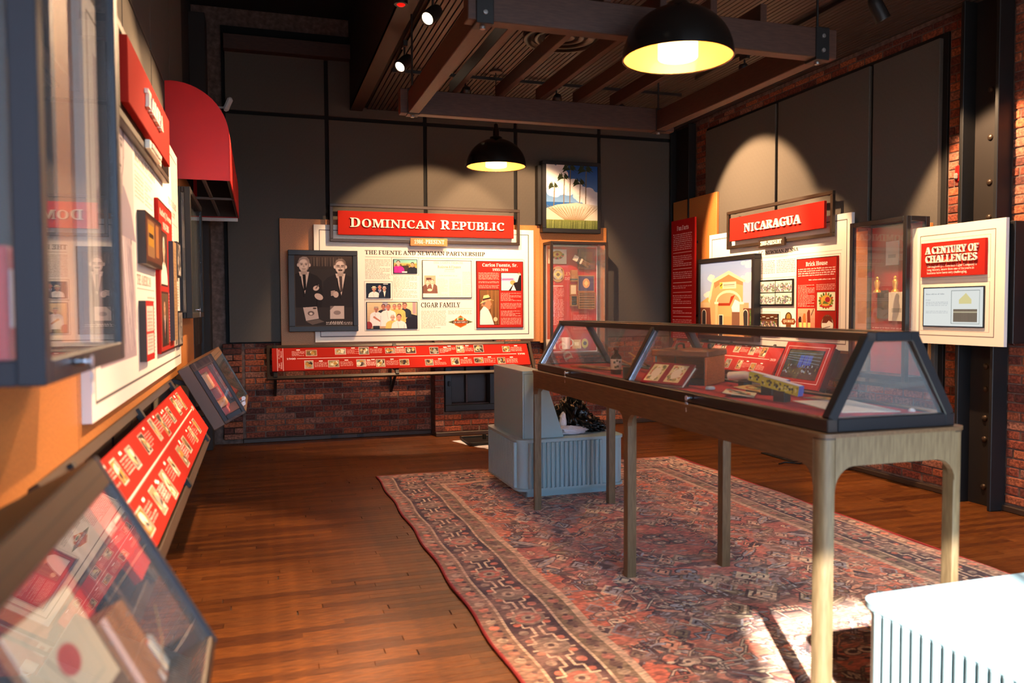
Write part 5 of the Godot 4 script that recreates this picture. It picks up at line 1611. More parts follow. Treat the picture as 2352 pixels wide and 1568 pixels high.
func build_wall_cases() -> void:
	# case on the back wall
	var wall := back_wall
	var root := upright_case(wall, "tall black framed glass case on the back wall with a red lining", 3.342, 4.095, 0.92, 2.306, -9.258, -8.98, M.case_frame, 0.032, null)
	var cv := Canvas.new(self, 3.375, 0.952, 4.06, 2.274, 320.0, rgb(176, 30, 26), 60)
	cv.text("LEV", 3.6, 3.71, 1.906, 1.948, rgb(210, 160, 110))
	cv.blurb(3.45, 1.28, 3.61, 1.765, 0.017, rgb(222, 168, 158))
	cv.line(3.45, 1.775, 3.6, 1.775, 0.012, rgb(236, 210, 200))
	cv.box(3.711, 1.2, 3.939, 1.454, 0.004, rgb(206, 120, 96))
	cv.blurb(3.735, 1.22, 3.92, 1.42, 0.017, rgb(226, 170, 160))
	cv.blurb(3.62, 1.85, 3.7, 1.89, 0.014, rgb(226, 190, 176))
	cv.box(3.375, 0.952, 4.06, 2.274, 0.012, rgb(222, 220, 218))
	plate("back_board", wall, cv, cv.material(), M.red_edge, 3.375, 0.952, 4.06, 2.274, -9.25, -9.235, root)
	for y in [1.02]:
		wbox("shelf", wall, Vector3(3.38, y - 0.03, -9.23), Vector3(4.055, y - 0.022, -9.05), M.glass, root, 0.0)
	var lc := Canvas.new(self, 3.396, 2.048, 3.64, 2.227, 420.0, rgb(238, 226, 196), 61)
	lc.ell(3.518, 2.165, 0.07, 0.045, rgb(206, 150, 40))
	lc.ell(3.518, 2.16, 0.05, 0.032, rgb(236, 190, 70))
	for k in 14:
		lc.ell(3.518 + cos(PI + k * 0.24) * 0.075, 2.165 + sin(PI + k * 0.24) * 0.05, 0.016, 0.012, [rgb(200, 60, 50), rgb(110, 130, 60), rgb(226, 150, 120)][k % 3])
	lc.poly([[3.495, 2.165], [3.518, 2.185], [3.54, 2.165], [3.518, 2.145]], rgb(190, 60, 30))
	var card := thing("label_card", "cream card with a gold crest, topmost inside the back wall glass case", "card", Vector3(3.518, 2.048, -9.22))
	plate("card", wall, lc, lc.material(), M.paper, 3.396, 2.048, 3.64, 2.227, -9.233, -9.22, card)
	var em := thing("round_emblem", "round crest with a yellow diamond inside the back wall glass case", "emblem", Vector3(3.527, 1.829, -9.22))
	var ec := Canvas.new(self, 3.44, 1.82, 3.614, 2.02, 420.0, rgb(150, 40, 30), 62)
	ec.ell(3.527, 1.92, 0.085, 0.098, rgb(206, 150, 80))
	ec.ell(3.527, 1.92, 0.078, 0.09, rgb(90, 40, 34))
	ec.ell(3.527, 1.92, 0.062, 0.072, rgb(176, 160, 140))
	ec.poly([[3.47, 1.92], [3.527, 1.965], [3.584, 1.92], [3.527, 1.86]], rgb(216, 190, 110))
	ec.ell(3.527, 1.915, 0.022, 0.02, rgb(110, 90, 70))
	ec.rect(3.49, 1.975, 3.565, 1.992, rgb(220, 190, 150))
	var disc := PackedVector2Array()
	for i in 32:
		disc.append(Vector2(3.527 + 0.085 * cos(TAU * i / 32), 1.92 + 0.098 * sin(TAU * i / 32)))
	put("rim", prism(disc, 0.012), flat(rgb(176, 130, 70), 0.5), T(Vector3(0, 0, -9.234)), em)
	plate("crest", wall, ec, ec.material(), M.red_edge, 3.467, 1.855, 3.587, 1.985, -9.222, -9.218, em)
	var wl := thing("cigar_box", "dark old wooden box lid hung top right inside the back wall glass case", "cigar box", Vector3(3.907, 1.982, -9.2))
	wbox("lid", wall, Vector3(3.793, 1.985, -9.233), Vector3(4.021, 2.239, -9.2), M.dark_wood, wl, 0.003)
	wbox("paper_label", wall, Vector3(3.83, 2.07, -9.2), Vector3(3.98, 2.2, -9.198), flat(rgb(120, 84, 46), 0.8), wl, 0.0)
	var bd := thing("cigar_bundle", "tilted bundle of cigars with a printed band inside the back wall glass case", "cigars", Vector3(3.84, 2.07, -9.17))
	var tilt := Transform3D(Basis(Vector3.BACK, -0.48), Vector3(3.8, 2.085, -9.165))
	for i in 4:
		put("cigar", tube([Vector3(-0.09, -0.024 + i * 0.016, 0), Vector3(0.0, -0.024 + i * 0.016, 0.002), Vector3(0.13, -0.024 + i * 0.016, 0)], 0.008, 8), flat(rgb(120, 74, 36), 0.7), tilt, bd)
	put("band", cbox(Vector3(0.13, 0.075, 0.024), 0.008), flat(rgb(226, 206, 180), 0.7), tilt * T(Vector3(-0.035, 0, 0)), bd)
	put("band_print", cbox(Vector3(0.05, 0.077, 0.026), 0.008), flat(rgb(70, 40, 34), 0.7), tilt * T(Vector3(-0.02, 0, 0)), bd)
	wbox("peg", wall, Vector3(3.79, 2.07, -9.235), Vector3(3.81, 2.09, -9.175), M.black, bd, 0.002)
	var sb := thing("cigar_box", "small plain wooden box beside the crest inside the back wall glass case", "cigar box", Vector3(3.733, 1.825, -9.2))
	wbox("body", wall, Vector3(3.69, 1.83, -9.233), Vector3(3.776, 1.972, -9.185), M.cigar_wood, sb, 0.003)
	wbox("band", wall, Vector3(3.689, 1.845, -9.234), Vector3(3.777, 1.865, -9.184), flat(rgb(60, 70, 60), 0.7), sb, 0.001)
	small_open_box("cigar_box", "open box with a purple lid over a row of cigars in back wall case", wall, 3.902, 1.7, -9.233, 0.229, 0.21, flat(rgb(52, 36, 84), 0.6), flat(rgb(126, 80, 44), 0.7), 6)
	var crest := get_node("cigar_box_002")
	var cd := PackedVector2Array()
	for i in 28:
		cd.append(Vector2(0.048 * cos(TAU * i / 28), 0.06 * sin(TAU * i / 28)))
	put("lid_crest", prism(cd, 0.003), flat(rgb(216, 150, 90), 0.6), T(Vector3(3.902, 1.81, -9.217)), crest)
	put("lid_diamond", prism(PackedVector2Array([Vector2(-0.03, 0), Vector2(0, -0.036), Vector2(0.03, 0), Vector2(0, 0.036)]), 0.003), flat(rgb(230, 200, 120), 0.6), T(Vector3(3.902, 1.81, -9.215)), crest)
	small_open_box("cigar_box", "narrow open box of dark tubes with pale lid in back wall case", wall, 3.73, 1.66, -9.233, 0.09, 0.135, flat(rgb(214, 190, 150), 0.7), flat(rgb(24, 24, 28), 0.3), 3)
	var mug := thing("mug", "white mug on the bottom shelf of the back wall glass case", "mug", Vector3(3.6, 0.998, -9.14))
	put("body", lathe([Vector2(0.0001, 0), Vector2(0.048, 0), Vector2(0.052, 0.005), Vector2(0.055, 0.14), Vector2(0.05, 0.14), Vector2(0.047, 0.012), Vector2(0.0001, 0.01)], 28), M.white, T(Vector3(3.6, 0.998, -9.14)), mug)
	var hnd := []
	for i in 11:
		var a := -PI / 2 + PI * i / 10.0
		hnd.append(Vector3(3.648 + 0.045 * cos(a), 1.072 + 0.045 * sin(a), -9.14))
	put("handle", tube(hnd, 0.008, 8), M.white, Transform3D(), mug)
	var yl := thing("round_label", "round yellow and black label standing at the bottom of back wall case", "label", Vector3(3.875, 0.998, -9.2))
	var yd := PackedVector2Array()
	var yi := PackedVector2Array()
	for i in 28:
		yd.append(Vector2(0.045 * cos(TAU * i / 28), 0.06 * sin(TAU * i / 28)))
		yi.append(Vector2(0.024 * cos(TAU * i / 28), 0.024 * sin(TAU * i / 28)))
	put("disc", prism(yd, 0.006), flat(rgb(196, 176, 60), 0.6), T(Vector3(3.875, 1.06, -9.2)), yl)
	put("center_spot", prism(yi, 0.002), flat(rgb(40, 36, 26), 0.6), T(Vector3(3.875, 1.06, -9.193)), yl)
	for q in [[3.42, 0.12, rgb(226, 216, 196), "white card with red print leaning at the lower left of back wall case"], [3.76, 0.11, rgb(206, 176, 130), "tan printed card leaning between mug and round label in back wall case"]]:
		var pc := thing("card", q[3], "card", Vector3(q[0], 0.998, -9.18))
		put("card", cbox(Vector3(0.12, q[1], 0.003), 0.0005), flat(q[2], 0.8), Transform3D(Basis(Vector3.RIGHT, -0.2), Vector3(q[0], 0.998 + q[1] / 2, -9.19)), pc)
		put("print", cbox(Vector3(0.06, q[1] * 0.4, 0.001), 0.0), flat(rgb(190, 60, 46) if q[0] < 3.5 else rgb(240, 226, 190), 0.8), Transform3D(Basis(Vector3.RIGHT, -0.2), Vector3(q[0], 1.0 + q[1] / 2, -9.187)), pc)
	# case on the right wall
	wall = right_wall
	var rc := upright_case(wall, "tall black framed glass case on right wall beside the white panel", -5.7, -5.06, 0.9, 2.22, -5.11, -4.88, M.case_black, 0.04, null)
	var rv := Canvas.new(self, -5.66, 0.94, -5.1, 2.18, 260.0, rgb(150, 26, 28), 63)
	rv.blurb(-5.64, 1.2, -5.2, 1.33, 0.02, rgb(220, 180, 170))
	plate("back_board", wall, rv, rv.material(), M.red_edge, -5.66, 0.94, -5.1, 2.18, -5.1, -5.085, rc)
	for q in [[-5.36, 1.38, 0.18, 0.24, rgb(230, 222, 206), "certificate", "white certificate with a red border low inside the right wall glass case"], [-5.42, 1.85, 0.14, 0.2, rgb(200, 190, 190), "document", "gray printed leaflet higher inside the right wall glass case"], [-5.52, 1.4, 0.12, 0.24, rgb(70, 56, 54), "photograph", "dark portrait photograph low inside the right wall glass case"]]:
		var d := thing(q[5], q[6], "document", wall_point(wall, q[0], q[1], -5.08))
		wbox("sheet", wall, Vector3(q[0] - q[2] / 2, q[1], -5.085), Vector3(q[0] + q[2] / 2, q[1] + q[3], -5.075), flat(q[4], 0.6), d, 0.001)
		wbox("print", wall, Vector3(q[0] - q[2] * 0.3, q[1] + q[3] * 0.3, -5.075), Vector3(q[0] + q[2] * 0.3, q[1] + q[3] * 0.45, -5.0745), flat(q[4].darkened(0.2), 0.6), d, 0.0)
	for q in [[-5.5, 1.72, "small gold figurine on the glass shelf of the right wall case"], [-5.3, 1.72, "second gold figurine beside it on the right wall case shelf"]]:
		var g := thing("figurine", q[2], "figurine", wall_point(wall, q[0], 1.62, -5.0))
		put("body", lathe([Vector2(0.0001, 0), Vector2(0.03, 0), Vector2(0.03, 0.012), Vector2(0.014, 0.03), Vector2(0.02, 0.06), Vector2(0.024, 0.09), Vector2(0.012, 0.11), Vector2(0.0001, 0.112)], 18), M.gold, T(wall_point(wall, q[0], 1.62, -5.0)), g)
		put("head", lathe([Vector2(0.0001, 0.105), Vector2(0.012, 0.112), Vector2(0.014, 0.122), Vector2(0.008, 0.134), Vector2(0.0001, 0.137)], 14), M.gold, T(wall_point(wall, q[0], 1.62, -5.0)), g)
	wbox("shelf", wall, Vector3(-5.66, 1.612, -5.085), Vector3(-5.1, 1.62, -4.93), M.glass, rc, 0.0)
	# near case on the left wall
	wall = left_wall
	var nc := upright_case(wall, "blue gray framed glass case high on the left wall, nearest the camera", 1.53, 2.365, 1.37, 2.75, -0.545, -0.35, M.near_frame, 0.045, null)
	wbox("back_board", wall, Vector3(1.575, 1.415, -0.543), Vector3(2.32, 2.705, -0.535), flat(rgb(22, 18, 17), 0.8), nc, 0.001)
	for q in [[1.98, 2.06, 1.44, 2.7, -0.5, rgb(150, 104, 56), "tall gold brown cigar mould standing in the near left wall case"], [2.12, 2.24, 2.1, 2.68, -0.53, rgb(150, 84, 40), "orange brown wooden board hung in the near left wall case"]]:
		var w := thing("wooden_board", q[6], "board", wall_point(wall, (q[0] + q[1]) / 2, q[2], q[4]))
		wbox("board", wall, Vector3(q[0], q[2], q[4]), Vector3(q[1], q[3], q[4] + 0.03), grained(q[5], M.grain, Vector3(9, 1.2, 9), 0.6), w, 0.004)
		wbox("edge_strip", wall, Vector3(q[0] + 0.01, q[2] + 0.02, q[4] + 0.03), Vector3(q[1] - 0.01, q[2] + 0.06, q[4] + 0.034), M.dark_wood, w, 0.001)
	var dcv := Canvas.new(self, 2.25, 1.5, 2.31, 2.66, 200.0, rgb(206, 192, 160), 66)
	dcv.clutter(2.25, 1.5, 2.31, 2.0, [rgb(120, 106, 90), rgb(226, 214, 190), rgb(90, 80, 76)], 60, 0.02)
	var doc := thing("document", "cream narrow document hung at the far end of near left wall case", "document", wall_point(wall, 2.28, 1.5, -0.54))
	plate("sheet", wall, dcv, dcv.material(), M.paper, 2.25, 1.5, 2.31, 2.66, -0.533, -0.525, doc)
	for q in [[1.62, 0.13, 0.2, rgb(190, 40, 40), rgb(220, 210, 220), "red box with a pale top standing at the near end of left wall case"], [1.78, 0.1, 0.15, rgb(60, 84, 150), rgb(190, 60, 60), "blue box behind the red one in the near left wall case"], [1.9, 0.08, 0.09, rgb(96, 50, 34), rgb(206, 170, 110), "small brown box on the floor of the near left wall case"]]:
		var bx := thing("carton", q[5], "box", wall_point(wall, q[0], 1.415, -0.46))
		wbox("body", wall, Vector3(q[0] - q[1] / 2, 1.411, -0.52), Vector3(q[0] + q[1] / 2, 1.411 + q[2], -0.41), flat(q[3], 0.5), bx, 0.003)
		wbox("label", wall, Vector3(q[0] - q[1] / 2 + 0.01, 1.411 + q[2] * 0.3, -0.41), Vector3(q[0] + q[1] / 2 - 0.01, 1.411 + q[2] * 0.8, -0.408), flat(q[4], 0.6), bx, 0.0)
	keys(wall_point(wall, 1.74, 1.4, -0.348), Basis(Vector3.UP, PI / 2), "bright keys hanging in the lock of the near left wall case", 1.0)
	# far case on the left wall
	var fc := upright_case(wall, "dark glass case on the left wall under the red awning", 5.93, 7.1, 1.44, 2.35, -0.545, -0.445, flat(rgb(16, 14, 14), 0.6), 0.04, flat(rgb(16, 13, 12), 0.8))
	fc.set_meta("category", "display case")
	keys(Vector3(-0.445, 1.5, -6.2), Basis(Vector3.UP, PI / 2), "keys glinting on the dark case under the red awning", 0.8)
	# sloping cases on the left wall
	sloped_case("brown framed sloping glass case on the left wall, nearest the camera", 0.75, 1.72, M.bronze, M.near_frame)
	sloped_case("small sloping glass case beyond the far end of the left timeline", 5.5, 6.55, flat(rgb(92, 64, 46), 0.45), M.case_black)
	slope_contents()

func keys(at: Vector3, b: Basis, label: String, s: float) -> void:
	# a lock barrel with a key in it and a second key hanging from the ring
	var root := thing("key_ring", label, "keys", at, "keys left in the case locks")
	put("lock_barrel", cyl(0.009 * s, 0.02, 12), M.chrome, Transform3D(b * Basis(Vector3.RIGHT, PI / 2), at), root)
	var bow := PackedVector2Array()
	for i in 14:
		bow.append(Vector2(0.012 * s * cos(TAU * i / 14), 0.012 * s * sin(TAU * i / 14)))
	put("key", joined([[prism(bow, 0.0025), T(Vector3(0, 0.0, 0.03))], [cbox(Vector3(0.006, 0.006, 0.02) * s, 0.0005), T(Vector3(0, 0, 0.02))]]), M.key_metal, Transform3D(b, at), root)
	put("ring", lathe([Vector2(0.008 * s, -0.0008), Vector2(0.0095 * s, 0), Vector2(0.008 * s, 0.0008), Vector2(0.007 * s, 0), Vector2(0.008 * s, -0.0008)], 16), M.chrome, Transform3D(b * Basis(Vector3.RIGHT, PI / 2), at + b * Vector3(0, -0.014 * s, 0.031)), root)
	put("key", joined([[prism(bow, 0.0025), T(Vector3(0, -0.03 * s, 0.03))], [cbox(Vector3(0.006, 0.028, 0.0025) * s, 0.0005), T(Vector3(0, -0.052 * s, 0.031))], [cbox(Vector3(0.004, 0.01, 0.0025) * s, 0.0005), T(Vector3(0.004 * s, -0.06 * s, 0.031))]]), M.key_metal, Transform3D(b, at), root)

var slope_u := Vector3(-0.478, 0.878, 0).normalized()
var slope_n := Vector3(0.878, 0.478, 0).normalized()
# along the slope from its lower front edge, out of the glass, and away from the camera
func slope_xf() -> Transform3D:
	return Transform3D(Basis(slope_u, slope_n, Vector3(0, 0, -1)), Vector3(-0.095, 0.82, 0))

func sbox(called: String, a: Vector3, b: Vector3, mat: Material, parent: Node3D, bevel := 0.003) -> MeshInstance3D:
	return wbox(called, slope_xf(), a, b, mat, parent, bevel)

func sloped_case(label: String, w0: float, w1: float, base_mat: Material, frame_mat: Material) -> void:
	var L := 0.45
	var root := thing("sloping_case", label, "display case", slope_xf() * Vector3(0, -0.23, (w0 + w1) / 2))
	sbox("tray", Vector3(0, -0.23, w0), Vector3(L, -0.15, w1), base_mat, root, 0.004)
	sbox("lining", Vector3(0.02, -0.15, w0 + 0.02), Vector3(L - 0.02, -0.146, w1 - 0.02), M.felt, root, 0.0)
	sbox("rail", Vector3(L - 0.06, -0.15, w0), Vector3(L, 0, w1), base_mat, root, 0.004)
	sbox("rail", Vector3(0.0, -0.15, w0), Vector3(0.022, 0, w1), base_mat, root, 0.004)
	sbox("rail_groove", Vector3(L - 0.034, 0, w0), Vector3(L - 0.03, 0.001, w1), M.black, root, 0.0)
	for w in [[w0, w0 + 0.02], [w1 - 0.02, w1]]:
		for q in [[0.0, L, -0.02, 0.002], [0.0, L, -0.15, -0.12]]:
			sbox("end_rail", Vector3(q[0], q[2], w[0]), Vector3(q[1], q[3], w[1]), frame_mat, root, 0.003)
		for q in [[0.0, 0.05], [L - 0.05, L]]:
			sbox("end_post", Vector3(q[0], -0.12, w[0]), Vector3(q[1], -0.02, w[1]), frame_mat, root, 0.003)
		sbox("end_glass", Vector3(0.05, -0.12, w[0] + 0.007), Vector3(L - 0.05, -0.02, w[0] + 0.013), M.glass, root, 0.0)
	sbox("glass_top", Vector3(0.022, -0.01, w0 + 0.02), Vector3(L - 0.06, -0.004, w1 - 0.02), M.glass, root, 0.0)
	# wall arms
	for w in [w0 + 0.15, w1 - 0.15]:
		put("support_arm", joined([bar(slope_xf() * Vector3(0.33, -0.22, w), Vector3(-0.62, 1.05, -w), 0.04, 0.03), bar(slope_xf() * Vector3(0.08, -0.22, w), Vector3(-0.62, 0.72, -w), 0.04, 0.03)]), M.black_steel, Transform3D(), root)

func slope_contents() -> void:
	var X := slope_xf()
	# open cigar box with a cream lid paper, lying slantwise
	var turn := X * Transform3D(Basis(Vector3.UP, -0.12), Vector3(0.13, -0.146, 1.5))
	var bx := thing("cigar_box", "open cigar box with a cream paper lid under the nearest sloping glass", "cigar box", turn.origin)
	var lid := Canvas.new(self, -0.085, -0.15, 0.085, 0.15, 700.0, rgb(230, 208, 164), 70)
	lid.box(-0.06, -0.1, 0.06, 0.1, 0.003, rgb(190, 186, 150))
	lid.ell(-0.005, 0.0, 0.024, 0.045, rgb(206, 74, 60), 0.0)
	lid.line(-0.04, 0.03, 0.02, 0.07, 0.004, rgb(150, 130, 100))
	put("lid_tray", cbox(Vector3(0.17, 0.012, 0.3), 0.002), M.cigar_wood, turn * T(Vector3(0.08, 0.052, -0.2)), bx)
	put("lid_paper", print_board(lid, -0.083, -0.148, 0.083, 0.148, 0.0, 0.002, lid.material(0.8), M.paper), null, turn * Transform3D(Basis(Vector3(1, 0, 0), Vector3(0, 0, -1), Vector3(0, 1, 0)), Vector3(0.08, 0.0585, -0.2)), bx)
	put("prop", cbox(Vector3(0.12, 0.046, 0.22), 0.002), M.black, turn * T(Vector3(0.08, 0.023, -0.2)), bx)
	put("body", cbox(Vector3(0.2, 0.06, 0.19), 0.002), M.cigar_wood, turn * T(Vector3(-0.02, 0.03, 0.06)), bx)
	put("paper_strip", cbox(Vector3(0.2, 0.001, 0.03), 0.0), flat(rgb(226, 190, 176), 0.8), turn * T(Vector3(-0.02, 0.0612, 0.0)), bx)
	put("edge_paper", cbox(Vector3(0.006, 0.05, 0.19), 0.001), flat(rgb(120, 160, 160), 0.7), turn * T(Vector3(-0.122, 0.034, 0.06)), bx)
	for p in [[0.04, -0.02], [-0.09, -0.02], [0.05, 0.13], [-0.1, 0.13]]:
		put("nail", cyl(0.004, 0.002, 8, 0.0005), M.steel, turn * T(Vector3(p[0], 0.06, p[1])), bx)
	var tg := thing("price_tag", "small white tag on a string over the nearest cigar box", "tag", turn * Vector3(-0.08, 0.065, 0.11))
	put("tag", cbox(Vector3(0.022, 0.001, 0.018), 0.0), M.white, turn * T(Vector3(-0.08, 0.0625, 0.11)), tg)
	put("string", tube([turn * Vector3(-0.075, 0.064, 0.11), turn * Vector3(-0.03, 0.08, 0.16), turn * Vector3(0.03, 0.09, 0.2)], 0.0012, 6), flat(rgb(206, 170, 110), 0.8), Transform3D(), tg)
	for q in [[0.03, 1.64, rgb(190, 36, 34), "red bound booklet at the lower edge of nearest sloping case"], [0.03, 1.667, rgb(232, 214, 186), "cream booklet beside the red one in nearest sloping case"]]:
		var bk := thing("booklet", q[3], "book", X * Vector3(0.05, -0.146, q[1]))
		sbox("cover", Vector3(0.024, -0.144, q[1] - 0.011), Vector3(0.1, -0.085, q[1] + 0.011), flat(q[2], 0.6), bk, 0.002)
		sbox("pages", Vector3(0.028, -0.087, q[1] - 0.009), Vector3(0.096, -0.082, q[1] + 0.009), M.paper, bk, 0.001)
	var cdv := thing("caption_card", "small pale caption card on red felt in the nearest sloping case", "card", X * Vector3(0.3, -0.146, 1.05))
	sbox("card", Vector3(0.27, -0.146, 1.0), Vector3(0.34, -0.143, 1.1), M.paper, cdv, 0.0)
	sbox("print", Vector3(0.285, -0.143, 1.02), Vector3(0.325, -0.1425, 1.08), flat(rgb(206, 60, 50), 0.7), cdv, 0.0)
	# far sloping case
	for q in [[0.3, 5.6, 0.11, 0.16, 0.05, rgb(196, 140, 90), "tan booklet leaning at the top of far sloping case"], [0.2, 5.62, 0.07, 0.14, 0.06, rgb(120, 36, 30), "dark red cigar bundle in the middle of far sloping case"], [0.13, 5.6, 0.05, 0.14, 0.07, rgb(206, 130, 50), "orange wooden cigar box in the far sloping case"], [0.07, 5.63, 0.05, 0.12, 0.05, rgb(170, 40, 34), "red packet at the bottom of far sloping case"]]:
		var t := thing("cigar_box", q[6], "box", X * Vector3(q[0], -0.146, q[1]))
		sbox("body", Vector3(q[0] - q[2] / 2, -0.146, q[1] - q[3] / 2 + 0.02), Vector3(q[0] + q[2] / 2, -0.146 + q[4], q[1] + q[3] / 2 + 0.02), flat(q[5], 0.6), t, 0.003)
		sbox("label", Vector3(q[0] - q[2] * 0.3, -0.146 + q[4], q[1]), Vector3(q[0] + q[2] * 0.3, -0.145 + q[4], q[1] + q[3] * 0.5), flat(q[5].lightened(0.35), 0.6), t, 0.0)
	keys(X * Vector3(0.08, 0.006, 5.75), Basis(Vector3.UP, 0.4), "keys hanging at the front of the far sloping case", 1.2)

# ---------------------------------------------------------------- the table with its glass case
func apron(length: float, legs: Array, h: float, r: float) -> ArrayMesh:
	# board along x with quarter round brackets beside each leg; legs are [centre, half width]
	var pts := [Vector2(0, h), Vector2(0, -r)]
	var first := true
	for i in legs.size():
		var c: float = legs[i][0]
		var w: float = legs[i][1]
		if i > 0:
			for k in 7:
				var a := PI / 2 * k / 6.0
				pts.append(Vector2(c - w - r + r * sin(a), -r + r * cos(a)))
		else:
			pts.append(Vector2(c - w, -r))
		if i < legs.size() - 1:
			for k in 7:
				var a := PI / 2 * (1.0 - k / 6.0)
				pts.append(Vector2(c + w + r - r * sin(a), -r + r * cos(a)))
	pts.append(Vector2(length, -r))
	pts.append(Vector2(length, h))
	var poly := PackedVector2Array()
	for p in pts:
		if poly.size() == 0 or p.distance_to(poly[-1]) > 0.0005:
			poly.append(p)
	return prism(poly, 0.026)

func build_table() -> void:
	var x0 := 1.905
	var x1 := 2.56
	var z0 := -2.345
	var z1 := -5.53
	var top := 1.045
	var low := 0.925
	var root := thing("display_table", "long wooden display table with six slim legs standing on the patterned rug", "table", Vector3((x0 + x1) / 2, 0, (z0 + z1) / 2))
	var lx := [x0 + 0.029, x1 - 0.029]
	var lz := [z0 - 0.029, -3.95, z1 + 0.029]
	for x in lx:
		for z in lz:
			var sx := -1.0 if x < 2.2 else 1.0
			var ends := absf(z + 3.95) > 0.5
			var sz := (1.0 if z > -3.95 else -1.0)
			var sec := PackedVector2Array()
			for c in [[1.0, 1.0], [-1.0, 1.0], [-1.0, -1.0], [1.0, -1.0]]:
				var rr := 0.036 if c[0] == sx and ends and -c[1] == sz else 0.004
				for k in 7:
					var a: float = atan2(c[1], c[0]) - PI / 4 + PI / 2 * k / 6.0
					sec.append(Vector2(c[0] * (0.027 - rr) + rr * cos(a), c[1] * (0.027 - rr) + rr * sin(a)))
			put("leg", prism(sec, top - 0.024, true), M.leg_wood, Transform3D(Basis(Vector3.RIGHT, -PI / 2), Vector3(x, 0.012, z)), root)
	var L := z0 - z1
	var Ls := L - 0.108
	var legs := [[0.0, 0.0], [z0 - 0.054 + 3.95, 0.027], [Ls, 0.0]]
	var side := apron(Ls, legs, top - 0.012 - low, 0.07)
	put("apron", side, M.table_wood, Transform3D(Basis(Vector3.UP, PI / 2), Vector3(x0, low, z0 - 0.054)), root)
	put("apron", side, M.table_wood, Transform3D(Basis(Vector3.UP, PI / 2), Vector3(x1 - 0.026, low, z0 - 0.054)), root)
	var endw := apron(x1 - x0 - 0.108, [[0.0, 0.0], [x1 - x0 - 0.108, 0.0]], top - 0.012 - low, 0.085)
	put("apron", endw, M.leg_wood, T(Vector3(x0 + 0.054, low, z0 - 0.026)), root)
	put("apron", endw, M.leg_wood, T(Vector3(x0 + 0.054, low, z1)), root)
	put("tabletop", lying(rounded_rect(x0 - 0.004, x1 + 0.004, -z0 - 0.004, -z1 + 0.004, 0.042), 0.014), M.table_wood, Transform3D(Basis(Vector3.RIGHT, -PI / 2), Vector3(0, top - 0.014, 0)), root)
	put("edge_strip", lying(rounded_rect(x0 + 0.001, x1 - 0.001, -z0 + 0.001, -z1 - 0.001, 0.036), 0.008), flat(rgb(60, 44, 28), 0.5), Transform3D(Basis(Vector3.RIGHT, -PI / 2), Vector3(0, top - 0.0215, 0)), root)
	# the case on it
	var a0 := 1.94
	var a1 := 2.525
	var t0 := 2.11
	var t1 := 2.35
	var c0 := -2.365
	var c1 := -5.5
	var yb := 1.046
	var yt := 1.408
	var cs := thing("table_case", "long black framed glass case with sloping sides standing on the wooden table", "display case", Vector3(2.23, yb, -3.93))
	for q in [[a0, a0 + 0.045, c1, c0], [a1 - 0.045, a1, c1, c0], [a0 + 0.045, a1 - 0.045, c0 - 0.045, c0], [a0 + 0.045, a1 - 0.045, c1, c1 + 0.045]]:
		wbox("base_rail", back_wall, Vector3(q[0], yb, q[2]), Vector3(q[1], yb + 0.05, q[3]), M.case_frame if q[0] < 1.95 and q[1] < 2.0 else M.case_black, cs, 0.004)
	wbox("deck", back_wall, Vector3(a0 + 0.045, yb + 0.002, c1 + 0.045), Vector3(a1 - 0.045, yb + 0.04, c0 - 0.045), M.felt, cs, 0.0, "red felt deck")
	for q in [[t0, t0 + 0.04], [t1 - 0.04, t1]]:
		wbox("top_rail", back_wall, Vector3(q[0], yt - 0.036, c1), Vector3(q[1], yt, c0), M.case_frame if q[0] < 2.2 else M.case_black, cs, 0.003)
	wbox("top_glass", back_wall, Vector3(t0 + 0.04, yt - 0.018, c1 + 0.03), Vector3(t1 - 0.04, yt - 0.012, c0 - 0.03), M.glass, cs, 0.0)
	for z in [c0 - 0.02, c1 + 0.02]:
		wbox("top_rail", back_wall, Vector3(t0 + 0.04, yt - 0.036, z - 0.02), Vector3(t1 - 0.04, yt, z + 0.02), M.case_black, cs, 0.003)
	for z in [c0 - 0.02, -4.03, c1 + 0.02]:
		for s in [[a0 + 0.022, t0 + 0.02], [a1 - 0.022, t1 - 0.02]]:
			var e := bar(Vector3(s[0], yb + 0.045, z), Vector3(s[1], yt - 0.02, z), 0.04, 0.04, Vector3.BACK, 0.003)
			put("post", e[0], M.case_black if z > -3.0 else M.case_frame, e[1], cs)
	for z in [c1 + 0.045, -4.03 + 0.024]:
		var e := bar(Vector3(a0 + 0.012, yb + 0.052, z), Vector3(t0 + 0.006, yt - 0.036, z), 0.012, 0.014, Vector3.BACK, 0.002)
		put("chrome_strip", e[0], M.chrome, e[1], cs)
	for z in [[c0 - 0.04, -4.01], [-4.05, c1 + 0.04]]:
		for s in [[a0 + 0.02, t0 + 0.018], [a1 - 0.02, t1 - 0.018]]:
			var lo := Vector3(s[0], yb + 0.05, 0)
			var hi := Vector3(s[1], yt - 0.036, 0)
			var e := bar(lo + Vector3(0, 0, (z[0] + z[1]) / 2), hi + Vector3(0, 0, (z[0] + z[1]) / 2), 0.006, absf(z[0] - z[1]), Vector3.RIGHT, 0.0)
			var d := (hi - lo).normalized()
			var n := Vector3(d.y, -d.x, 0)
			put("glass_side", cbox(Vector3(0.006, lo.distance_to(hi), absf(z[0] - z[1])), 0.0), M.glass, Transform3D(Basis(n, d, Vector3.BACK), e[1].origin), cs)
	for z in [c0 - 0.02, c1 + 0.02]:
		put("glass_end", prism(PackedVector2Array([Vector2(a0 + 0.05, yb + 0.05), Vector2(a1 - 0.05, yb + 0.05), Vector2(t1 - 0.045, yt - 0.036), Vector2(t0 + 0.045, yt - 0.036)]), 0.006), M.glass, T(Vector3(0, 0, z)), cs)
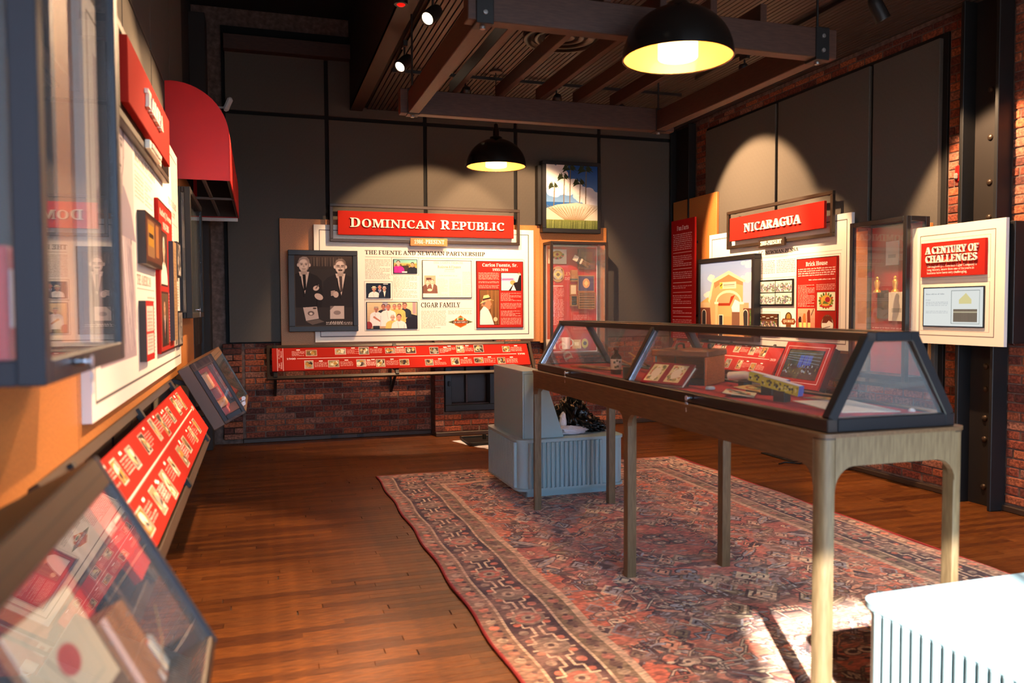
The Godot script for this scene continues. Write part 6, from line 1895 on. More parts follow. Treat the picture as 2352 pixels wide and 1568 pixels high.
	for k in [[-3.3, "bright keys hanging in the near lock on the long side of the table case"], [-4.86, "small keys in the far lock on the long side of the table case"]]:
		keys(Vector3(1.937, 1.075, k[0]), Basis(Vector3.UP, -PI / 2), k[1], 1.0)
	table_contents(yb + 0.0405)

func table_contents(y: float) -> void:
	# old wooden chest with its open front turned to the left
	var X := Transform3D(Basis(Vector3.UP, atan2(0.23, 0.28)), Vector3(2.24, y, -3.67))
	var ch := thing("wooden_chest", "old orange wooden chest with green corner mounts, open front, in the table case", "chest", X.origin)
	var w := 0.3
	var d := 0.3
	var h := 0.15
	# local: x along the orange side, -z along the open front
	for b in [[0.0, w, 0.0, h, -0.012, 0.0, M.dark_wood], [0.0, w, 0.0, h, -d, -d + 0.012, M.dark_wood], [w - 0.012, w, 0.0, h, -d + 0.012, -0.012, M.dark_wood], [0.0, w - 0.012, 0.0, 0.012, -d + 0.012, -0.012, flat(rgb(50, 26, 40), 0.8)]]:
		put("side", cbox(Vector3(b[1] - b[0], b[3] - b[2], b[5] - b[4]), 0.002), grained(rgb(226, 108, 40), M.grain, Vector3(3, 9, 3), 0.45) if b[6] == M.dark_wood else b[6], X * T(Vector3((b[0] + b[1]) / 2, (b[2] + b[3]) / 2, (b[4] + b[5]) / 2)), ch)
	put("lid", cbox(Vector3(w + 0.02, 0.035, d + 0.02), 0.006), grained(rgb(150, 84, 50), M.grain, Vector3(3, 9, 3), 0.5), X * T(Vector3(w / 2, h + 0.018, -d / 2)), ch)
	var verdigris := grained(rgb(112, 124, 106), M.blotch, Vector3(14, 14, 14), 0.6)
	for c in [[0.0, 0.0], [w, 0.0], [0.0, -d], [w, -d]]:
		put("corner_mount", cbox(Vector3(0.036, 0.037, 0.036), 0.008), verdigris, X * T(Vector3(clampf(c[0], 0.01, w - 0.01), h + 0.0185, clampf(c[1], -d + 0.01, -0.01))), ch)
		put("corner_strip", cbox(Vector3(0.015, h, 0.015), 0.003), verdigris, X * T(Vector3(clampf(c[0], 0.008, w - 0.008), h / 2, clampf(c[1], -d + 0.008, -0.008))), ch)
	put("handle", tube([X * Vector3(0.08, h + 0.036, -0.2), X * Vector3(0.09, h + 0.06, -0.2), X * Vector3(0.14, h + 0.066, -0.2), X * Vector3(0.19, h + 0.06, -0.2), X * Vector3(0.2, h + 0.036, -0.2)], 0.006, 8), M.bronze, Transform3D(), ch)
	put("clasp", cbox(Vector3(0.03, 0.03, 0.02), 0.006), M.bronze, X * T(Vector3(0.22, h + 0.05, -0.06)), ch)
	# red book with two pictures, leaning back
	var bx := Transform3D(Basis(Vector3.UP, -1.2) * Basis(Vector3.RIGHT, -0.85), Vector3(2.05, y + 0.062, -3.74))
	var bc := Canvas.new(self, -0.14, -0.075, 0.14, 0.075, 700.0, rgb(130, 30, 40), 80)
	for q in [-0.125, 0.01]:
		bc.rect(q, -0.062, q + 0.1, 0.062, rgb(206, 186, 136))
		bc.clutter(q, -0.062, q + 0.1, 0.062, [rgb(150, 140, 90), rgb(110, 110, 80), rgb(190, 120, 90), rgb(220, 206, 170)], 60, 0.014)
		bc.ell(q + 0.05, 0.0, 0.03, 0.035, rgb(214, 196, 170))
	var bk := thing("picture_book", "dark red book with two pictures on its cover leaning before the chest", "book", bx.origin)
	put("cover", print_board(bc, -0.14, -0.075, 0.14, 0.075, -0.002, 0.008, bc.material(0.4), flat(rgb(120, 28, 36), 0.5)), null, bx, bk)
	put("pages", cbox(Vector3(0.27, 0.14, 0.016), 0.001), M.paper, bx * T(Vector3(0, 0, -0.01)), bk)
	put("back_cover", cbox(Vector3(0.28, 0.15, 0.003), 0.001), flat(rgb(120, 28, 36), 0.5), bx * T(Vector3(0, 0, -0.02)), bk)
	put("book_rest", cbox(Vector3(0.2, 0.03, 0.05), 0.002), M.black, Transform3D(Basis(Vector3.UP, -1.2), Vector3(2.075, y + 0.016, -3.75)), bk)
	# bottle
	var bt := thing("bottle", "small brown glass bottle with an old spotted paper label in the table case", "bottle", Vector3(2.12, y, -4.53))
	put("body", lathe([Vector2(0.0001, 0), Vector2(0.031, 0), Vector2(0.034, 0.006), Vector2(0.034, 0.1), Vector2(0.03, 0.115), Vector2(0.014, 0.13), Vector2(0.013, 0.148), Vector2(0.0001, 0.148)], 28), flat(rgb(58, 26, 16), 0.08), T(Vector3(2.12, y, -4.53)), bt)
	put("label", lathe([Vector2(0.0345, 0.03), Vector2(0.035, 0.031), Vector2(0.035, 0.094), Vector2(0.0345, 0.095)], 28), M.paper, T(Vector3(2.12, y, -4.53)), bt)
	put("stopper", lathe([Vector2(0.012, 0.148), Vector2(0.017, 0.15), Vector2(0.017, 0.165), Vector2(0.0001, 0.168)], 20), flat(rgb(90, 30, 20), 0.25), T(Vector3(2.12, y, -4.53)), bt)
	for p in [[2.4, 0.075], [3.0, 0.05], [3.4, 0.078], [2.9, 0.085], [2.6, 0.045]]:
		put("label_spot", cbox(Vector3(0.014, 0.014, 0.002), 0.0005), flat(rgb(96, 104, 80), 0.8), T(Vector3(2.12, y, -4.53)) * Transform3D(Basis(Vector3.UP, p[0]), Vector3.ZERO) * T(Vector3(0, p[1], -0.0348)), bt)
	# black display blocks and what leans on them
	var tin := thing("display_block", "black cylinder stand with wooden sticks across it, left of the chest", "stand", Vector3(2.05, y, -4.2))
	put("cylinder", cyl(0.038, 0.07, 24), M.black, T(Vector3(2.05, y, -4.2)), tin)
	for q in [[Vector3(2.035, y + 0.076, -4.08), Vector3(2.2, y + 0.079, -4.62), 0.006, "long slim wooden rod lying across the black cylinder stand"], [Vector3(2.12, y + 0.08, -4.1), Vector3(2.22, y + 0.13, -4.55), 0.005, "dark wooden ruler propped behind the black cylinder stand"]]:
		var st := thing("wooden_rod", q[3], "rod", q[0])
		put("rod", bar(q[0], q[1], 0.014, 0.008)[0], M.cigar_wood, bar(q[0], q[1], 0.014, 0.008)[1], st)
		put("tip", cbox(Vector3(0.015, 0.009, 0.015), 0.001), M.bronze, T(q[0]), st)
	var brush := thing("brush", "tan brush head resting on the black cylinder stand", "brush", Vector3(2.06, y + 0.085, -4.12))
	put("bristles", cbox(Vector3(0.035, 0.04, 0.07), 0.008), grained(rgb(190, 160, 110), M.fine, Vector3(20, 4, 20), 0.9), T(Vector3(2.06, y + 0.104, -4.12)), brush)
	put("ferrule", cbox(Vector3(0.037, 0.012, 0.072), 0.002), M.bronze, T(Vector3(2.06, y + 0.08, -4.12)), brush)
	# long cutting board and small things at the far end
	var cb := thing("cutting_board", "flat pale wooden board at the far end of the table case", "board", Vector3(2.2, y, -5.0))
	put("board", cbox(Vector3(0.12, 0.012, 0.5), 0.004), M.cigar_wood, Transform3D(Basis(Vector3.UP, 0.25), Vector3(2.2, y + 0.006, -4.98)), cb)
	put("blade", cbox(Vector3(0.03, 0.003, 0.12), 0.001), M.chrome, Transform3D(Basis(Vector3.UP, 0.25), Vector3(2.18, y + 0.0135, -4.9)), cb)
	var papers := [[2.33, -3.35, 0.2, 0.15, 0.5, rgb(206, 176, 110), rgb(170, 96, 70), "tan old label sheet lying right beside the wooden chest"], [2.13, -3.2, 0.19, 0.14, 0.9, rgb(216, 206, 170), rgb(190, 110, 80), "pale label sheet with a coloured crest lying before the yellow packets"], [2.31, -2.72, 0.4, 0.26, 1.35, rgb(214, 212, 200), rgb(190, 190, 180), "large white handwritten document at the near end of the table case"], [2.42, -2.98, 0.1, 0.14, 0.3, rgb(190, 150, 110), rgb(170, 120, 90), "brown letter behind the white document in the table case"]]
	for p in papers:
		var pc := Canvas.new(self, -p[2] / 2, -p[3] / 2, p[2] / 2, p[3] / 2, 500.0, p[5], 90)
		if p[2] > 0.3:
			pc.blurb(-p[2] * 0.42, -p[3] * 0.4, p[2] * 0.42, p[3] * 0.4, 0.016, p[6])
		else:
			pc.ell(0, 0, p[2] * 0.36, p[3] * 0.36, p[6])
			pc.clutter(-p[2] * 0.3, -p[3] * 0.3, p[2] * 0.3, p[3] * 0.3, [rgb(150, 60, 50), rgb(190, 170, 90), rgb(110, 130, 90), p[5]], 40, 0.018)
		var o := thing("paper_sheet", p[7], "paper", Vector3(p[0], y, p[1]))
		var lift := 0.02 if p[2] < 0.3 and p[0] < 2.4 else 0.002
		put("sheet", print_board(pc, -p[2] / 2, -p[3] / 2, p[2] / 2, p[3] / 2, 0.0, 0.0015, pc.material(0.8), M.paper), null, Transform3D(Basis(Vector3.UP, p[4]) * Basis(Vector3.RIGHT, -PI / 2 + (0.12 if lift > 0.01 else 0.0)), Vector3(p[0], y + lift * 0.7, p[1])), o)
		if lift > 0.01:
			put("support", cbox(Vector3(p[2] * 0.5, 0.008, p[3] * 0.5), 0.001), M.black, Transform3D(Basis(Vector3.UP, p[4]), Vector3(p[0], y + 0.004, p[1])), o)
	# yellow packets on black blocks
	for q in [[2.3, -3.2, 0.07, -1.2, "yellow printed cigar packet lying at the back, nearest the chest"], [2.19, -2.95, 0.07, -1.3, "yellow and blue cigar packet tilted on a small black block"]]:
		var yp := Canvas.new(self, -0.1, -0.022, 0.1, 0.022, 700.0, rgb(206, 190, 60), 95)
		yp.clutter(-0.1, -0.022, 0.1, 0.022, [rgb(120, 110, 40), rgb(230, 220, 120), rgb(70, 70, 60)], 60, 0.008)
		var X2 := Transform3D(Basis(Vector3.UP, q[3]) * Basis(Vector3.BACK, -0.16), Vector3(q[0], y + q[2], q[1]))
		var o := thing("cigar_packet", q[4], "packet", Vector3(q[0], y, q[1]))
		put("front", print_board(yp, -0.1, -0.022, 0.1, 0.022, 0.0, 0.035, yp.material(0.5), flat(rgb(70, 80, 150), 0.5)), null, X2, o)
		put("top_label", cbox(Vector3(0.19, 0.002, 0.03), 0.0005), M.white, X2 * T(Vector3(0, 0.0225, 0.017)), o)
		put("block", cbox(Vector3(0.06, q[2] - 0.022, 0.045), 0.002), M.black, Transform3D(Basis(Vector3.UP, q[3]), Vector3(q[0], y + (q[2] - 0.022) / 2, q[1]) + Basis(Vector3.UP, q[3]) * Vector3(0, 0, 0.017)), o)
	var tool := thing("leather_roll", "rolled tan paper with a steel blade leaning beside the chest", "roll", Vector3(2.35, y, -3.42))
	put("roll", tube([Vector3(2.3, y + 0.06, -3.55), Vector3(2.34, y + 0.07, -3.47), Vector3(2.38, y + 0.06, -3.4)], 0.022, 12), M.paper, Transform3D(), tool)
	put("blade", bar(Vector3(2.36, y + 0.07, -3.46), Vector3(2.3, y + 0.03, -3.22), 0.012, 0.005)[0], M.chrome, bar(Vector3(2.36, y + 0.07, -3.46), Vector3(2.3, y + 0.03, -3.22), 0.012, 0.005)[1], tool)
	put("rest", cbox(Vector3(0.05, 0.04, 0.05), 0.002), M.black, T(Vector3(2.34, y + 0.02, -3.47)), tool)
	var wt := thing("paper_weight", "tiny white weight at the near corner of the red felt", "weight", Vector3(2.45, y, -2.5))
	put("weight", lathe([Vector2(0.0001, 0), Vector2(0.013, 0), Vector2(0.013, 0.006), Vector2(0.006, 0.012), Vector2(0.0001, 0.013)], 16), M.white, T(Vector3(2.45, y, -2.5)), wt)
	var kn := thing("glass_puck", "clear round glass puck at the foot of the wooden chest", "puck", Vector3(2.17, y, -3.52))
	put("puck", lathe([Vector2(0.0001, 0), Vector2(0.024, 0), Vector2(0.026, 0.006), Vector2(0.02, 0.014), Vector2(0.0001, 0.016)], 20), flat(rgb(190, 200, 200), 0.1), T(Vector3(2.17, y, -3.52)), kn)

# ---------------------------------------------------------------- benches
func rounded_rect(x0: float, x1: float, y0: float, y1: float, r: float, seg := 8) -> PackedVector2Array:
	var p := PackedVector2Array()
	for c in [[x1 - r, y1 - r, 0.0], [x0 + r, y1 - r, PI / 2], [x0 + r, y0 + r, PI], [x1 - r, y0 + r, PI * 1.5]]:
		for i in seg + 1:
			var a: float = c[2] + PI / 2 * i / seg
			p.append(Vector2(c[0] + r * cos(a), c[1] + r * sin(a)))
	return p

func lying(poly: PackedVector2Array, h: float) -> ArrayMesh:
	return prism(poly, h, true)

func bench(label: String, x0: float, x1: float, z0: float, z1: float, h: float, joint: float, back: bool, pitch: float) -> void:
	# x0..x1 across, z0 near edge, z1 far edge
	var root := thing("fluted_bench", label, "bench", Vector3((x0 + x1) / 2, 0, (z0 + z1) / 2))
	var flat_down := Basis(Vector3.RIGHT, -PI / 2)   # polygon x, y -> x, -z ; depth -> up
	var r := 0.085
	var mk := func(called: String, inset_by: float, y: float, hh: float, rad: float) -> void:
		var poly := rounded_rect(x0 + inset_by, x1 - inset_by, -z0 + inset_by, -z1 - inset_by, rad)
		put(called, lying(poly, hh), M.bench, Transform3D(flat_down, Vector3(0, y, 0)), root)
	mk.call("plinth", 0.1, 0.012, 0.07, 0.02)
	mk.call("base_rim", 0.0, 0.08, 0.018, r)
	mk.call("core", 0.02, 0.095, h - 0.12, r - 0.02)
	mk.call("seat_board", 0.0, h - 0.022, 0.022, r)
	# flutes: half round staves round the four straight sides
	var stave := prism(rounded_rect(-pitch * 0.36, pitch * 0.36, -0.02, 0.021, 0.0125, 5), h - 0.122, true)
	var sides := [[Vector3(x0 + r, 0, z0 - 0.02), Vector3(x1 - r, 0, z0 - 0.02)], [Vector3(x0 + r, 0, z1 + 0.016), Vector3(x1 - r, 0, z1 + 0.016)], [Vector3(x0 + 0.016, 0, z0 - r), Vector3(x0 + 0.016, 0, z1 + r)], [Vector3(x1 - 0.016, 0, z0 - r), Vector3(x1 - 0.016, 0, z1 + r)]]
	for s in sides.size():
		var a: Vector3 = sides[s][0]
		var b: Vector3 = sides[s][1]
		var n := int(a.distance_to(b) / pitch)
		for i in n:
			var p := a.lerp(b, (i + 0.5) / n)
			if s == 0 and absf(p.x - joint) < pitch * 0.6:
				continue
			put("stave", stave, M.bench, Transform3D(flat_down if s < 2 else Basis(Vector3.UP, PI / 2) * flat_down, Vector3(p.x, 0.097, p.z)), root)
	if back:
		var bz0 := z0 - 0.08
		var bz1 := z1 + 0.05
		var bx0 := x0 + 0.075
		put("backrest", prism(PackedVector2Array([Vector2(bx0 + 0.004, h), Vector2(bx0 + 0.335, h), Vector2(bx0 + 0.165, 0.985), Vector2(bx0 + 0.004, 0.985)]), bz0 - bz1), M.bench, T(Vector3(0, 0, bz1)), root)
		put("back_board", cbox(Vector3(0.012, 0.99 - h, bz0 - bz1 + 0.004), 0.002), M.bench, T(Vector3(bx0 - 0.004, (0.99 + h) / 2, (bz0 + bz1) / 2)), root)
		put("top_board", cbox(Vector3(0.185, 0.026, bz0 - bz1 + 0.012), 0.003), M.bench, T(Vector3(bx0 + 0.08, 0.998, (bz0 + bz1) / 2)), root)

# ---------------------------------------------------------------- rug
func build_rug() -> void:
	var X0 := 0.965
	var X1 := 3.955
	var ZF := -7.05
	var ZN := -2.0
	var W := X1 - X0
	var H := ZN - ZF
	var cv := Canvas.new(self, 0, 0, W, H, 165.0, rgb(182, 94, 66), 200)
	var R := cv.rng
	var rust := rgb(170, 92, 62)
	var salmon := rgb(196, 104, 76)
	var dark := rgb(54, 34, 32)
	var cream := rgb(206, 178, 142)
	var olive := rgb(112, 92, 66)
	var steel := rgb(122, 116, 116)
	# field
	for i in 500:
		cv.ell(R.randf() * W, R.randf() * H, 0.12 * R.randf() + 0.02, 0.05 * R.randf() + 0.02, [rust, salmon, rgb(164, 84, 60), rgb(180, 114, 88)][R.randi() % 4])
	var cx := W / 2
	var cy := H / 2
	# medallion lozenges
	for m in [[1.05, 1.75, dark], [1.01, 1.69, cream], [0.98, 1.64, rgb(150, 74, 62)], [0.7, 1.2, dark], [0.67, 1.15, steel], [0.62, 1.06, rgb(176, 90, 74)], [0.36, 0.62, cream], [0.34, 0.58, dark], [0.3, 0.5, rgb(168, 82, 66)]]:
		var p := []
		var n := 28
		for i in n:
			var a := TAU * i / n
			var k := 1.0 + (0.05 if i % 2 == 0 else -0.05)
			var u := cos(a)
			var v := sin(a)
			var f := 1.0 / (pow(absf(u), 1.3) + pow(absf(v), 1.3)) ** (1.0 / 1.3)
			p.append([cx + u * f * m[0] * k, cy + v * f * m[1] * k])
		cv.poly(p, m[2].lerp(rgb(172, 100, 82), 0.35))
	# mirrored motifs over the field
	var hues := [dark, cream, olive, steel, rgb(206, 140, 106), rgb(104, 58, 50), cream.darkened(0.12), rgb(84, 66, 58), steel.lightened(0.2)]
	for i in 330:
		var x := R.randf_range(0.0, cx - 0.53)
		var y := R.randf_range(0.0, cy - 0.53)
		var kind := R.randi() % 6
		var c: Color = hues[R.randi() % hues.size()]
		var c2: Color = hues[R.randi() % hues.size()]
		var s := R.randf_range(0.03, 0.085)
		var t := R.randf_range(-0.9, 0.9)
		for mx in [-1.0, 1.0]:
			for my in [-1.0, 1.0]:
				var px: float = cx + mx * x
				var py: float = cy + my * y
				if kind == 0:
					cv.ell(px, py, s * 0.8, s * 0.6, dark, t * mx * my)
					cv.ell(px, py, s * 0.68, s * 0.48, c, t * mx * my)
					cv.ell(px, py, s * 0.4, s * 0.26, c2, t * mx * my)
					cv.ell(px, py, s * 0.15, s * 0.12, dark, 0.0)
				elif kind == 1:
					var pts := []
					for k in 9:
						pts.append([px + mx * (k - 4) * s * 0.55, py + my * sin(k * 1.0 + t) * s * 0.8])
					cv.path(pts, 0.018, dark)
					cv.path(pts, 0.009, c)
					for k in [1, 3, 5, 7]:
						cv.ell(pts[k][0], pts[k][1] + my * s * 0.25, s * 0.26, s * 0.13, c2, t * mx * my * 2.0)
				elif kind == 2:
					cv.poly([[px - s, py], [px, py + s * 1.3], [px + s, py], [px, py - s * 1.3]], c)
					cv.poly([[px - s * 0.75, py], [px, py + s], [px + s * 0.75, py], [px, py - s]], c2)
					cv.path([[px - s * 0.4, py], [px, py + s * 0.5], [px + s * 0.4, py], [px, py - s * 0.5]], 0.01, dark)
				elif kind == 3:
					cv.path([[px - mx * s, py - my * s], [px - mx * s, py + my * s * 0.4], [px + mx * s * 0.3, py + my * s * 0.4], [px + mx * s * 0.3, py + my * s], [px + mx * s, py + my * s]], 0.02, dark)
					cv.path([[px - mx * s, py - my * s], [px - mx * s, py + my * s * 0.4], [px + mx * s * 0.3, py + my * s * 0.4], [px + mx * s * 0.3, py + my * s], [px + mx * s, py + my * s]], 0.01, c)
				elif kind == 4:
					# a serrated leaf
					var up := []
					var dn := []
					var ax := Vector2(cos(t), sin(t))
					for k in 9:
						var u := (k - 4) / 4.0
						var w := (1.0 - u * u) * 0.42 + (0.1 if k % 2 else 0.0)
						var p := ax * u * s * 1.7
						var q := Vector2(-ax.y, ax.x) * w * s
						up.append([px + mx * (p.x + q.x), py + my * (p.y + q.y)])
						dn.append([px + mx * (p.x - q.x), py + my * (p.y - q.y)])
					dn.reverse()
					cv.poly(up + dn, c)
					cv.path(up, 0.008, dark)
					cv.path(dn, 0.008, dark)
					cv.line(px - mx * ax.x * s * 1.3, py - my * ax.y * s * 1.3, px + mx * ax.x * s * 1.3, py + my * ax.y * s * 1.3, 0.01, c2)
				else:
					for k in 4:
						cv.line(px + mx * (k - 1.5) * s * 0.45, py - s * 0.6, px + mx * (k - 1.2) * s * 0.45, py + s * 0.6, 0.012, c if k % 2 else c2)
					cv.line(px - s, py, px + s, py, 0.012, dark)
	for i in 900:
		cv.ell(R.randf_range(0.52, W - 0.52), R.randf_range(0.52, H - 0.52), R.randf_range(0.008, 0.03), R.randf_range(0.005, 0.013), hues[R.randi() % hues.size()], R.randf_range(-0.6, 0.6))
	# borders, outside in: [from, to, colour]
	for b in [[0.0, 0.012, rgb(150, 50, 44)], [0.012, 0.105, rgb(116, 88, 66)], [0.105, 0.12, cream.darkened(0.15)], [0.12, 0.365, dark], [0.365, 0.38, cream.darkened(0.1)], [0.38, 0.475, olive], [0.475, 0.515, rgb(190, 158, 124)]]:
		cv.box(b[0], b[0], W - b[0], H - b[0], b[1] - b[0], b[2])
	# border motifs: run along each side
	for side in 4:
		var long: float = H if side % 2 == 0 else W
		var at := func(along: float, inn: float) -> Array:
			if side == 0: return [inn, along]
			if side == 1: return [along, inn]
			if side == 2: return [W - inn, along]
			return [along, H - inn]
		var i := 0
		var s := 0.16
		while s < long - 0.12:
			var q: Array = at.call(s, 0.058)
			cv.ell(q[0], q[1], 0.026, 0.026, [salmon, cream.darkened(0.2), rgb(150, 100, 76)][i % 3])
			q = at.call(s + 0.03, 0.075)
			cv.ell(q[0], q[1], 0.012, 0.012, dark)
			q = at.call(s, 0.428)
			cv.ell(q[0], q[1], 0.03, 0.03, [rgb(156, 96, 76), rgb(146, 124, 96), rgb(90, 66, 52)][i % 3])
			q = at.call(s + 0.035, 0.428)
			cv.ell(q[0], q[1], 0.012, 0.03 if side % 2 else 0.012, dark)
			s += 0.075
			i += 1
		s = 0.25
		i = 0
		while s < long - 0.2:
			var mid := 0.2425
			if i % 2 == 0:
				var q: Array = at.call(s, mid)
				cv.ell(q[0], q[1], 0.085, 0.085, rgb(122, 104, 84))
				cv.ell(q[0], q[1], 0.065, 0.065, [rgb(170, 96, 76), rgb(110, 92, 76)][(i / 2) % 2])
				cv.ell(q[0], q[1], 0.035, 0.035, cream.darkened(0.2))
				cv.ell(q[0], q[1], 0.015, 0.015, dark)
				for sg in [-1.0, 1.0]:
					for e in [-1.0, 1.0]:
						var a: Array = at.call(s + sg * 0.07, mid + e * 0.075)
						cv.ell(a[0], a[1], 0.02, 0.02, salmon.darkened(0.1))
			else:
				for e in [-1.0, 1.0]:
					var pts := []
					for k in [[-0.13, 0.1], [-0.13, 0.055], [-0.05, 0.055], [-0.05, 0.02], [0.05, 0.02], [0.05, 0.055], [0.13, 0.055], [0.13, 0.1]]:
						pts.append(at.call(s + k[0], mid + e * k[1]))
					cv.path(pts, 0.013, cream)
				var q: Array = at.call(s, mid + 0.07)
				cv.ell(q[0], q[1], 0.025, 0.025, rgb(176, 100, 78))
				q = at.call(s, mid - 0.07)
				cv.ell(q[0], q[1], 0.025, 0.025, rgb(130, 112, 92))
			s += 0.165
			i += 1
	# worn pile: fade and speckle pixel by pixel
	var im := cv.im
	im.resize(im.get_width(), im.get_height())
	var n1 := FastNoiseLite.new()
	n1.frequency = 0.012
	n1.fractal_octaves = 5
	n1.seed = 4
	var n2 := FastNoiseLite.new()
	n2.noise_type = FastNoiseLite.TYPE_VALUE
	n2.frequency = 0.45
	n2.fractal_octaves = 2
	n2.seed = 9
	var w1: PackedByteArray = n1.get_image(im.get_width(), im.get_height()).get_data()
	var weft := n2.get_image(im.get_width() / 3, im.get_height())
	weft.resize(im.get_width(), im.get_height(), Image.INTERPOLATE_BILINEAR)
	var w2: PackedByteArray = weft.get_data()
	var d: PackedByteArray = im.get_data()
	var base := [170, 112, 92]
	var total := w1.size()
	for i in total:
		var wear := clampf((w1[i] - 60) / 240.0, 0.08, 0.62)
		var speck := 0.76 + w2[i] / 255.0 * 0.84
		var j := i * 3
		d[j] = int(clampf(lerpf(d[j], 172.0, wear) * speck, 0, 255))
		d[j + 1] = int(clampf(lerpf(d[j + 1], 134.0, wear) * speck, 0, 255))
		d[j + 2] = int(clampf(lerpf(d[j + 2], 110.0, wear) * speck, 0, 255))
	var fine := Image.create_from_data(im.get_width(), im.get_height(), false, Image.FORMAT_RGB8, d)
	var m := StandardMaterial3D.new()
	m.albedo_texture = ImageTexture.create_from_image(fine)
	m.albedo_color = Color.WHITE
	m.roughness = 1.0
	m.metallic_specular = 0.2
	m.rim_enabled = true
	m.rim = 0.3
	# a slightly wavy sheet with thickness
	var st := begin()
	var nx := 40
	var nz := 70
	var hgt := func(u: float, v: float) -> float:
		var e := minf(minf(u, 1.0 - u) * W, minf(v, 1.0 - v) * H)
		return 0.011 + (0.004 * sin(v * 34.0 + u * 9.0) + 0.003 * sin(u * 30.0 - v * 11.0)) * clampf(1.0 - e / 0.25, 0.0, 1.0)
	var shift := func(u: float, v: float) -> Vector3:
		return Vector3(X0 + u * W + 0.008 * sin(v * 41.0) * (1.0 - u), 0, ZF + v * H + 0.012 * sin(u * 37.0) * (1.0 - v))
	for i in nx:
		for j in nz:
			var q := []
			var uv := []
			for c in [[0, 0], [1, 0], [1, 1], [0, 1]]:
				var u := float(i + c[0]) / nx
				var v := float(j + c[1]) / nz
				var p: Vector3 = shift.call(u, v)
				q.append(Vector3(p.x, hgt.call(u, v), p.z))
				uv.append(Vector2(u, v))
			for t in [[0, 1, 2], [0, 2, 3]]:
				for k in t:
					st.set_smooth_group(0)
					st.set_uv(uv[k])
					st.add_vertex(q[k])
	st.generate_normals()
	var root := thing("rug", "large worn red and brown oriental rug with a dark figured border", "rug", Vector3((X0 + X1) / 2, 0, (ZF + ZN) / 2))
	put("pile", st.commit(), m, Transform3D(), root)
	var rim := flat(rgb(150, 44, 40), 0.95)
	var edge := []
	for j in nz + 1:
		var p: Vector3 = shift.call(0.0, float(j) / nz)
		edge.append(Vector3(p.x, 0.008, p.z))
	put("edge_binding", tube(edge, 0.007, 6), rim, Transform3D(), root)
	edge = []
	for j in nz + 1:
		var p: Vector3 = shift.call(1.0, float(j) / nz)
		edge.append(Vector3(p.x, 0.008, p.z))
	put("edge_binding", tube(edge, 0.007, 6), rim, Transform3D(), root)
	edge = []
	for j in nx + 1:
		var p: Vector3 = shift.call(float(j) / nx, 0.0)
		edge.append(Vector3(p.x, 0.007, p.z))
	put("end_binding", tube(edge, 0.006, 6), flat(rgb(150, 112, 90), 0.95), Transform3D(), root)
	edge = []
	for j in nx + 1:
		var p: Vector3 = shift.call(float(j) / nx, 1.0)
		edge.append(Vector3(p.x, 0.007, p.z))
	put("end_binding", tube(edge, 0.006, 6), flat(rgb(150, 112, 90), 0.95), Transform3D(), root)

# ---------------------------------------------------------------- loose things
func blob(center: Vector3, size: Vector3, bump: float, seed_value: int, flat_to: float) -> ArrayMesh:
	var n := FastNoiseLite.new()
	n.seed = seed_value
	n.frequency = 1.4
	n.fractal_octaves = 3
	n.fractal_type = FastNoiseLite.FRACTAL_RIDGED
	var st := begin()
	var at := func(i: int, j: int) -> Vector3:
		var a := TAU * (i % 56) / 56.0
		var b := PI * j / 28.0 - PI / 2
		var dir := Vector3(cos(a) * cos(b), sin(b), sin(a) * cos(b))
		var k := 1.0 + bump * n.get_noise_3dv(dir * 1.6)
		var p := center + dir * size * k
		p.y = maxf(p.y, flat_to)
		return p
	for i in 56:
		for j in 28:
			var q := [at.call(i, j), at.call(i + 1, j), at.call(i + 1, j + 1), at.call(i, j + 1)]
			for t in [[0, 1, 2], [0, 2, 3]]:
				if q[t[0]].distance_to(q[t[1]]) > 0.0001 and q[t[1]].distance_to(q[t[2]]) > 0.0001 and q[t[0]].distance_to(q[t[2]]) > 0.0001:
					for k in t:
						st.set_smooth_group(0)
						st.add_vertex(q[k])
	st.generate_normals()
	return st.commit()

func rag(outline: Array, y: float, thick: float, seed_value: int) -> ArrayMesh:
	# a crumpled cloth: a fan of rings under the outline, lifted by noise
	var n := FastNoiseLite.new()
	n.seed = seed_value
	n.frequency = 9.0
	var c := Vector2.ZERO
	for p in outline:
		c += p / outline.size()
	var st := begin()
	var rings := 7
	var at := func(i: int, r: int) -> Vector3:
		var o: Vector2 = outline[i % outline.size()]
		var k := float(r) / rings
		var p: Vector2 = c.lerp(o, k)
		var lift := thick * (0.6 + 0.8 * absf(n.get_noise_2d(p.x, p.y))) * (1.0 - pow(k, 6.0))
		return Vector3(p.x, y + 0.002 + lift, p.y)
	for i in outline.size():
		for r in rings:
			var q := [at.call(i, r), at.call(i + 1, r), at.call(i + 1, r + 1), at.call(i, r + 1)]
			for t in [[0, 3, 2], [0, 2, 1]]:
				if r == 0 and t[2] == 1:
					continue
				for k in t:
					st.set_smooth_group(0)
					st.add_vertex(q[k])
			if r == rings - 1:
				var dn := Vector3(0, y - q[2].y, 0)
				for v in [q[2], q[3] + dn, q[3], q[2], q[2] + dn, q[3] + dn]:
					st.set_smooth_group(1)
					st.add_vertex(v)
	st.generate_normals()
	return st.commit()

func wavy(pts: Array, sub: int, amount: float, seed_value: int) -> Array:
	var r := RandomNumberGenerator.new()
	r.seed = seed_value
	var out := []
	for i in pts.size():
		for k in sub:
			var p: Vector2 = pts[i].lerp(pts[(i + 1) % pts.size()], float(k) / sub)
			out.append(p + Vector2(r.randf_range(-amount, amount), r.randf_range(-amount, amount)))
	return out

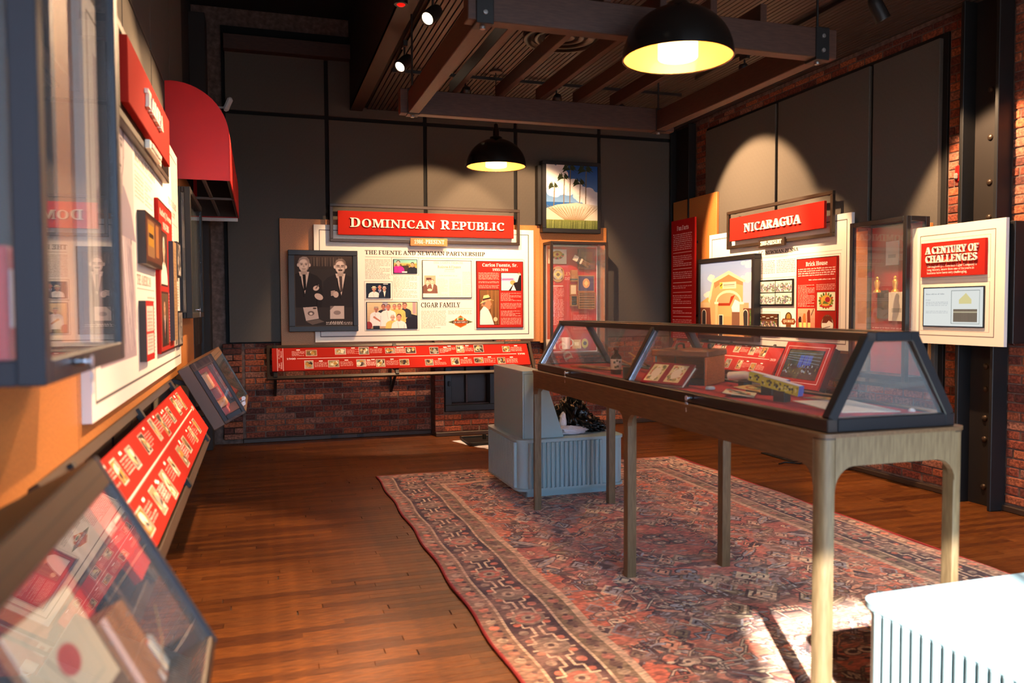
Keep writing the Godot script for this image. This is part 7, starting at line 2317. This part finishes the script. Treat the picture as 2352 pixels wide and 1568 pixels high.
func build_loose() -> void:
	bench("gray blue fluted bench with a wedge backrest standing beyond the table", 1.876, 2.79, -5.775, -6.69, 0.48, 2.62, true, 0.036)
	bench("pale fluted bench in bright daylight, nearest, at the end of the table", 1.985, 2.98, -1.15, -2.27, 0.48, -9.0, false, 0.041)
	var bag := thing("plastic_bag", "crumpled black plastic bag lying on the bench seat behind the table", "bag", Vector3(2.45, 0.48, -6.2))
	put("bag_body", blob(Vector3(2.49, 0.55, -6.22), Vector3(0.13, 0.16, 0.2), 0.45, 6, 0.483), M.bag, Transform3D(), bag)
	put("bag_fold", blob(Vector3(2.63, 0.5, -6.2), Vector3(0.11, 0.06, 0.16), 0.7, 17, 0.483), M.bag, Transform3D(), bag)
	var wc := thing("white_cloth", "crumpled white cloth in front of the black bag on the bench", "cloth", Vector3(2.4, 0.48, -5.95))
	put("cloth", blob(Vector3(2.38, 0.505, -5.98), Vector3(0.12, 0.03, 0.06), 0.5, 23, 0.483), M.cloth, Transform3D(), wc)
	put("cloth_corner", blob(Vector3(2.36, 0.56, -6.06), Vector3(0.025, 0.075, 0.03), 0.3, 29, 0.5), M.cloth, Transform3D(), wc)
	# tray on a towel on the floor by the brick wall
	var tw := thing("towel", "white towel spread on the dark floor near the brick wall", "towel", Vector3(2.35, 0, -8.5))
	put("sheet", rag(wavy([Vector2(2.05, -8.74), Vector2(2.6, -8.8), Vector2(2.75, -8.2), Vector2(2.3, -8.12), Vector2(2.15, -8.4)], 6, 0.012, 3), 0.0, 0.01, 5), M.cloth, Transform3D(), tw)
	var tr := thing("tray", "flat black tray lying on the white towel near the brick wall", "tray", Vector3(2.45, 0.01, -8.5))
	wbox("base", back_wall, Vector3(2.15, 0.014, -8.77), Vector3(2.7, 0.022, -8.3), M.black, tr, 0.003)
	for b in [[2.15, 2.165, -8.77, -8.3], [2.685, 2.7, -8.77, -8.3], [2.165, 2.685, -8.77, -8.755], [2.165, 2.685, -8.315, -8.3]]:
		wbox("rim", back_wall, Vector3(b[0], 0.02, b[2]), Vector3(b[1], 0.045, b[3]), M.black, tr, 0.003)
	put("knob", cyl(0.02, 0.06, 16), M.black, T(Vector3(2.4, 0.022, -8.62)), tr)
	# dark floor hatch by the right wall
	var fh := thing("floor_grille", "black cable floor box with an open lid by the right wall", "floor box", Vector3(5.0, 0, -6.7))
	wbox("base", back_wall, Vector3(4.88, 0.001, -6.95), Vector3(5.14, 0.012, -6.45), M.black, fh, 0.003)
	for i in 4:
		wbox("slot_bar", back_wall, Vector3(4.9, 0.012, -6.92 + i * 0.12), Vector3(5.12, 0.018, -6.87 + i * 0.12), M.black_steel, fh, 0.002)
	var cable := thing("cable", "short black cable curled on the floor beside the floor box", "cable", Vector3(4.95, 0, -6.4))
	put("lead", tube([Vector3(5.1, 0.03, -6.7), Vector3(5.0, 0.012, -6.42), Vector3(4.9, 0.008, -6.35), Vector3(4.8, 0.008, -6.45), Vector3(4.7, 0.008, -6.4)], 0.007, 8), M.black, Transform3D(), cable)
	for q in [[0.6, "small black wall box on the baseboard under the left of the back timeline"], [0.9, "second small black wall box on the baseboard of the back wall"]]:
		var ob := thing("outlet", q[1], "outlet", Vector3(q[0] + 0.2, 0.03, -9.32))
		wbox("plate", back_wall, Vector3(q[0] + 0.16, 0.012, -9.33), Vector3(q[0] + 0.24, 0.047, -9.318), M.black, ob, 0.003)
		wbox("cover", back_wall, Vector3(q[0] + 0.175, 0.018, -9.318), Vector3(q[0] + 0.225, 0.041, -9.313), M.black_steel, ob, 0.002)

func _ready() -> void:
	rng.seed = 20
	set_view()
	make_materials()
	build_room()
	build_overhead()
	build_back_exhibit()
	build_right_exhibit()
	build_left_exhibit()
	build_wall_cases()
	build_table()
	build_rug()
	build_loose()
